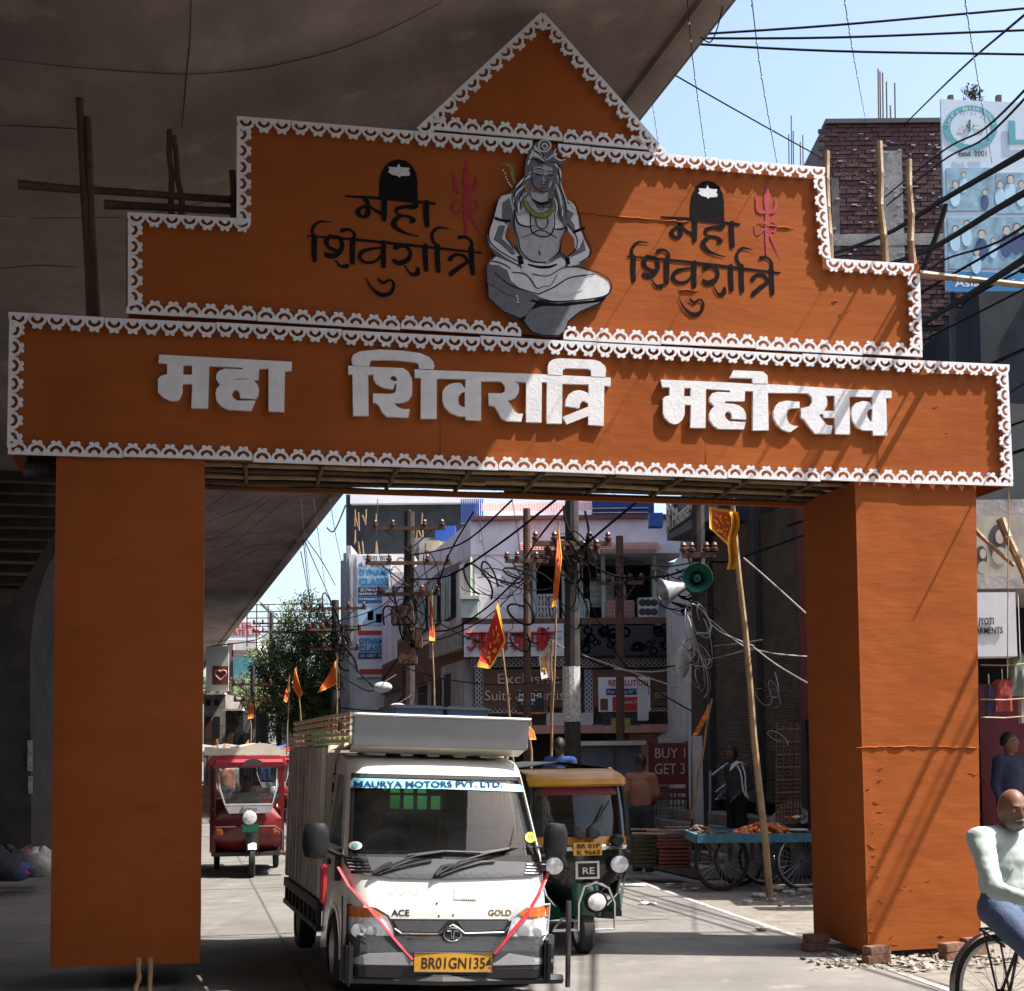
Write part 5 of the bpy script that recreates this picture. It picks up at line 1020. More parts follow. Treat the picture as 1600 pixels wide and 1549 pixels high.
# horn loudspeakers
hornm=mat('horn_green',(.04,.17,.13),.4,var=.15); hornin=mat('horn_dark_green',(.03,.12,.09),.5,var=.15); horng=mat('horn_grey',(.4,.43,.47),.4,metal=.3,var=.15)
def horn(label,mouth,ax,m,r=.21):
    ax=V(ax).normalized(); t=thing('horn_loudspeaker',label,'loudspeaker',mouth,0,'horn loudspeakers on the pole')
    k=M(); k.lathe([(r,0),(r*.98,.02),(r*.72,.12),(r*.45,.25),(r*.25,.38),(r*.2,.42)],mouth,-ax,24); k.lathe([(r*1.04,-.005),(r*1.06,.012),(r,.02)],mouth,-ax,24); k.build('bell',m,t,smooth=True)
    k=M(); k.lathe([(r*.3,.3),(r*.28,.12),(.015,.1)],mouth,-ax,16); k.build('inner_horn',hornin,t,smooth=True)
    k=M(); k.lathe([(0,.62),(.07,.62),(.08,.58),(.08,.44),(.05,.4)],mouth,-ax,14); k.build('driver',darkiron,t,smooth=True)
    k=M(); k.bar(V(mouth)-ax*.35,V(mouth)-ax*.45+V((.05,.1,-.12)),.03,.05); k.build('bracket',rust,t)
horn('round green horn loudspeaker facing the viewer on the dark pole',P(1090,903,20.3),(-.08,-1,-.06),hornm)
horn('pale grey horn loudspeaker pointing left on the same dark pole',P(1036,926,20.6),(-.95,-.22,-.28),horng,.2)
lampm=mat('lamp_shade_grey',(.5,.53,.56),.4,var=.1)
for (px,py,Y,l) in ((1066,1035,21.5,'grey street light housing hung under the cables by the dark pole'),(598,1074,33,'white street light hung left of the crossarm pole'),(621,1108,30,'small round white lamp above the truck roof')):
    t=thing('street_light',l,'street light',P(px,py,Y)); c=P(px,py,Y); k=M(); k.sph(c,.16,8,sc_=(.7,.6,1.5) if px>1000 else (1.4,.6,.8)); k.build('housing',lampm,t,smooth=True); k=M(); k.tube([c+V((0,0,.1)),c+V((.3,.2,.3))],.02,6); k.build('arm',rust,t)
# flags
flag_o=mat('saffron_cloth',(.66,.11,.02),.8,var=.2,scale=4); flag_r=mat('red_flag_cloth',(.5,.02,.015),.8,var=.15,scale=5); flag_y=mat('yellow_fringe',(.75,.38,.04),.8,var=.2,scale=9)
def flag(label,base,top,outline,m=flag_o,trim=flag_y,Y=None,r=.022,marks=0,group='saffron flags on bamboo poles'):
    b=V(base); t=V(top); th_=thing('flag',label,'flag',b,0,group)
    n=8; M().tube([b.lerp(t,i/n)+V((math.sin(i*1.7)*.01,0,0)) for i in range(n+1)],[r*(1-.03*i) for i in range(n+1)],7).build('pole',bamboo,th_,smooth=True)
    pts=[P(x,y,Y+.0) for x,y in outline]; c=sum(pts,V((0,0,0)))/len(pts)
    def ripple(p): return p+V((0,math.sin(p.x*9+p.z*5)*.06-.05,0))
    def bl(u,v): return ripple(pts[0].lerp(pts[1],u).lerp(pts[3].lerp(pts[2],u),v))
    N=9
    for nm,mm,lo,hi,off in (('cloth',m,0,1,0),):
        M().grid([[bl(i/N,j/N) for i in range(N+1)] for j in range(N+1)]).build(nm,mm,th_,smooth=True)
    if trim:
        e=[bl(1-i/N,1) for i in range(N+1)]; w_=.0
        k=M(); k.grid([[bl(i/N,1)+V((0,-.012,0)) for i in range(N+1)],[bl(i/N,.9)+V((0,-.012,0)) for i in range(N+1)]]); k.grid([[bl(1,i/N)+V((0,-.014,0)) for i in range(N+1)],[bl(.9,i/N)+V((0,-.014,0)) for i in range(N+1)]]); k.grid([[bl(i/N,0)+V((0,-.013,0)) for i in range(N+1)],[bl(i/N,.08)+V((0,-.013,0)) for i in range(N+1)]]); k.build('trim',trim,th_)
    if marks:
        k=M(); rd=random.Random(3)
        for i in range(marks):
            u=.15+.6*rd.random(); v=.2+.6*rd.random(); a_=bl(u,v); b_=bl(u+.06,v+.03); k.bar(a_+V((0,-.016,0)),b_+V((0,-.016,0)),.012,.025)
        tag(k.build('printed_marks',flag_y,th_),None,None,kind='stuff')
    return th_
def GB(px,py): return G(px,py)
flag('large saffron flag drooping at the top of the leaning bamboo pole near the right pillar',G(1203,1402),P(1140,740,17.3),[(1146,800),(1108,792),(1108,826),(1152,866)],Y=17.1,r=.045,marks=30)
k=M(); k.grid([[P(1146+math.sin(i)*3-dx+ (0 if i<5 else (5-i)*1.5),800+i*10,17.0-.02*abs(dx)) for dx in (-7,0,6)] for i in range(10)]); 
o=k.build('flag_tail',flag_y,None); tag(o,'yellow cloth strip hanging twisted down the leaning bamboo flag pole','flag tail')
flag('red and yellow printed festival flag at the centre, left of the rail poles',P(812,1290,22),P(778,936,22),[(778,942),(791,1004),(766,1046),(745,1043)],flag_r,Y=22,marks=34)
flag('tall narrow furled orange flag in front of the thick dark pole',P(858,1300,22),P(873,816,22),[(873,820),(878,872),(870,945),(862,950)],Y=21.8,marks=4)
flag('narrow furled red flag right of the crossarm pole',P(683,1300,26),P(674,922,26),[(672,926),(678,960),(680,1002),(671,1002)],flag_r,Y=26,marks=0)
flag('orange triangular flag standing out left at the far crowded pole',P(527,1180,36),P(526,1030,36),[(526,1032),(527,1068),(515,1075),(496,1084)],Y=36)
flag('taller of two orange flags against the tree',P(476,1180,38),P(462,1042,38),[(462,1044),(474,1085),(468,1092),(457,1074)],Y=38)
flag('narrow orange flag left beside the taller one against the tree',P(448,1180,38),P(452,1055,38),[(451,1056),(453,1080),(449,1098),(444,1096)],Y=38)
flag('small orange flag low in front of the tree trunk',P(393,1200,34),P(391,1098,34),[(388,1100),(397,1100),(396,1122),(388,1124)],Y=34)
flag('small orange flag hanging by the grey post above the BUY board',P(1080,1280,20),P(1112,1092,20),[(1106,1100),(1103,1122),(1090,1148),(1082,1150)],Y=20,marks=6)
flag('small orange flag at the right corner of the truck\'s top board',P(832,1250,19),P(828,1128,19),[(824,1132),(834,1142),(838,1156),(827,1156)],Y=19)
flag('dull white printed banner strip leaning on the thick dark pole',P(862,1180,22.3),P(862,1000,22.3),[(859,1004),(860,1058),(846,1062),(842,1028)],mat('banner_white',(.55,.48,.45),.8,var=.3,scale=10),None,Y=22,marks=20,group=None)
for i,(x,y) in enumerate(((340,1158),(352,1165),(388,1160),(405,1163))): flag(['tiny orange flag low over the far street, leftmost','tiny orange flag low over the far street, second from the left','tiny orange flag low over the far street, third from the left','tiny orange flag low over the far street, rightmost'][i],P(x,1195,40),P(x,y-4,40),[(x,y-3),(x+1,y+6),(x-5,y+8),(x-6,y+6)],Y=40,group='tiny flags over the far street')
# trees
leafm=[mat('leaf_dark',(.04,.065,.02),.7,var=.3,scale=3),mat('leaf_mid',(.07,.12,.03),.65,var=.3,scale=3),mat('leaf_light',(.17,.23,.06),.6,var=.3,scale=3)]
bark=mat('bark',(.09,.07,.055),.9,var=.4,scale=8)
def tree(label,px,Y,crowns,nleaf,ls,seed):
    rd=random.Random(seed); b=P(px,1180,Y); b.z=0; t=thing('tree',label,'tree',b)
    k=M(); top=P(crowns[0][0],crowns[0][1],Y); k.tube([b,b.lerp(top,.35)+V((.15,0,0)),b.lerp(top,.75)],[.28,.2,.1],9)
    fork=b.lerp(top,.45)
    for (cx,cy,r_) in crowns:
        c=P(cx,cy,Y); k.tube([fork,fork.lerp(c,.5)+V((rd.uniform(-.2,.2),rd.uniform(-.3,.3),.2)),c],[.13,.08,.03],6)
        for j in range(5): k.tube([fork.lerp(c,.6),c+V((rd.uniform(-1,1)*r_,rd.uniform(-1,1)*r_,rd.uniform(-.6,1)*r_))],[.04,.012],4)
    k.build('trunk',bark,t)
    k=M()
    for (cx,cy,r_) in crowns:
        c=P(cx,cy,Y); ncl=int(nleaf*r_)
        for i in range(ncl):
            d=V((rd.gauss(0,1),rd.gauss(0,1),rd.gauss(0,1))).normalized(); q=c+d*r_*(.45+.6*rd.random()**.6)*(1+.35*NZ.noise(d*2.2+V((cx,cy,0))))
            mi=1 if d.z>-.1 else 0  # under-leaves darker, upper leaves lighter: shading put into the leaf colour
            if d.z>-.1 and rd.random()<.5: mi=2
            for l in range(9):
                a=q+V((rd.gauss(0,1),rd.gauss(0,1),rd.gauss(0,.8)))*ls*1.6; u=V((rd.gauss(0,1),rd.gauss(0,1),rd.gauss(0,1))).normalized(); v=u.orthogonal().normalized()
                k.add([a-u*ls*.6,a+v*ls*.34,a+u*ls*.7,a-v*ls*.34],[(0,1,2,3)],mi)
    return k.build('crown',leafm,t) and t
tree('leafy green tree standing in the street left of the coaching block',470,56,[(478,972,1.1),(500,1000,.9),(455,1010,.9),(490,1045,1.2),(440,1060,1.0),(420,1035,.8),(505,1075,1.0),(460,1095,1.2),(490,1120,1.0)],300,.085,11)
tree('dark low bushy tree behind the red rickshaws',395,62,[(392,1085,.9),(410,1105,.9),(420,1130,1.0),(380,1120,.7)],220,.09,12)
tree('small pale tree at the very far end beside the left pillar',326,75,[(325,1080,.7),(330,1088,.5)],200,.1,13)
tree('scrubby plant growing on top of the brick building above the hoarding',1521,24.5,[(1521,146,.16),(1508,150,.1)],260,.03,15) if False else None
t=thing('rooftop_plant','scrubby plant and rods poking up over the top of the school hoarding','plant',P(1521,160,23)); k=M(); rd=random.Random(5)
for i in range(150):
    a=P(1521+rd.gauss(0,7),146+rd.gauss(0,7),23); u=V((rd.gauss(0,1),rd.gauss(0,1),rd.gauss(0,1))).normalized()*.05; v=u.orthogonal().normalized()*.02; k.add([a-u,a+v,a+u,a-v],[(0,1,2,3)])
k.build('foliage',leafm[0],t); k=M(); k.tube([P(1521,162,23),P(1520,138,23)],.01,4); k.tube([P(1521,158,23),P(1506,146,23)],.008,4); k.tube([P(1530,162,23),P(1531,136,23)],.012,4); k.build('stem',bark,t)
# ================= VEHICLES =================
wpaint=mat('white_vehicle_paint',(.66,.65,.62),.28,var=.06,scale=3,coat=.5)
creamp=mat('cream_vehicle_paint',(.62,.58,.48),.45,var=.15,scale=5)
greybox=mat('dusty_olive_grey_steel',(.38,.4,.37),.6,var=.25,scale=3,bump=.1,bs=30)
boardgrey=mat('grey_board',(.3,.3,.315),.6,var=.12,scale=3)
brownstain=mat('brown_paint',(.28,.09,.02),.6,var=.4,scale=10)
lampgl=mat('lamp_lens',(.75,.75,.77),.15,metal=.3,var=.35,scale=24,spec=.8); amber=mat('amber_lens',(.5,.13,.03),.15,var=.1,spec=.8)
plateY=mat('plate_yellow',(.62,.31,.03),.5,var=.1,scale=20); bannerB=mat('banner_sky_blue',(.22,.52,.6),.5,var=.06); bannerT=mat('banner_text_blue',(.002,.04,.13),.7,var=0,spec=.1)
ribbon=mat('red_ribbon',(.5,.03,.05),.5,var=.15,scale=30); redp=mat('red_vehicle_paint',(.15,.008,.012),.35,var=.15,scale=4,coat=.4); redhi=mat('red_canopy',(.34,.03,.05),.5,var=.2,scale=5)
cabin=mat('cabin_dark_trim',(.03,.032,.035),.7,var=.2); seatm=mat('seat_vinyl',(.05,.05,.06),.5,var=.2); greent=mat('green_tarpaulin',(.04,.5,.12),.5,var=.35,scale=3)
wshield=glass('windshield_glass',(.8,.86,.84),.02,1,.03)
def wheel(name,par,c,r,w,ax=(1,0,0),spokes=0,rimm=None):
    t=M(); t.lathe([(r*.62,-w/2),(r*.9,-w/2),(r,-w*.32),(r,w*.32),(r*.9,w/2),(r*.62,w/2)],c,ax,28); o=t.build(name,blackrub,par,smooth=True,local=True); WM[o.name]=WM[par.name]
    k=M(); k.lathe([(r*.64,-w*.42),(r*.58,-w*.2),(r*.25,-w*.3),(0,-w*.34)],c,ax,20); k.lathe([(r*.64,w*.42),(r*.58,w*.2),(r*.25,w*.3),(0,w*.34)],c,ax,20); k.build('rim',rimm or steel,o,smooth=True,local=True); return o
ribm=mat('dusty_lit_rib',(.72,.75,.72),.6,var=.3,scale=3)  # paler than the side sheet: light on the raised ribs put into the colour
slatw=mat('sunlit_slat_cream',(.82,.76,.6),.5,var=.15)  # brightened cream: sunlight on the slats put into the colour
YAW=R(15.5); ROLL=R(2.0)
tr=thing('mini_truck','white cargo mini truck with ribbed grey body and red ribbons driving out through the gate','truck',G(703,1566),rot=(0,ROLL,YAW))
TWm=WM[tr.name]; TWi=TWm.inverted()
def fy(z):   # how far back the front surface stands at height z
    pr=[(.1,.0),(.36,-.01),(.42,0),(.7,.03),(.89,.09),(1.02,.15),(1.59,.5),(1.66,.56),(1.71,.66),(1.74,.9),(1.75,1.32)]
    for (a,b),(c,d) in zip(pr,pr[1:]):
        if z<=c: return b+(d-b)*max(0,(z-a))/(c-a)
    return 1.32
def hw(z): return .75 if z<1.0 else .75-(z-1.0)*.11
def crv(t): a=abs(t); return .05*a*a+.13*(max(0,a-.82)/.18)**2
def fsurf(x,z): return fy(z)+crv(x/hw(z))
def tloc(px,py,off=0.0,cls=None):
    o=TWi@CO; d=TWi.to_3x3()@ray(px,py); y=.1
    for _ in range(5):
        s=(y-o.y)/d.y; x=o.x+d.x*s; z=o.z+d.z*s; y=(fsurf(max(-.74,min(.74,x)),z))-off
    s=(y-o.y)/d.y; return V((o.x+d.x*s,y,o.z+d.z*s))
zb_=ZR(420,1100,3.333)
def patch(name,m,pts,par=tr,off=.012,th=.04,cv=zb_,holes=()):
    import bmesh
    q=[tloc(*p,off) for p in (cv(pts) if cv else pts)]; bm=bmesh.new(); f=bm.faces.new([bm.verts.new((p.x,0,p.z)) for p in q]); bmesh.ops.triangulate(bm,faces=[f])
    for _ in range(6):
        lg=[e for e in bm.edges if e.calc_length()>.05]
        if not lg: break
        bmesh.ops.subdivide_edges(bm,edges=lg,cuts=1); bmesh.ops.triangulate(bm,faces=bm.faces[:])
    for v in bm.verts: v.co.y=fsurf(max(-.74,min(.74,v.co.x)),v.co.z)-off
    be=[e for e in bm.edges if len(e.link_faces)==1]; r_=bmesh.ops.extrude_edge_only(bm,edges=be)
    for v in [g for g in r_['geom'] if isinstance(g,bmesh.types.BMVert)]: v.co.y+=th
    bmesh.ops.recalc_face_normals(bm,faces=bm.faces); me=bpy.data.meshes.new(name); bm.to_mesh(me); bm.free(); me.materials.append(m); return addobj(name,me,par)
def ttext(name,body,m,x0,y0,x1,y1,par=tr,off=.02,bold=0,cv=zb_):
    (a,b),(c,d)=cv([(x0,y1),(x1,y1)]); e=cv([(x0,y0)])[0]
    p=TWm@tloc(a,b,off); q=TWm@tloc(c,d,off); u=TWm@tloc(*e,off)
    o=textobj(name,body,(u-p).length*1.36,m,par,p,(q-p),(u-p)-(q-p).normalized()*((u-p).dot((q-p).normalized())),0,bold=bold,width=(q-p).length)
    for v in o.data.vertices: v.co.y=fsurf(v.co.x,v.co.z)-off
    return o
# front shell, pillars, roof
def frows(zs,t0,t1,n,o=0.0): return [[V((hw(z)*t,fsurf(hw(z)*t,z)-o,z)) for t in [t0+(t1-t0)*i/n for i in range(n+1)]] for z in zs]
body=M(); body.grid(frows([.2,.3,.36,.42,.5,.6,.7,.8,.89],-1,1,28)); body.build('front_panel',wpaint,tr,smooth=True,local=True)
body=M(); body.grid(frows([1.59,1.62,1.66,1.69,1.71,1.73,1.74,1.75],-1,1,28))
rr=M(); body.build('roof',wpaint,tr,smooth=True,local=True)
k=M(); 
for i in range(5): x=-.42+.21*i; k.box(x-.05,x+.05,.78,1.3,1.742,1.762)
k.build('roof_ribs',wpaint,tr,local=True,bev=.006)
for s_ in (-1,1):
    zs=[.89+.0875*i for i in range(9)]
    k=M(); k.grid(frows(zs,s_*.945,s_*1.0,4)); k.build('windshield_pillar',wpaint,tr,smooth=True,local=True)
    sx=lambda z:s_*(hw(z)+.0)
    fyc=lambda z:fy(z)+.18
    out=[(.2,.2),(.24,.2)]
    arch_=[(.66-.33*math.cos(a*math.pi/10),.27+.33*math.sin(a*math.pi/10)) for a in range(11)]
    out=[(.19,.2)]+arch_+[(1.34,.22),(1.34,1.75),(fyc(1.75)-.02 if False else 1.08,1.75),(.84,1.71),(.74,1.66),(.68,1.59),(.505,1.3),(.33,1.02),(.27,.89),(.21,.7),(.18,.42)]
    win=[(.47,1.06),(.62,1.3),(.8,1.58),(1.2,1.6),(1.22,1.06)]
    k=M(); k.poly(out,lambda v:V((s_*(hw(v.z)+v.y),v.x,v.z)),-.03,0,[win]); d_=k.build('door',wpaint,tr,local=True)
    k=M(); k.poly(win,lambda v:V((s_*(hw(v.z)+v.y),v.x,v.z)),-.02,-.015); k.build('door_glass',mat('dark_door_glass',(.012,.013,.015),.08,var=0) if s_<0 else MATS['dark_door_glass'],d_,local=True)
    k=M(); k.box(s_*.748-.012,s_*.748+.012,.95,1.08,.9,.94); k.build('door_handle',blackpl,d_,local=True)
    k=M(); 
    for a in range(12):
        a0=a*math.pi/12; a1=(a+1)*math.pi/12; r0=.33; r1=.37
        k.add([V((s_*.757,.66-r*math.cos(t),.27+r*math.sin(t))) for r,t in ((r0,a0),(r1,a0),(r1,a1),(r0,a1))]+[V((s_*.735,.66-r*math.cos(t),.27+r*math.sin(t))) for r,t in ((r0,a0),(r1,a0),(r1,a1),(r0,a1))],BX)
    k.build('wheel_arch',wpaint,tr,local=True)
    k=M(); k.box(min(s_*.70,s_*.752),max(s_*.70,s_*.752),.0,.3,.12,.42); k.build('bumper_corner',blackpl,tr,local=True,bev=.02)
    k=M(); k.box(min(s_*.6,s_*.745),max(s_*.6,s_*.745),.98,1.34,.16,.24); k.build('sill',blackpl,tr,local=True)
k=M(); k.poly([(-.72,.5),(.72,.5),(.74,1.0),(.63,1.72),(-.63,1.72),(-.74,1.0)],lambda v:V((v.x,v.y,v.z)),1.3,1.33,[[(-.36,1.32),(.2,1.32),(.2,1.56),(-.36,1.56)]]); k.build('cab_rear_wall',cabin,tr,local=True)
k=M(); 
for i in range(6): x=-.36+.56*i/5; k.box(x-.012,x+.012,1.29,1.34,1.32,1.56)
k.box(-.36,.2,1.288,1.342,1.43,1.45); k.build('rear_window_bars',darkiron,tr,local=True)
k=M(); k.add([V((-.7,1.75,1.0)),V((.6,1.75,1.0)),V((.6,2.7,1.95)),V((-.7,2.7,1.95))],[(0,1,2,3)]); k.add([V((.0,1.6,1.05)),V((.3,1.6,1.05)),V((.32,2.1,1.5)),V((-.05,2.1,1.5))],[(0,1,2,3)],1)
tag(k.build('tarpaulin',[greent,whitepaint],None,local=True) if False else k.build('green_tarpaulin',[greent,greent],tr,local=True),None,None)
k=M(); k.box(-.7,.7,.25,1.3,.42,.46); k.build('cab_floor',cabin,tr,local=True)
k=M(); k.grid([[V((x,y,z)) for x in (-.7,-.35,0,.35,.7)] for y,z in ((.2,1.0),(.34,1.02),(.42,1.0),(.46,.9),(.44,.6))]); k.build('dashboard',cabin,tr,smooth=True,local=True)
k=M(); k.lathe([(.19,0),(.205,.012),(.19,.024),(.178,.012),(.19,0)],(-.36,.6,1.02),(0,.75,-.5),26); k.bar((-.55,.6,1.02),(-.17,.6,1.02),.03,.02); k.bar((-.36,.6,1.02),(-.36,.5,.88),.04,.03); k.build('steering_wheel',greypl,tr,local=True)
for x in (-.36,.36):
    k=M(); k.box(x-.24,x+.24,.95,1.27,.55,.72); k.box(x-.22,x+.22,1.14,1.27,.72,1.3); k.build('seat',seatm,tr,local=True,bev=.04)
# windshield
gl=M(); gl.grid(frows([1.0,1.15,1.3,1.45,1.6],-.96,.96,24,.004)); ws=gl.build('windshield',wshield,tr,smooth=True,local=True)
k=M(); k.grid(frows([.985,1.03],-.965,.965,24,.008)); k.grid(frows([1.575,1.605],-.965,.965,24,.008))
for s_ in (-1,1): k.grid(frows([1.0,1.3,1.6],s_*.93,s_*.965,2,.008))
tag(k.build('windshield_seal',blackrub,ws,local=True),None,None)
bn=patch('sun_strip',bannerB,[(420,412),(440,385),(900,398),(1310,420),(1338,458),(880,442),(420,436)],ws,.012,.002); ttext('banner_text','MAURYA MOTORS PVT. LTD.',bannerT,438,400,1215,432,bn,.02,.016)
def tt2(): pass
patch('sticker',whitepaint,[(415+36+36*math.cos(a*math.pi/8)-0,738+22*math.sin(a*math.pi/8)) for a in range(16)],ws,.012,.002); patch('sticker_mark',bannerB,[(451+18*math.cos(a*math.pi/5),738+12*math.sin(a*math.pi/5)) for a in range(10)],ws,.016,.002)
stc=mat('lime_sticker',(.42,.55,.05),.5); patch('round_sticker',stc,[(1362+28*math.cos(a*math.pi/8),695+28*math.sin(a*math.pi/8)) for a in range(16)],ws,.012,.002); ttext('sticker_text','15',bannerT,1350,684,1375,706,ws,.018)
patch('inner_mirror',cabin,[(820,448),(920,450),(918,472),(860,476),(825,465)],ws,-.06,.02)
# cowl, vents, wipers
cw=patch('cowl_panel',greypl,[(392,790),(700,800),(1100,815),(1448,822),(1445,860),(1420,890),(1200,905),(900,912),(640,905),(460,885),(420,860),(395,830)],tr,.016,.05)
for j in range(4):
    patch('vent_slat',chrome,[(400+j*8,806+j*18),(515+j*8,814+j*17),(516+j*8,820+j*17),(402+j*8,812+j*18)],cw,.024,.01); patch('vent_slat',chrome,[(1345-j*4,832+j*15),(1440-j*6,833+j*15),(1440-j*6,838+j*15),(1345-j*4,838+j*15)],cw,.024,.01)
patch('vent_recess',blackpl,[(396,796),(515,806),(542,882),(430,870),(398,838)],cw,.018,.004); patch('vent_recess',blackpl,[(1338,832),(1446,832),(1440,866),(1412,888),(1330,892)],cw,.018,.004)
def wiper(pts,rr_):
    w_=M(); w_.tube([tloc(*zb_([p])[0],.045) for p in pts[0]],.009,6); w_.tube([tloc(*zb_([p])[0],.03) for p in pts[1]],.011,6); w_.tube([tloc(*zb_([p])[0],.04) for p in pts[2]],.016,6); w_.build('wiper',blackpl,tr,local=True)
wiper(([(550,880),(700,815),(770,790),(920,768)],[(720,790),(900,768),(1110,775)],[(545,882),(600,845),(640,830)]),0)
wiper(([(870,892),(1000,820),(1150,775),(1250,755)],[(1100,778),(1250,752),(1415,745)],[(868,894),(905,850),(960,840)]),0)
M().tube([tloc(*zb_([p])[0],.03) for p in ((560,885),(700,845),(770,830),(850,815))],.007,6).build('wiper_linkage',blackpl,tr,local=True); M().tube([tloc(*zb_([p])[0],.03) for p in ((890,895),(1000,855),(1110,825),(1180,818))],.007,6).build('wiper_linkage',blackpl,tr,local=True)
# lower front
gr=patch('grille_surround',blackpl,[(628,1120),(900,1122),(1245,1122),(1275,1150),(1225,1262),(960,1280),(670,1265),(650,1170)],tr,.012,.05)
patch('grille_mesh',greypl,[(650,1130),(930,1130),(880,1190),(680,1185)],gr,.018,.01); patch('grille_mesh',greypl,[(980,1130),(1245,1130),(1225,1178),(1020,1188)],gr,.018,.01)
def strip(name,m,pts,r,par,off=.03,cv=zb_,fl=1): return M().tube([tloc(*cv([p])[0],off) for p in pts],r,6,fl=fl).build(name,m,par,local=True)
strip('grille_trim',chrome,[(655,1170),(690,1195),(880,1198),(930,1165),(955,1150),(985,1165),(1020,1195),(1225,1190),(1250,1160)],.006,gr)
LR=mat('badge_metal',(.5,.5,.52),.25,metal=1,var=.1)
k=M(); c_=tloc(*zb_([(957,1202)])[0],.035); rows=[[c_+V((math.cos(a*math.pi/12)*r*1.25,-.004*(r<.05),math.sin(a*math.pi/12)*r*.9)) for a in range(24)] for r in (.056,.062,.056)]; 
k.tube([c_+V((math.cos(a*math.pi/12)*.056*1.1,0,math.sin(a*math.pi/12)*.056*.85)) for a in range(25)],.006,5,caps=False); k.tube([c_+V((-.04,0,.024)),c_+V((-.012,0,.026)),c_+V((-.005,0,-.03))],.006,5); k.tube([c_+V((.04,0,.024)),c_+V((.012,0,.026)),c_+V((.005,0,-.03))],.006,5); k.build('emblem',LR,gr,local=True)
for pts,l2,hi in (([(412,1045),(560,1068),(622,1105),(650,1165),(668,1255),(560,1247),(430,1228),(412,1190)],[(414,1047),(555,1070),(600,1098),(560,1112),(416,1108)],(440,1160)),([(1463,1042),(1345,1060),(1275,1108),(1252,1180),(1226,1257),(1350,1257),(1420,1240),(1453,1190)],[(1460,1045),(1350,1062),(1300,1095),(1330,1110),(1455,1105)],(1300,1170))):
    hl=patch('headlight',lampgl,pts,tr,.014,.05); patch('indicator',amber,l2,hl,.022,.02)
    strip('headlight_rim',blackpl if pts[0][0]<500 else chrome,pts+[pts[0]],.007,hl,.018)
    for dx,dy,r in ((25,20,.05),(95,25,.04)):
        cc=tloc(*zb_([(hi[0]+dx,hi[1]+dy)])[0],.02); kk=M(); kk.lathe([(r,0),(r*.8,.002),(0,.003)],cc,(0,-1,0),14); kk.build('reflector',steel,hl,smooth=True,local=True)
bmp=patch('bumper',greypl,[(398,1195),(430,1232),(560,1255),(668,1270),(960,1290),(1226,1268),(1420,1250),(1458,1200),(1488,1205),(1485,1330),(1480,1400),(380,1400),(385,1200)],tr,.03,.06)
patch('bumper_band',boardgrey,[(400,1330),(520,1300),(700,1295),(750,1345),(1180,1350),(1250,1300),(1485,1330),(1482,1345),(1180,1362),(750,1362),(400,1345)],bmp,.036,.02)
patch('bumper_lower',blackpl,[(385,1365),(1485,1365),(1478,1415),(385,1408)],bmp,.045,.05); strip('bumper_trim',whitepaint,[(390,1408),(900,1416),(1470,1412)],.007,bmp,.055); strip('bumper_trim',whitepaint,[(390,1345),(395,1300),(385,1408)],.004,bmp,.05)
gd=strip('guard_bar',darkiron,[(385,1428),(900,1442),(1525,1432)],.036,tr,.07); strip('guard_bar',darkiron,[(393,1000),(392,1200),(380,1440)],.02,tr,.06); 
k=M(); a_=tloc(*zb_([(1508,1010)])[0],.0); k.tube([V((a_.x,-.06,a_.z)),V((a_.x+.005,-.06,.1))],.02,6); k.build('guard_bar',darkiron,tr,local=True)
npl=patch('number_plate',plateY,[(755,1295),(1168,1300),(1166,1398),(755,1396)],tr,.075,.012); strip('plate_rim',blackpl,[(755,1295),(1168,1300),(1166,1398),(755,1396),(755,1295)],.005,npl,.078); ttext('plate_text','BR01GN1354',signblack,790,1318,1155,1378,npl,.0765,.012)
ttext('badge_text','ACE',signblack,640,1070,735,1104,tr,.003,.02); ttext('badge_text','GOLD',mat('badge_gold',(.28,.2,.08),.35,metal=.6),1142,1070,1262,1102,tr,.003,.014)
ttext('chalk_marks','476 10',mat('chalk_trace',(.52,.51,.49),.8),620,960,780,1000,tr,.002); patch('paper_label',mat('label_paper',(.6,.6,.6),.7,var=.2,scale=60),[(968,962),(1095,968),(1080,1022),(965,1018)],tr,.006,.004); ttext('label_text','||||||||',greypl,1005,1010,1078,1022,tr,.012)
for x,y in ((883,1100),(957,1096),(872,1035)): patch('small_hole',blackpl,[(x,y),(x+8,y),(x+8,y+7),(x,y+7)],tr,.004,.004)
# ribbons of red cloth tied from the windshield corners to the plate
for pts in ([(362,850),(420,950),(510,1050),(600,1160),(690,1265),(750,1330)],[(1455,875),(1410,985),(1350,1090),(1290,1160),(1215,1250),(1172,1300)]): strip('ribbon',ribbon,pts,.016,tr,.03,fl=.35)
# mirrors
for s_,pp in ((-1,(232,705)),(1,(1515,715))):
    a_=TWi@P(*zb_([pp])[0],10.2 if s_<0 else 10.45); k=M(); mm=tr
    x=s_*(.745+.2); c=V((a_.x,.16,a_.z))
    rows=[]
    for i in range(9):
        t=math.pi*i/8; rows.append([c+V((math.cos(b*math.pi/6)*(.095*math.sin(t)**.35+.001)*(abs(math.cos(b*math.pi/6))**-.15 if abs(math.cos(b*math.pi/6))>.1 else 1),math.sin(b*math.pi/6)*.06*math.sin(t)**.4,math.cos(t)*.13)) for b in range(12)])
    k.grid(rows,closed=True); mo=k.build('mirror',blackpl,tr,smooth=True,local=True); M().tube([V((s_*.70,.42,1.0)),V((s_*.8,.3,1.02)),c+V((0,0,-.03))],.018,6).build('mirror_arm',blackpl,mo,local=True)
k=M(); c=TWi@P(*zb_([(285,930)])[0],10.3); k.box(c.x-.02,c.x+.02,c.y-.05,c.y+.05,c.z-.15,c.z+.13); k.build('red_cloth',ribbon,tr,local=True,bev=.012)
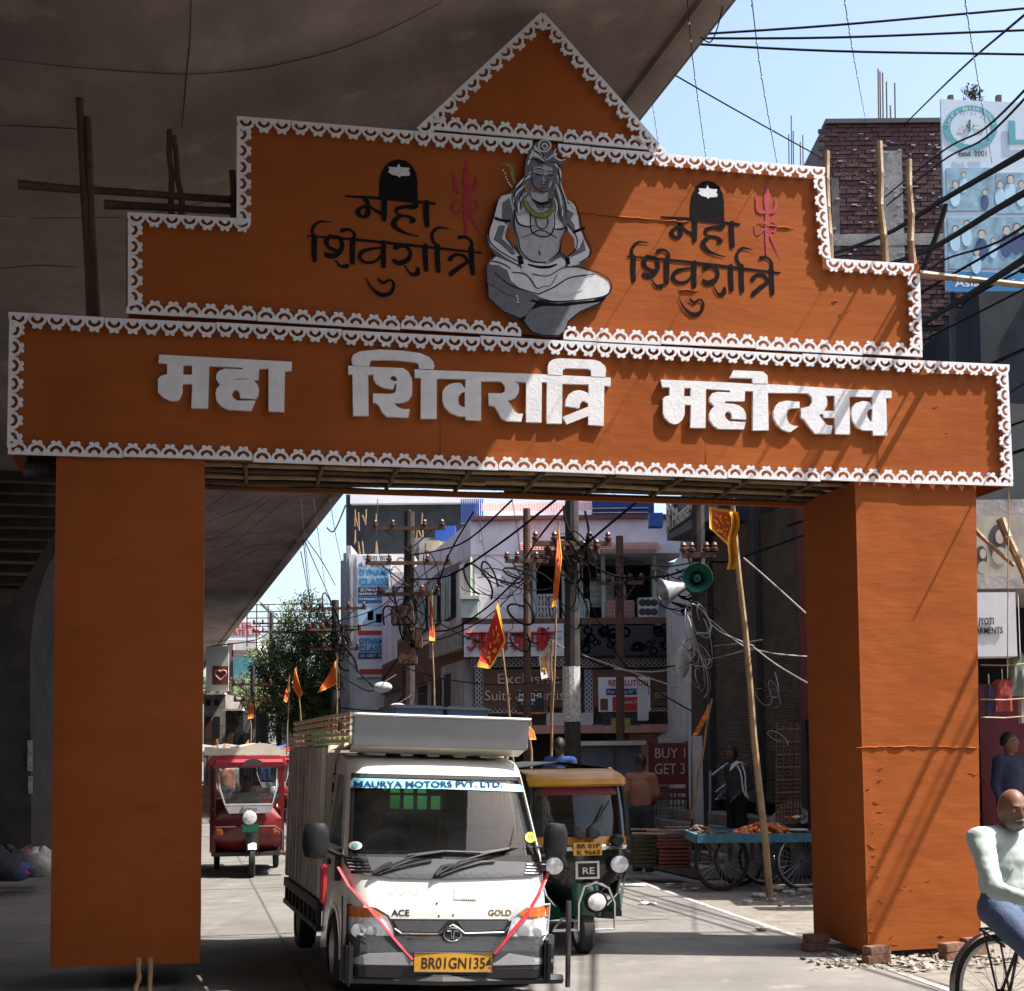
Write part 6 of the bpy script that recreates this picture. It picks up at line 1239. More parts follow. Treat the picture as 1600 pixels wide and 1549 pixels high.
k=M(); k.box(-.79,-.75,.4,.46,.82,1.05); k.build('door_trim',blackpl,tr,local=True)
# load body
HB=.735
k=M(); k.box(-HB,HB,1.4,3.75,.52,.58); k.build('load_floor',greybox,tr,local=True)
for s_ in (-1,1):
    k=M(); x0,x1=sorted((s_*HB,s_*(HB-.03))); k.box(x0,x1,1.4,3.75,.58,1.82); 
    sd_=k.build('load_side',greybox,tr,local=True)
    for i in range(10):
        y=1.42+i*.25; k=M(); xa,xb=sorted((s_*(HB+.001),s_*(HB+.04))); k.box(xa,xb,y,y+(.06 if i%3 else .09),.6,1.8); k.build('rib',ribm,sd_,local=True,bev=.008)
    k=M(); xa,xb=sorted((s_*HB,s_*(HB+.045)))
    k.box(xa,xb,1.38,3.77,.5,.58); k.box(xa,xb,1.38,3.77,.34,.38)
    for i in range(9): k.box(xa+.004,xb-.004,1.4+i*.28,1.44+i*.28,.378,.502)
    k.build('side_rail',darkiron,tr,local=True)
k=M(); k.poly([(-HB,.5),(HB,.5),(HB,1.82),(-HB,1.82)],lambda v:V((v.x,v.y,v.z)),1.385,1.41,[[(-.38,1.28),(.24,1.28),(.24,1.6),(-.38,1.6)]]); k.build('load_front_wall',creamp,tr,local=True)
for s_ in (-1,1):
    for i in range(5): k=M(); k.box(s_*.68-.012,s_*.68+.012,1.365,1.384,1.02+i*.14,1.1+i*.14); k.build('slot',darkin,tr,local=True)
k=M(); k.box(-HB,HB,3.72,3.75,.5,1.1); k.build('tailgate',greybox,tr,local=True)
# head board and slatted rails above the cab
k=M(); k.poly([(.55,1.81),(.5,2.035),(.52,2.04),(.58,1.81)],lambda v:V((v.y,v.x,v.z)),-.67,.69); k.build('head_board',boardgrey,tr,local=True,bev=.006)
M().tube([V((-.68,.505,2.045)),V((.7,.505,2.045))],.013,6).build('board_lip',whitepaint,tr,local=True)
k=M(); k.add([V((-.67,.57,1.825)),V((.69,.57,1.825)),V((.72,1.38,1.78)),V((-.72,1.38,1.78))],[(0,1,2,3)]); k.add([V((-.66,.78,1.76)),V((.68,.78,1.76)),V((.69,.57,1.82)),V((-.67,.57,1.82))],[(0,1,2,3)]); k.build('canopy_underside',creamp,tr,local=True)
for s_ in (-1,1):
    for j in range(5):
        z=1.845+j*.05; k=M(); 
        k.bar(V((s_*.685,.56,z)),V((s_*.725,1.45,z)),.02,.028); k.bar(V((s_*.725,1.45,z)),V((s_*.735,3.75,z)),.02,.028); k.build('rail_slat',slatw,tr,local=True)
    for i in range(15):
        y=.62+i*.22; x=s_*(.69+.04*min(1,(y-.56)/.9)); k=M(); k.bar(V((x-s_*.018,y,1.83)),V((x-s_*.018,y+.07,2.06)),.012,.035); k.build('rail_post',brownstain,tr,local=True)
    for y in (.9,1.35): k=M(); x=s_*.72; k.box(x-.006,x+.006,y-.05,y+.05,1.92,1.99); k.build('painted_square',brownstain,tr,local=True)
k=M(); k.tube([V((-.7,1.36,1.6)),V((-.7,1.3,1.7)),V((-.69,1.1,1.79)),V((-.68,.8,1.82))],.022,6); k.build('corner_strut',creamp,tr,local=True); k=M(); k.tube([V((.7,1.36,1.6)),V((.7,1.3,1.7)),V((.69,1.1,1.79))],.022,6); k.build('corner_strut',creamp,tr,local=True)
for q in ((-.69,.66,.29),(.69,.66,.29),(-.66,3.0,.29),(.66,3.0,.29)): wheel('wheel',tr,q,.285,.15)
k=M(); k.box(-.3,.3,.3,3.6,.3,.42); k.build('chassis',darkiron,tr,local=True)
for (x0,x1,l) in ((618,702,'dark blue flat box lying on the truck\'s canopy, left of two'),(706,778,'dark blue flat box lying on the truck\'s canopy, right of two')):
    a_=TWi@P(x0,1115,10.9); b_=TWi@P(x1,1115,10.9); t=thing('blue_box',l,'box',TWm@V(((a_.x+b_.x)/2,1.2,2.06)),0,'blue boxes on the truck'); t.rotation_euler=(0,ROLL,YAW); WM[t.name]=Matrix.Translation(t.location)@t.rotation_euler.to_matrix().to_4x4()
    w_=(b_.x-a_.x)/2; k=M(); k.box(-w_,w_,-.3,.3,-.14,.085); k.build('lid',signnavy,t,local=True,bev=.015); k=M(); k.box(-w_-.01,w_+.01,-.31,.31,.06,.075); k.build('lid_rim',darkiron,t,local=True)
# ---------- auto rickshaw ----------
yel=mat('canopy_mustard',(.5,.24,.03),.45,var=.2,scale=4,coat=.2); grn=mat('bottle_green_paint',(.008,.09,.05),.3,var=.2,coat=.5); blk=mat('glossy_black_paint',(.012,.014,.014),.2,var=.2,coat=.6)
AY=R(13)
au=thing('auto_rickshaw','black, green and mustard auto rickshaw waiting beside the truck at the gate','auto rickshaw',G(919,1493),rot=(0,0,AY))
au.location.y+=.1; WM[au.name]=Matrix.Translation(au.location)@au.rotation_euler.to_matrix().to_4x4()
def L(k,prof,n,nm,m,par,smooth=True,sgn=None):   # profile rows (z, y, halfwidth, roundness)
    rows=[]
    for z,y,h,cv_ in prof:
        rows.append([V((h*math.sin(a),y+cv_*(1-math.cos(a)),z)) for a in [(-math.pi/2)+math.pi*i/n for i in range(n+1)]])
    k.grid(rows); return k.build(nm,m,par,smooth=smooth,local=True)
L(M(),[(.5,.1,.2,.35),(.62,.0,.34,.32),(.76,-.02,.40,.3),(.9,.0,.405,.26)],20,'nose',blk,au)
L(M(),[(.9,-.005,.41,.25),(.935,-.02,.415,.25),(.95,-.005,.41,.25)],20,'chrome_band',chrome,au)
L(M(),[(.95,.0,.405,.24),(1.02,.03,.4,.22)],20,'yellow_band',yel,au)
gl=M(); L(gl,[(1.02,.03,.4,.2),(1.25,.1,.395,.16),(1.46,.17,.385,.14)],20,'windshield',glass('auto_glass',(.6,.72,.8),.03,1,.05),au)
k=M()
for s_ in (-1,1): k.tube([V((s_*.4,.2,1.0)),V((s_*.405,.24,1.25)),V((s_*.39,.28,1.44)),V((s_*.34,.29,1.5)),V((0,.16,1.5))],.022,6)
k.build('windshield_frame',blackpl,au,smooth=True,local=True)
L(M(),[(1.385,.14,.375,.14),(1.46,.165,.37,.14)],16,'red_sun_strip',signmaroon,au)
L(M(),[(1.46,.13,.405,.16),(1.48,.09,.42,.18),(1.53,.1,.425,.2),(1.57,.17,.41,.22),(1.6,.35,.42,.3),(1.62,.9,.55,.3)],20,'canopy',yel,au)
k=M()
for y0,y1,h0,h1 in ((.45,2.3,.5,.62),):
    rows=[[V((sx_*h,y,z)) for sx_,z in ((-1,.35),(-1.02,.9),(-1,1.4),(-.85,1.62),(0,1.68),(.85,1.62),(1,1.4),(1.02,.9),(1,.35))] for y,h in ((y0+.35,h0),(1.2,.6),(y1,h1),(y1+.1,.5))]
    k.grid(rows)
k.build('rear_canopy',mat('black_canopy_cloth',(.03,.03,.03),.8,var=.3),au,smooth=True,local=True)
k=M(); k.box(-.58,.58,2.2,2.3,.3,1.55); k.build('rear_panel',yel,au,local=True)
for s_ in (-1,1):
    k=M(); k.grid([[V((s_*x,y,z)) for x,y,z in r_] for r_ in ([(.40,.3,.9),(.42,.5,.9),(.5,.9,.9)],[(.40,.22,.7),(.44,.45,.7),(.55,.9,.7)],[(.33,.18,.5),(.43,.4,.5),(.56,.9,.5)],[(.2,.2,.42),(.4,.4,.3),(.55,.9,.3)],[(.14,.25,.28),(.34,.45,.24),(.5,.9,.26)])]); k.build('side_apron',grn,au,smooth=True,local=True)
    c=V((s_*.275,.02,.775)); k=M(); k.lathe([(.085,-.03),(.09,.0),(.08,.045),(.0,.05)],c,(0,-1,0),20); h_=k.build('headlight',blackpl,au,smooth=True,local=True); k=M(); k.lathe([(.075,.046),(.05,.054),(0,.057)],c,(0,-1,0),20); k.build('lens',lampgl,h_,smooth=True,local=True)
    c=V((s_*.255,-.02,1.0 if False else .985)); k=M(); k.lathe([(.055,-.05),(.055,.03),(.04,.05),(0,.05)],c,(0,-1,0),14); k.build('horn',blackpl,au,smooth=True,local=True)
    c=V((s_*.055,-.03,1.055)); k=M(); k.lathe([(.05,-.05),(.052,.02),(.035,.04),(0,.042)],c,(0,-1,0),14); k.build('badge_lamp',darkiron,au,smooth=True,local=True)
    M().tube([V((s_*.33,.18,.62)),V((s_*.3,.16,.5)),V((s_*.22,.18,.4))],.012,6).build('apron_rail',chrome,au,local=True)
def atext(name,body,m,x0,z0,w_,h_,y,par=au,bold=.01): 
    W_=WM[au.name]; p=W_@V((x0,y,z0)); return textobj(name,body,h_*1.36,m,par,p,W_.to_3x3()@V((1,0,0)),W_.to_3x3()@V((0,0,1)),.002,width=w_,bold=bold)
k=M(); k.box(-.12,.12,-.055,-.04,.86,.975); pl_=k.build('number_plate',plateY,au,local=True,bev=.004); atext('plate_text','BR 01P',signblack,-.095,.925,.19,.04,-.06,pl_); atext('plate_text','K 9663',signblack,-.095,.87,.19,.04,-.06,pl_)
k=M(); k.box(-.085,.085,-.04,-.025,.66,.8); k.poly([(-.1,.655),(.1,.655),(.1,.81),(-.1,.81)],lambda v:v,-.035,-.025,[[(-.085,.67),(.085,.67),(.085,.795),(-.085,.795)]]); bd=k.build('badge',chrome,au,local=True); k=M(); k.box(-.08,.08,-.043,-.041,.672,.793); k.build('badge_field',blackpl,bd,local=True); atext('badge_text','RE',chrome,-.05,.70,.1,.06,-.046,bd)
k=M(); k.grid([[V((.12*math.sin(a),-.02+.12*(1-math.cos(a))-d,z)) for a in [-1.4+2.8*i/10 for i in range(11)]] for z,d in ((.62,.0),(.52,.06),(.42,.09),(.33,.06))]); k.build('front_fender',grn,au,smooth=True,local=True)
k=M(); k.lathe([(.095,-.04),(.1,.0),(.08,.03),(0,.04)],(.05,-.1,.46),(0,-1,0),20); lp=k.build('fender_lamp',blackpl,au,smooth=True,local=True); k=M(); k.lathe([(.075,.033),(.05,.05),(0,.052)],(.05,-.1,.46),(0,-1,0),18); k.build('lens',lampgl,lp,smooth=True,local=True)
k=M(); k.tube([V((-.1,-.1,.22)),V((-.1,-.12,.45)),V((-.05,-.12,.6)),V((.05,-.12,.63)),V((.15,-.12,.58)),V((.2,-.12,.45)),V((.2,-.1,.22)),V((-.3,-.05,.22)),V((-.22,-.05,.32)),V((-.1,-.08,.3))],.014,6); k.build('fender_guard',chrome,au,smooth=True,local=True)
wheel('wheel',au,(-.02,.06,.2),.2,.11)
wheel('wheel',au,(-.5,2.0,.2),.2,.11); wheel('wheel',au,(.5,2.0,.2),.2,.11)
M().tube([V((-.05,-.0,1.04)),V((.1,.03,1.16)),V((.22,.08,1.33))],.008,5).build('wiper',blackpl,au,local=True)
k=M(); k.box(-.3,.35,.7,.95,.5,1.1); k.build('driver_seat',seatm,au,local=True,bev=.03); k=M(); k.box(-.5,.5,1.5,1.9,.5,1.15); k.build('passenger_seat',seatm,au,local=True,bev=.03)
k=M(); k.tube([V((-.25,.42,1.0)),V((0,.35,1.02)),V((.25,.42,1.0))],.018,6); k.build('handlebar',darkiron,au,local=True); k=M(); k.box(-.38,.38,.3,2.2,.28,.33); k.build('floor',darkiron,au,local=True)
au.scale=(1.09,1,1)
# ---------- electric rickshaw ----------
def erick(label,at,yaw,full=True):
    e=thing('electric_rickshaw',label,'electric rickshaw',at,0,'red electric rickshaws coming down the street',rot=(0,0,yaw))
    def b(name,m,*q,bev=0.01,par=None):
        k=M()
        for x in q: k.box(*x)
        return k.build(name,m,par or e,local=True,bev=bev)
    k=M(); k.poly([(-.58,1.62),(.58,1.62),(.57,1.7),(.5,1.78),(-.5,1.78),(-.57,1.7)],lambda v:v,-.05,2.4); k.build('roof',redhi,e,local=True,bev=.02)
    k=M(); k.add([V((-.5,-.04,1.6)),V((.56,-.04,1.6)),V((.52,-.1,1.68)),V((-.46,-.1,1.68)),V((-.42,.0,1.77)),V((.48,.0,1.77))],[(0,1,2,3),(3,2,5,4)]); k.build('roof_visor',redhi,e,local=True)
    k=M(); k.poly([(.08+.16*math.cos(math.pi*i/10),1.63+.1*math.sin(math.pi*i/10)) for i in range(11)],lambda v:v,-.13,-.09); k.build('roof_badge',darkiron,e,local=True)
    k=M(); rows=[[V((x*(1+.0),-.02+y,1.83+.07*math.cos(x*2.2)+.04*math.sin(x*7+y*4)+.03*math.cos(y*3))) for x in [-.62+.1*i for i in range(12)]] for y in [.2*j for j in range(10)]]; k.grid(rows); k.grid([[rows[0][i]-V((0,0,.0)) for i in range(12)],[V((rows[0][i].x,-.02,1.785)) for i in range(12)]]); k.build('roof_load',creamp,e,smooth=True,local=True)
    k=M(); k.tube([V((-.45,0,1.78)),V((-.45,0,1.88)),V((.35,0,1.88)),V((.35,0,1.78))],.014,6); k.build('roof_rack',whitepaint,e,local=True)
    fr=M(); fr.tube([V((-.42,.05,1.6)),V((-.4,-.04,1.3)),V((-.32,-.1,1.06)),V((.36,-.1,1.06)),V((.42,-.04,1.3)),V((.43,.05,1.6))],.018,6); fr.build('windshield_frame',steel,e,smooth=True,local=True)
    k=M(); k.add([V((-.4,.03,1.58)),V((-.33,-.08,1.08)),V((.36,-.08,1.08)),V((.42,.03,1.58))],[(0,1,2,3)]); k.build('windshield',MATS_G,e,local=True)
    k=M(); k.poly([(-.33,1.05),(.38,1.05),(.33,.93),(-.27,.93)],lambda v:V((v.x,v.y-.12,v.z)),0,.06); dd=k.build('dash_panel',boardgrey,e,local=True,bev=.01)
    W_=WM[e.name]; textobj('panel_text','Arzoo',.1,signblack,dd,W_@V((-.1,-.13,.965)),W_.to_3x3()@V((1,0,0)),ZU,.002,width=.24,bold=.004)
    k=M(); k.grid([[V((x*h,y+abs(x)**2*.18,z)) for x in [-1+.2*i for i in range(11)]] for z,y,h in ((1.0,-.06,.38),(.85,-.1,.5),(.6,-.04,.52),(.45,.08,.5),(.36,.2,.45))]); k.build('nose',redp,e,smooth=True,local=True)
    k=M(); k.lathe([(.105,-.06),(.11,0),(.095,.05),(.05,.065),(0,.068)],(.03,-.15,.87),(0,-1,0),20); k.build('headlight',lampgl,e,smooth=True,local=True)
    b('green_plate',grn,(-.08,.16,-.2,-.17,.66,.79)); 
    for x in (-.4,.42): b('indicator',amber,(x-.05,x+.05,-.08,-.02,.62,.72),bev=.015)
    k=M(); k.tube([V((.1,-.12,.74)),V((.4,-.12,.74)),V((.5,-.1,.66)),V((.5,-.1,.42)),V((.4,-.08,.36))],.02,6); k.tube([V((-.1,-.12,.74)),V((-.45,-.1,.74)),V((-.47,-.08,.6))],.014,6); k.build('front_guard',darkiron,e,smooth=True,local=True)
    k=M(); k.grid([[V((.07+dx,-.02-(.285-abs(dx)*.3)*math.cos(R(a)),.26+(.285-abs(dx)*.3)*math.sin(R(a)))) for dx in (-.06,-.03,.03,.06)] for a in range(35,150,8)]); k.build('white_mudguard',whitepaint,e,smooth=True,local=True)
    b('fork',darkiron,(-.02,.0,-.06,0,.3,.7),(.14,.16,-.06,0,.3,.7),bev=0); b('green_fork_cover',darkiron,(-.02,.16,-.14,-.1,.4,.66))
    wheel('wheel',e,(.07,-.02,.26),.26,.09)
    for x in (-.46,.46): wheel('wheel',e,(x,1.8,.26),.26,.09)
    b('floor',darkiron,(-.5,.5,.1,2.3,.3,.36)); b('bench_seat',redp,(-.48,.48,1.0,1.35,.45,.75),(-.48,.48,1.9,2.2,.45,1.1)); b('side_body',redp,(-.54,-.5,1.2,2.35,.3,.95),(.5,.54,1.2,2.35,.3,.95)); b('front_side_panel',redp,(-.52,-.46,.15,1.1,.3,.62))
    for x in (-.53,.53):
        for y in (.3,1.2,2.3): b('roof_post',redp,(x-.015,x+.015,y-.015,y+.015,.35,1.63),bev=0)
    for z in (.75,1.05): b('side_rail',chrome,(-.545,-.525,.3,2.3,z,z+.025),bev=0)
    b('step',redp,(.5,.68,.1,.3,.3,.34))
    return e
MATS_G=glass('rickshaw_glass',(.6,.65,.68),.03,1,.15)
e1=erick('nearer red electric rickshaw with cream roof bundle, right of the left pillar',G(386,1371),R(11))
e2=copy_tree(e1); e2.location=G(425,1285); e2.rotation_euler=(0,0,R(14)); e2['label']='farther red electric rickshaw half hidden between the first one and the truck'
# ================= PEOPLE =================
skin=mat('brown_skin',(.17,.075,.045),.55,var=.12,scale=12); skin2=mat('dark_brown_skin',(.1,.045,.03),.55,var=.12,scale=12)
hairk=mat('black_hair',(.012,.01,.01),.6,var=.2,scale=30); hairg=mat('grey_beard',(.2,.18,.17),.8,var=.4,scale=60)
eyew=mat('eye_white',(.5,.48,.45),.3,var=0); 
def remesh(k,name,m,par,vox,sm=4,it=None):
    me=bpy.data.meshes.new('t'); me.from_pydata([tuple(v) for v in k.v],[],k.f); o=bpy.data.objects.new('t',me); C.objects.link(o)
    md=o.modifiers.new('r','REMESH'); md.mode='VOXEL'; md.voxel_size=vox; s=o.modifiers.new('s','SMOOTH'); s.factor=.5; s.iterations=sm
    if it: 
        tx=bpy.data.textures.new(name+'_folds','CLOUDS'); tx.noise_scale=it[1]; d=o.modifiers.new('d','DISPLACE'); d.texture=tx; d.strength=it[0]; d.mid_level=.5; d.texture_coords='LOCAL'
    bpy.context.view_layer.update(); m2=bpy.data.meshes.new_from_object(o.evaluated_get(bpy.context.evaluated_depsgraph_get())); bpy.data.objects.remove(o); bpy.data.meshes.remove(me)
    m2.name=name; m2.materials.clear(); m2.materials.append(m)
    m2.polygons.foreach_set('use_smooth',[True]*len(m2.polygons)); m2.polygons.foreach_set('material_index',[0]*len(m2.polygons)); return addobj(name,m2,par)
def caps(k,a,b,ra,rb,fl=1.0,n=12):
    a=V(a);b=V(b); L_=(b-a).length; d=(b-a)/max(L_,1e-6); pts=[];rr=[]
    for t in (-.95,-.7,-.35): pts.append(a+d*ra*t); rr.append(ra*math.sqrt(1-t*t))
    for i in range(5): t=i/4; pts.append(a.lerp(b,t)); rr.append(ra+(rb-ra)*t)
    for t in (.35,.7,.95): pts.append(b+d*rb*t); rr.append(rb*math.sqrt(1-t*t))
    k.tube(pts,rr,n,fl=fl)
def person(label,root,rz,J,cl,skinm=None,hair=None,scale=1.0,vox=.02,group=None,beard=False,bald=False,headrot=(0,0,0),fingers=True,sleeve=1.0,folds=.012):
    """J: joints in the person's own frame (x to the person's left... facing -y)."""
    t=thing('person',label,'person',root,0,group,rot=(0,0,rz)); sk=skinm or skin
    s=scale; g=lambda n:V(J[n])*s
    HR=Euler([R(a) for a in headrot]).to_matrix()
    k=M(); pe,ch,nk,hd=g('pelvis'),g('chest'),g('neck'),g('head')
    up=(nk-pe).normalized()
    caps(k,pe,pe.lerp(ch,.5),.15*s,.135*s,.75); caps(k,pe.lerp(ch,.4),ch,.14*s,.16*s,.72); caps(k,ch,nk,.13*s,.06*s,.8); caps(k,nk,hd-V((0,0,.03))*s,.055*s,.05*s)
    def H(v): return hd+HR@(V(v)*s)
    k.sph(hd,.1*s,10,sc_=(.78,.95,1.12),T=HR); k.sph(H((0,-.03,-.055)),.062*s,8,sc_=(.95,1,1.0),T=HR)
    k.sph(H((0,-.1,-.012)),.02*s,6,sc_=(.7,1.0,1.5),T=HR); k.sph(H((0,-.088,-.052)),.021*s,6,sc_=(1.3,.6,.55),T=HR); k.sph(H((0,-.085,.03)),.03*s,6,sc_=(1.8,.5,.5),T=HR); k.sph(H((0,-.075,-.095)),.025*s,6,T=HR)
    for sx_ in (-1,1):
        k.sph(H((sx_*.079,.008,-.01)),.026*s,6,sc_=(.35,.8,1.2),T=HR)
        S_='LR'[sx_<0]
        sh,el,wr=g('sh'+S_),g('el'+S_),g('wr'+S_); hp,kn,an=g('hp'+S_),g('kn'+S_),g('an'+S_)
        caps(k,ch.lerp(nk,.55),sh,.08*s,.066*s); caps(k,sh,el,.058*s,.042*s); caps(k,el,wr,.042*s,.028*s)
        hdv=(wr-el).normalized(); hv=V(J.get('ha'+S_,tuple((wr+hdv*.1*s)/s)))*s; hd_=(hv-wr).normalized(); sd_=hd_.cross(V((0,0,1))); sd_=sd_.normalized() if sd_.length>.1 else V((1,0,0)); nn=sd_.cross(hd_)
        pm_=wr+hd_*.05*s; caps(k,wr,pm_,.027*s,.034*s,.62)
        for fi in range(4):
            o=sd_*(fi-1.5)*.02*s; L_=(.075,.085,.08,.06)[fi]*s; b0=pm_+o+hd_*.015*s; b1=b0+hd_*L_*.5-V((0,0,.012*s)); b2=b1+(hd_*.3-V((0,0,.9))).normalized()*L_*.5; caps(k,b0,b1,.0105*s,.0095*s,n=7); caps(k,b1,b2,.0095*s,.008*s,n=7)
        th0=wr+hd_*.02*s-sd_*sx_*.025*s; caps(k,th0,th0+hd_*.03*s-sd_*sx_*.025*s,.013*s,.011*s,n=7); caps(k,th0+hd_*.03*s-sd_*sx_*.025*s,th0+hd_*.055*s-sd_*sx_*.022*s-V((0,0,.02*s)),.011*s,.009*s,n=7)
        caps(k,pe.lerp(hp,.5),hp,.12*s,.098*s); caps(k,hp,kn,.09*s,.06*s); caps(k,kn,kn.lerp(an,.35),.056*s,.058*s); caps(k,kn.lerp(an,.35),an,.056*s,.036*s)
        fd=V(J.get('ft'+S_,(0,-1,0))).normalized(); caps(k,an-V((0,0,.03))*s,an+fd*.15*s-V((0,0,.055))*s,.038*s,.03*s,.9)
    body=remesh(k,'body',sk,t,min(vox,.012) if vox<.016 else vox,3)
    # shirt
    k=M(); e=.018*s
    caps(k,pe+up*.1*s,pe.lerp(ch,.55),.15*s+e,.145*s+e,.78); caps(k,pe.lerp(ch,.4),ch,.155*s+e,.165*s+e,.74); caps(k,ch,ch.lerp(nk,.75),.14*s+e,.07*s+e,.8)
    for S_ in 'LR':
        sh,el,wr=g('sh'+S_),g('el'+S_),g('wr'+S_); caps(k,ch.lerp(nk,.55),sh,.088*s+e*.7,.07*s+e*.5); en=sh.lerp(el,min(1,sleeve*2)); caps(k,sh,en,.066*s+e*.45,.048*s+e*.3)
        if sleeve>.5: caps(k,el,el.lerp(wr,(sleeve-.5)*2*.93),.048*s+e*.3,.036*s)
    sh_=remesh(k,'shirt',cl['shirt'],t,vox,3,(folds,.09*s))
    k=M()
    caps(k,pe-V((0,0,.02))*s,pe+up*.07*s,.162*s,.16*s,.78)
    for S_ in 'LR':
        hp,kn,an=g('hp'+S_),g('kn'+S_),g('an'+S_); caps(k,pe.lerp(hp,.5),hp,.13*s,.112*s); caps(k,hp,kn,.105*s,.08*s); caps(k,kn,an,.078*s,.062*s)
    remesh(k,'trousers',cl['trousers'],t,vox,3,(folds*.8,.1*s))
    k=M()
    for S_ in 'LR':
        an=g('an'+S_); fd=V(J.get('ft'+S_,(0,-1,0))).normalized(); kk=M(); caps(kk,an-V((0,0,.045))*s-fd*.02*s,an+fd*.16*s-V((0,0,.062))*s,.044*s,.036*s,.8); kk.build('shoe',cl.get('shoe',blackrub),t,smooth=True,local=True)
    # collar
    k=M(); c0=ch.lerp(nk,.72); k.lathe([(.078*s,0),(.07*s,.028*s),(.073*s,.03*s),(.085*s,.004*s)],c0,up,14); k.build('collar',cl['shirt'],t,smooth=True,local=True)
    # eyes, brows, hair
    for sx_ in (-1,1):
        kk=M(); kk.sph(H((sx_*.031,-.085,.012)),.0115*s,6,sc_=(1.3,.6,.6),T=HR); ey=kk.build('eye',eyew,t,smooth=True,local=True); kk=M(); kk.sph(H((sx_*.031,-.0925,.012)),.0055*s,5,T=HR); kk.build('pupil',hairk,ey,local=True)
        kk=M(); kk.tube([H((sx_*.013,-.096,.03)),H((sx_*.033,-.095,.037)),H((sx_*.053,-.08,.03))],.0045*s,5); kk.build('eyebrow',hairk,t,local=True)
    kk=M(); kk.tube([H((-.022,-.101,-.055)),H((0,-.106,-.053)),H((.022,-.101,-.055))],.0035*s,5); kk.build('mouth',mat('lip',(.12,.04,.035),.5,var=0) if 'lip' not in MATS else MATS['lip'],t,local=True)
    if not bald:
        kk=M(); rows=[]
        for i in range(9):
            th_=math.pi*.62*i/8; rows.append([H((math.sin(th_)*math.cos(b*math.pi/8)*.086,.012+math.sin(th_)*math.sin(b*math.pi/8)*(.105 if math.sin(b*math.pi/8)>0 else (.098 if th_<1.05 else .06)),.01+math.cos(th_)*.122+.004*math.sin(b*5+i*3))) for b in range(16)])
        kk.grid(rows,closed=True); kk.build('hair',hair or hairk,t,smooth=True,local=True)
    if beard:
        kk=M(); kk.sph(H((0,-.045,-.075)),.06*s,8,sc_=(1.0,.95,.72),T=HR); kk.build('beard',hairg,t,smooth=True,local=True)
        kk=M(); kk.tube([H((-.03,-.096,-.044)),H((0,-.108,-.038)),H((.03,-.096,-.044))],.008*s,6); kk.build('moustache',hairg,t,smooth=True,local=True)
    return t
def cloth_m(n,c,**k): return MATS.get(n) or mat(n,c,.85,var=.18,scale=6,bump=.3,bs=120,**k)
STAND=dict(pelvis=(0,0,.93),chest=(0,0,1.25),neck=(0,0,1.47),head=(0,-.01,1.62),shL=(.18,0,1.4),shR=(-.18,0,1.4),elL=(.23,.03,1.12),elR=(-.23,.03,1.12),wrL=(.22,-.06,.88),wrR=(-.22,-.06,.88),hpL=(.09,0,.9),hpR=(-.09,0,.9),knL=(.1,-.02,.5),knR=(-.1,-.02,.5),anL=(.1,.02,.09),anR=(-.1,.02,.09))
def pose(**k): d=dict(STAND); d.update(k); return d
def foot_at(px,Y,z=0.0): p=P(px,1180,Y); return V((p.x,p.y,z))
person('man in a salmon shirt standing with his back half turned, right of the auto rickshaw','' or foot_at(1001,21),R(150),pose(elR=(-.24,-.05,1.14),wrR=(-.12,-.2,1.05),elL=(.26,.06,1.14),wrL=(.2,-.1,1.0)),dict(shirt=cloth_m('salmon_shirt',(.3,.13,.085)),trousers=cloth_m('dark_trousers',(.03,.03,.04))),skin2,vox=.02)
person('young man in a dark jacket with white striped sleeves behind the vegetable cart','' or foot_at(1150,20.8,.12),R(-60),pose(chest=(0,.0,1.25),neck=(0,-.04,1.46),head=(0,-.1,1.6),elL=(.22,.08,1.14),wrL=(.16,-.14,1.0),elR=(-.24,.06,1.12),wrR=(-.14,-.16,1.02)),dict(shirt=cloth_m('navy_jacket',(.045,.05,.065)),trousers=cloth_m('black_trousers',(.015,.015,.018))),skin2,vox=.02)
for i,(a,b) in enumerate((((1152,1196),(1166,1245)),((1159,1195),(1170,1248)))):
    pts=[P(a[0]+(b[0]-a[0])*t/5+2*math.sin(t*1.2),a[1]+(b[1]-a[1])*t/5,20.42) for t in range(6)]; o=M().tube(pts,.012,5).build('jacket_stripe',whitepaint,bpy.data.objects['person.001'],smooth=True)
k=M(); k.grid([[P(x,y,20.45) for x,y in r_] for r_ in (((1139,1206),(1148,1198)),((1143,1194),(1158,1190)),((1150,1189),(1166,1196)))]); k.build('white_collar',whitepaint,bpy.data.objects['person.001'])
person('man in a dark blue shirt standing inside the garment shop at the right edge','' or foot_at(1577,16.9,.22),R(28),pose(),dict(shirt=cloth_m('dark_blue_shirt',(.015,.02,.05)),trousers=cloth_m('black_trousers',(.015,.015,.018))),skin,vox=.02,headrot=(0,0,20))
person('figure in a bright blue wrap standing behind the auto rickshaw\'s canopy','' or foot_at(875,20.5,.25),R(160),pose(),dict(shirt=cloth_m('bright_blue_cloth',(.02,.06,.2)),trousers=cloth_m('bright_blue_cloth',(.02,.06,.2))),skin2,vox=.025)
SIT=dict(pelvis=(0,0,0),chest=(0,-.04,.32),neck=(0,-.06,.53),head=(0,-.09,.68),shL=(.18,-.04,.46),shR=(-.18,-.04,.46),elL=(.25,-.16,.22),elR=(-.25,-.16,.22),wrL=(.16,-.4,.26),wrR=(-.16,-.4,.26),hpL=(.1,-.02,-.02),hpR=(-.1,-.02,-.02),knL=(.13,-.42,.02),knR=(-.13,-.42,.02),anL=(.13,-.46,-.36),anR=(-.13,-.46,-.36))
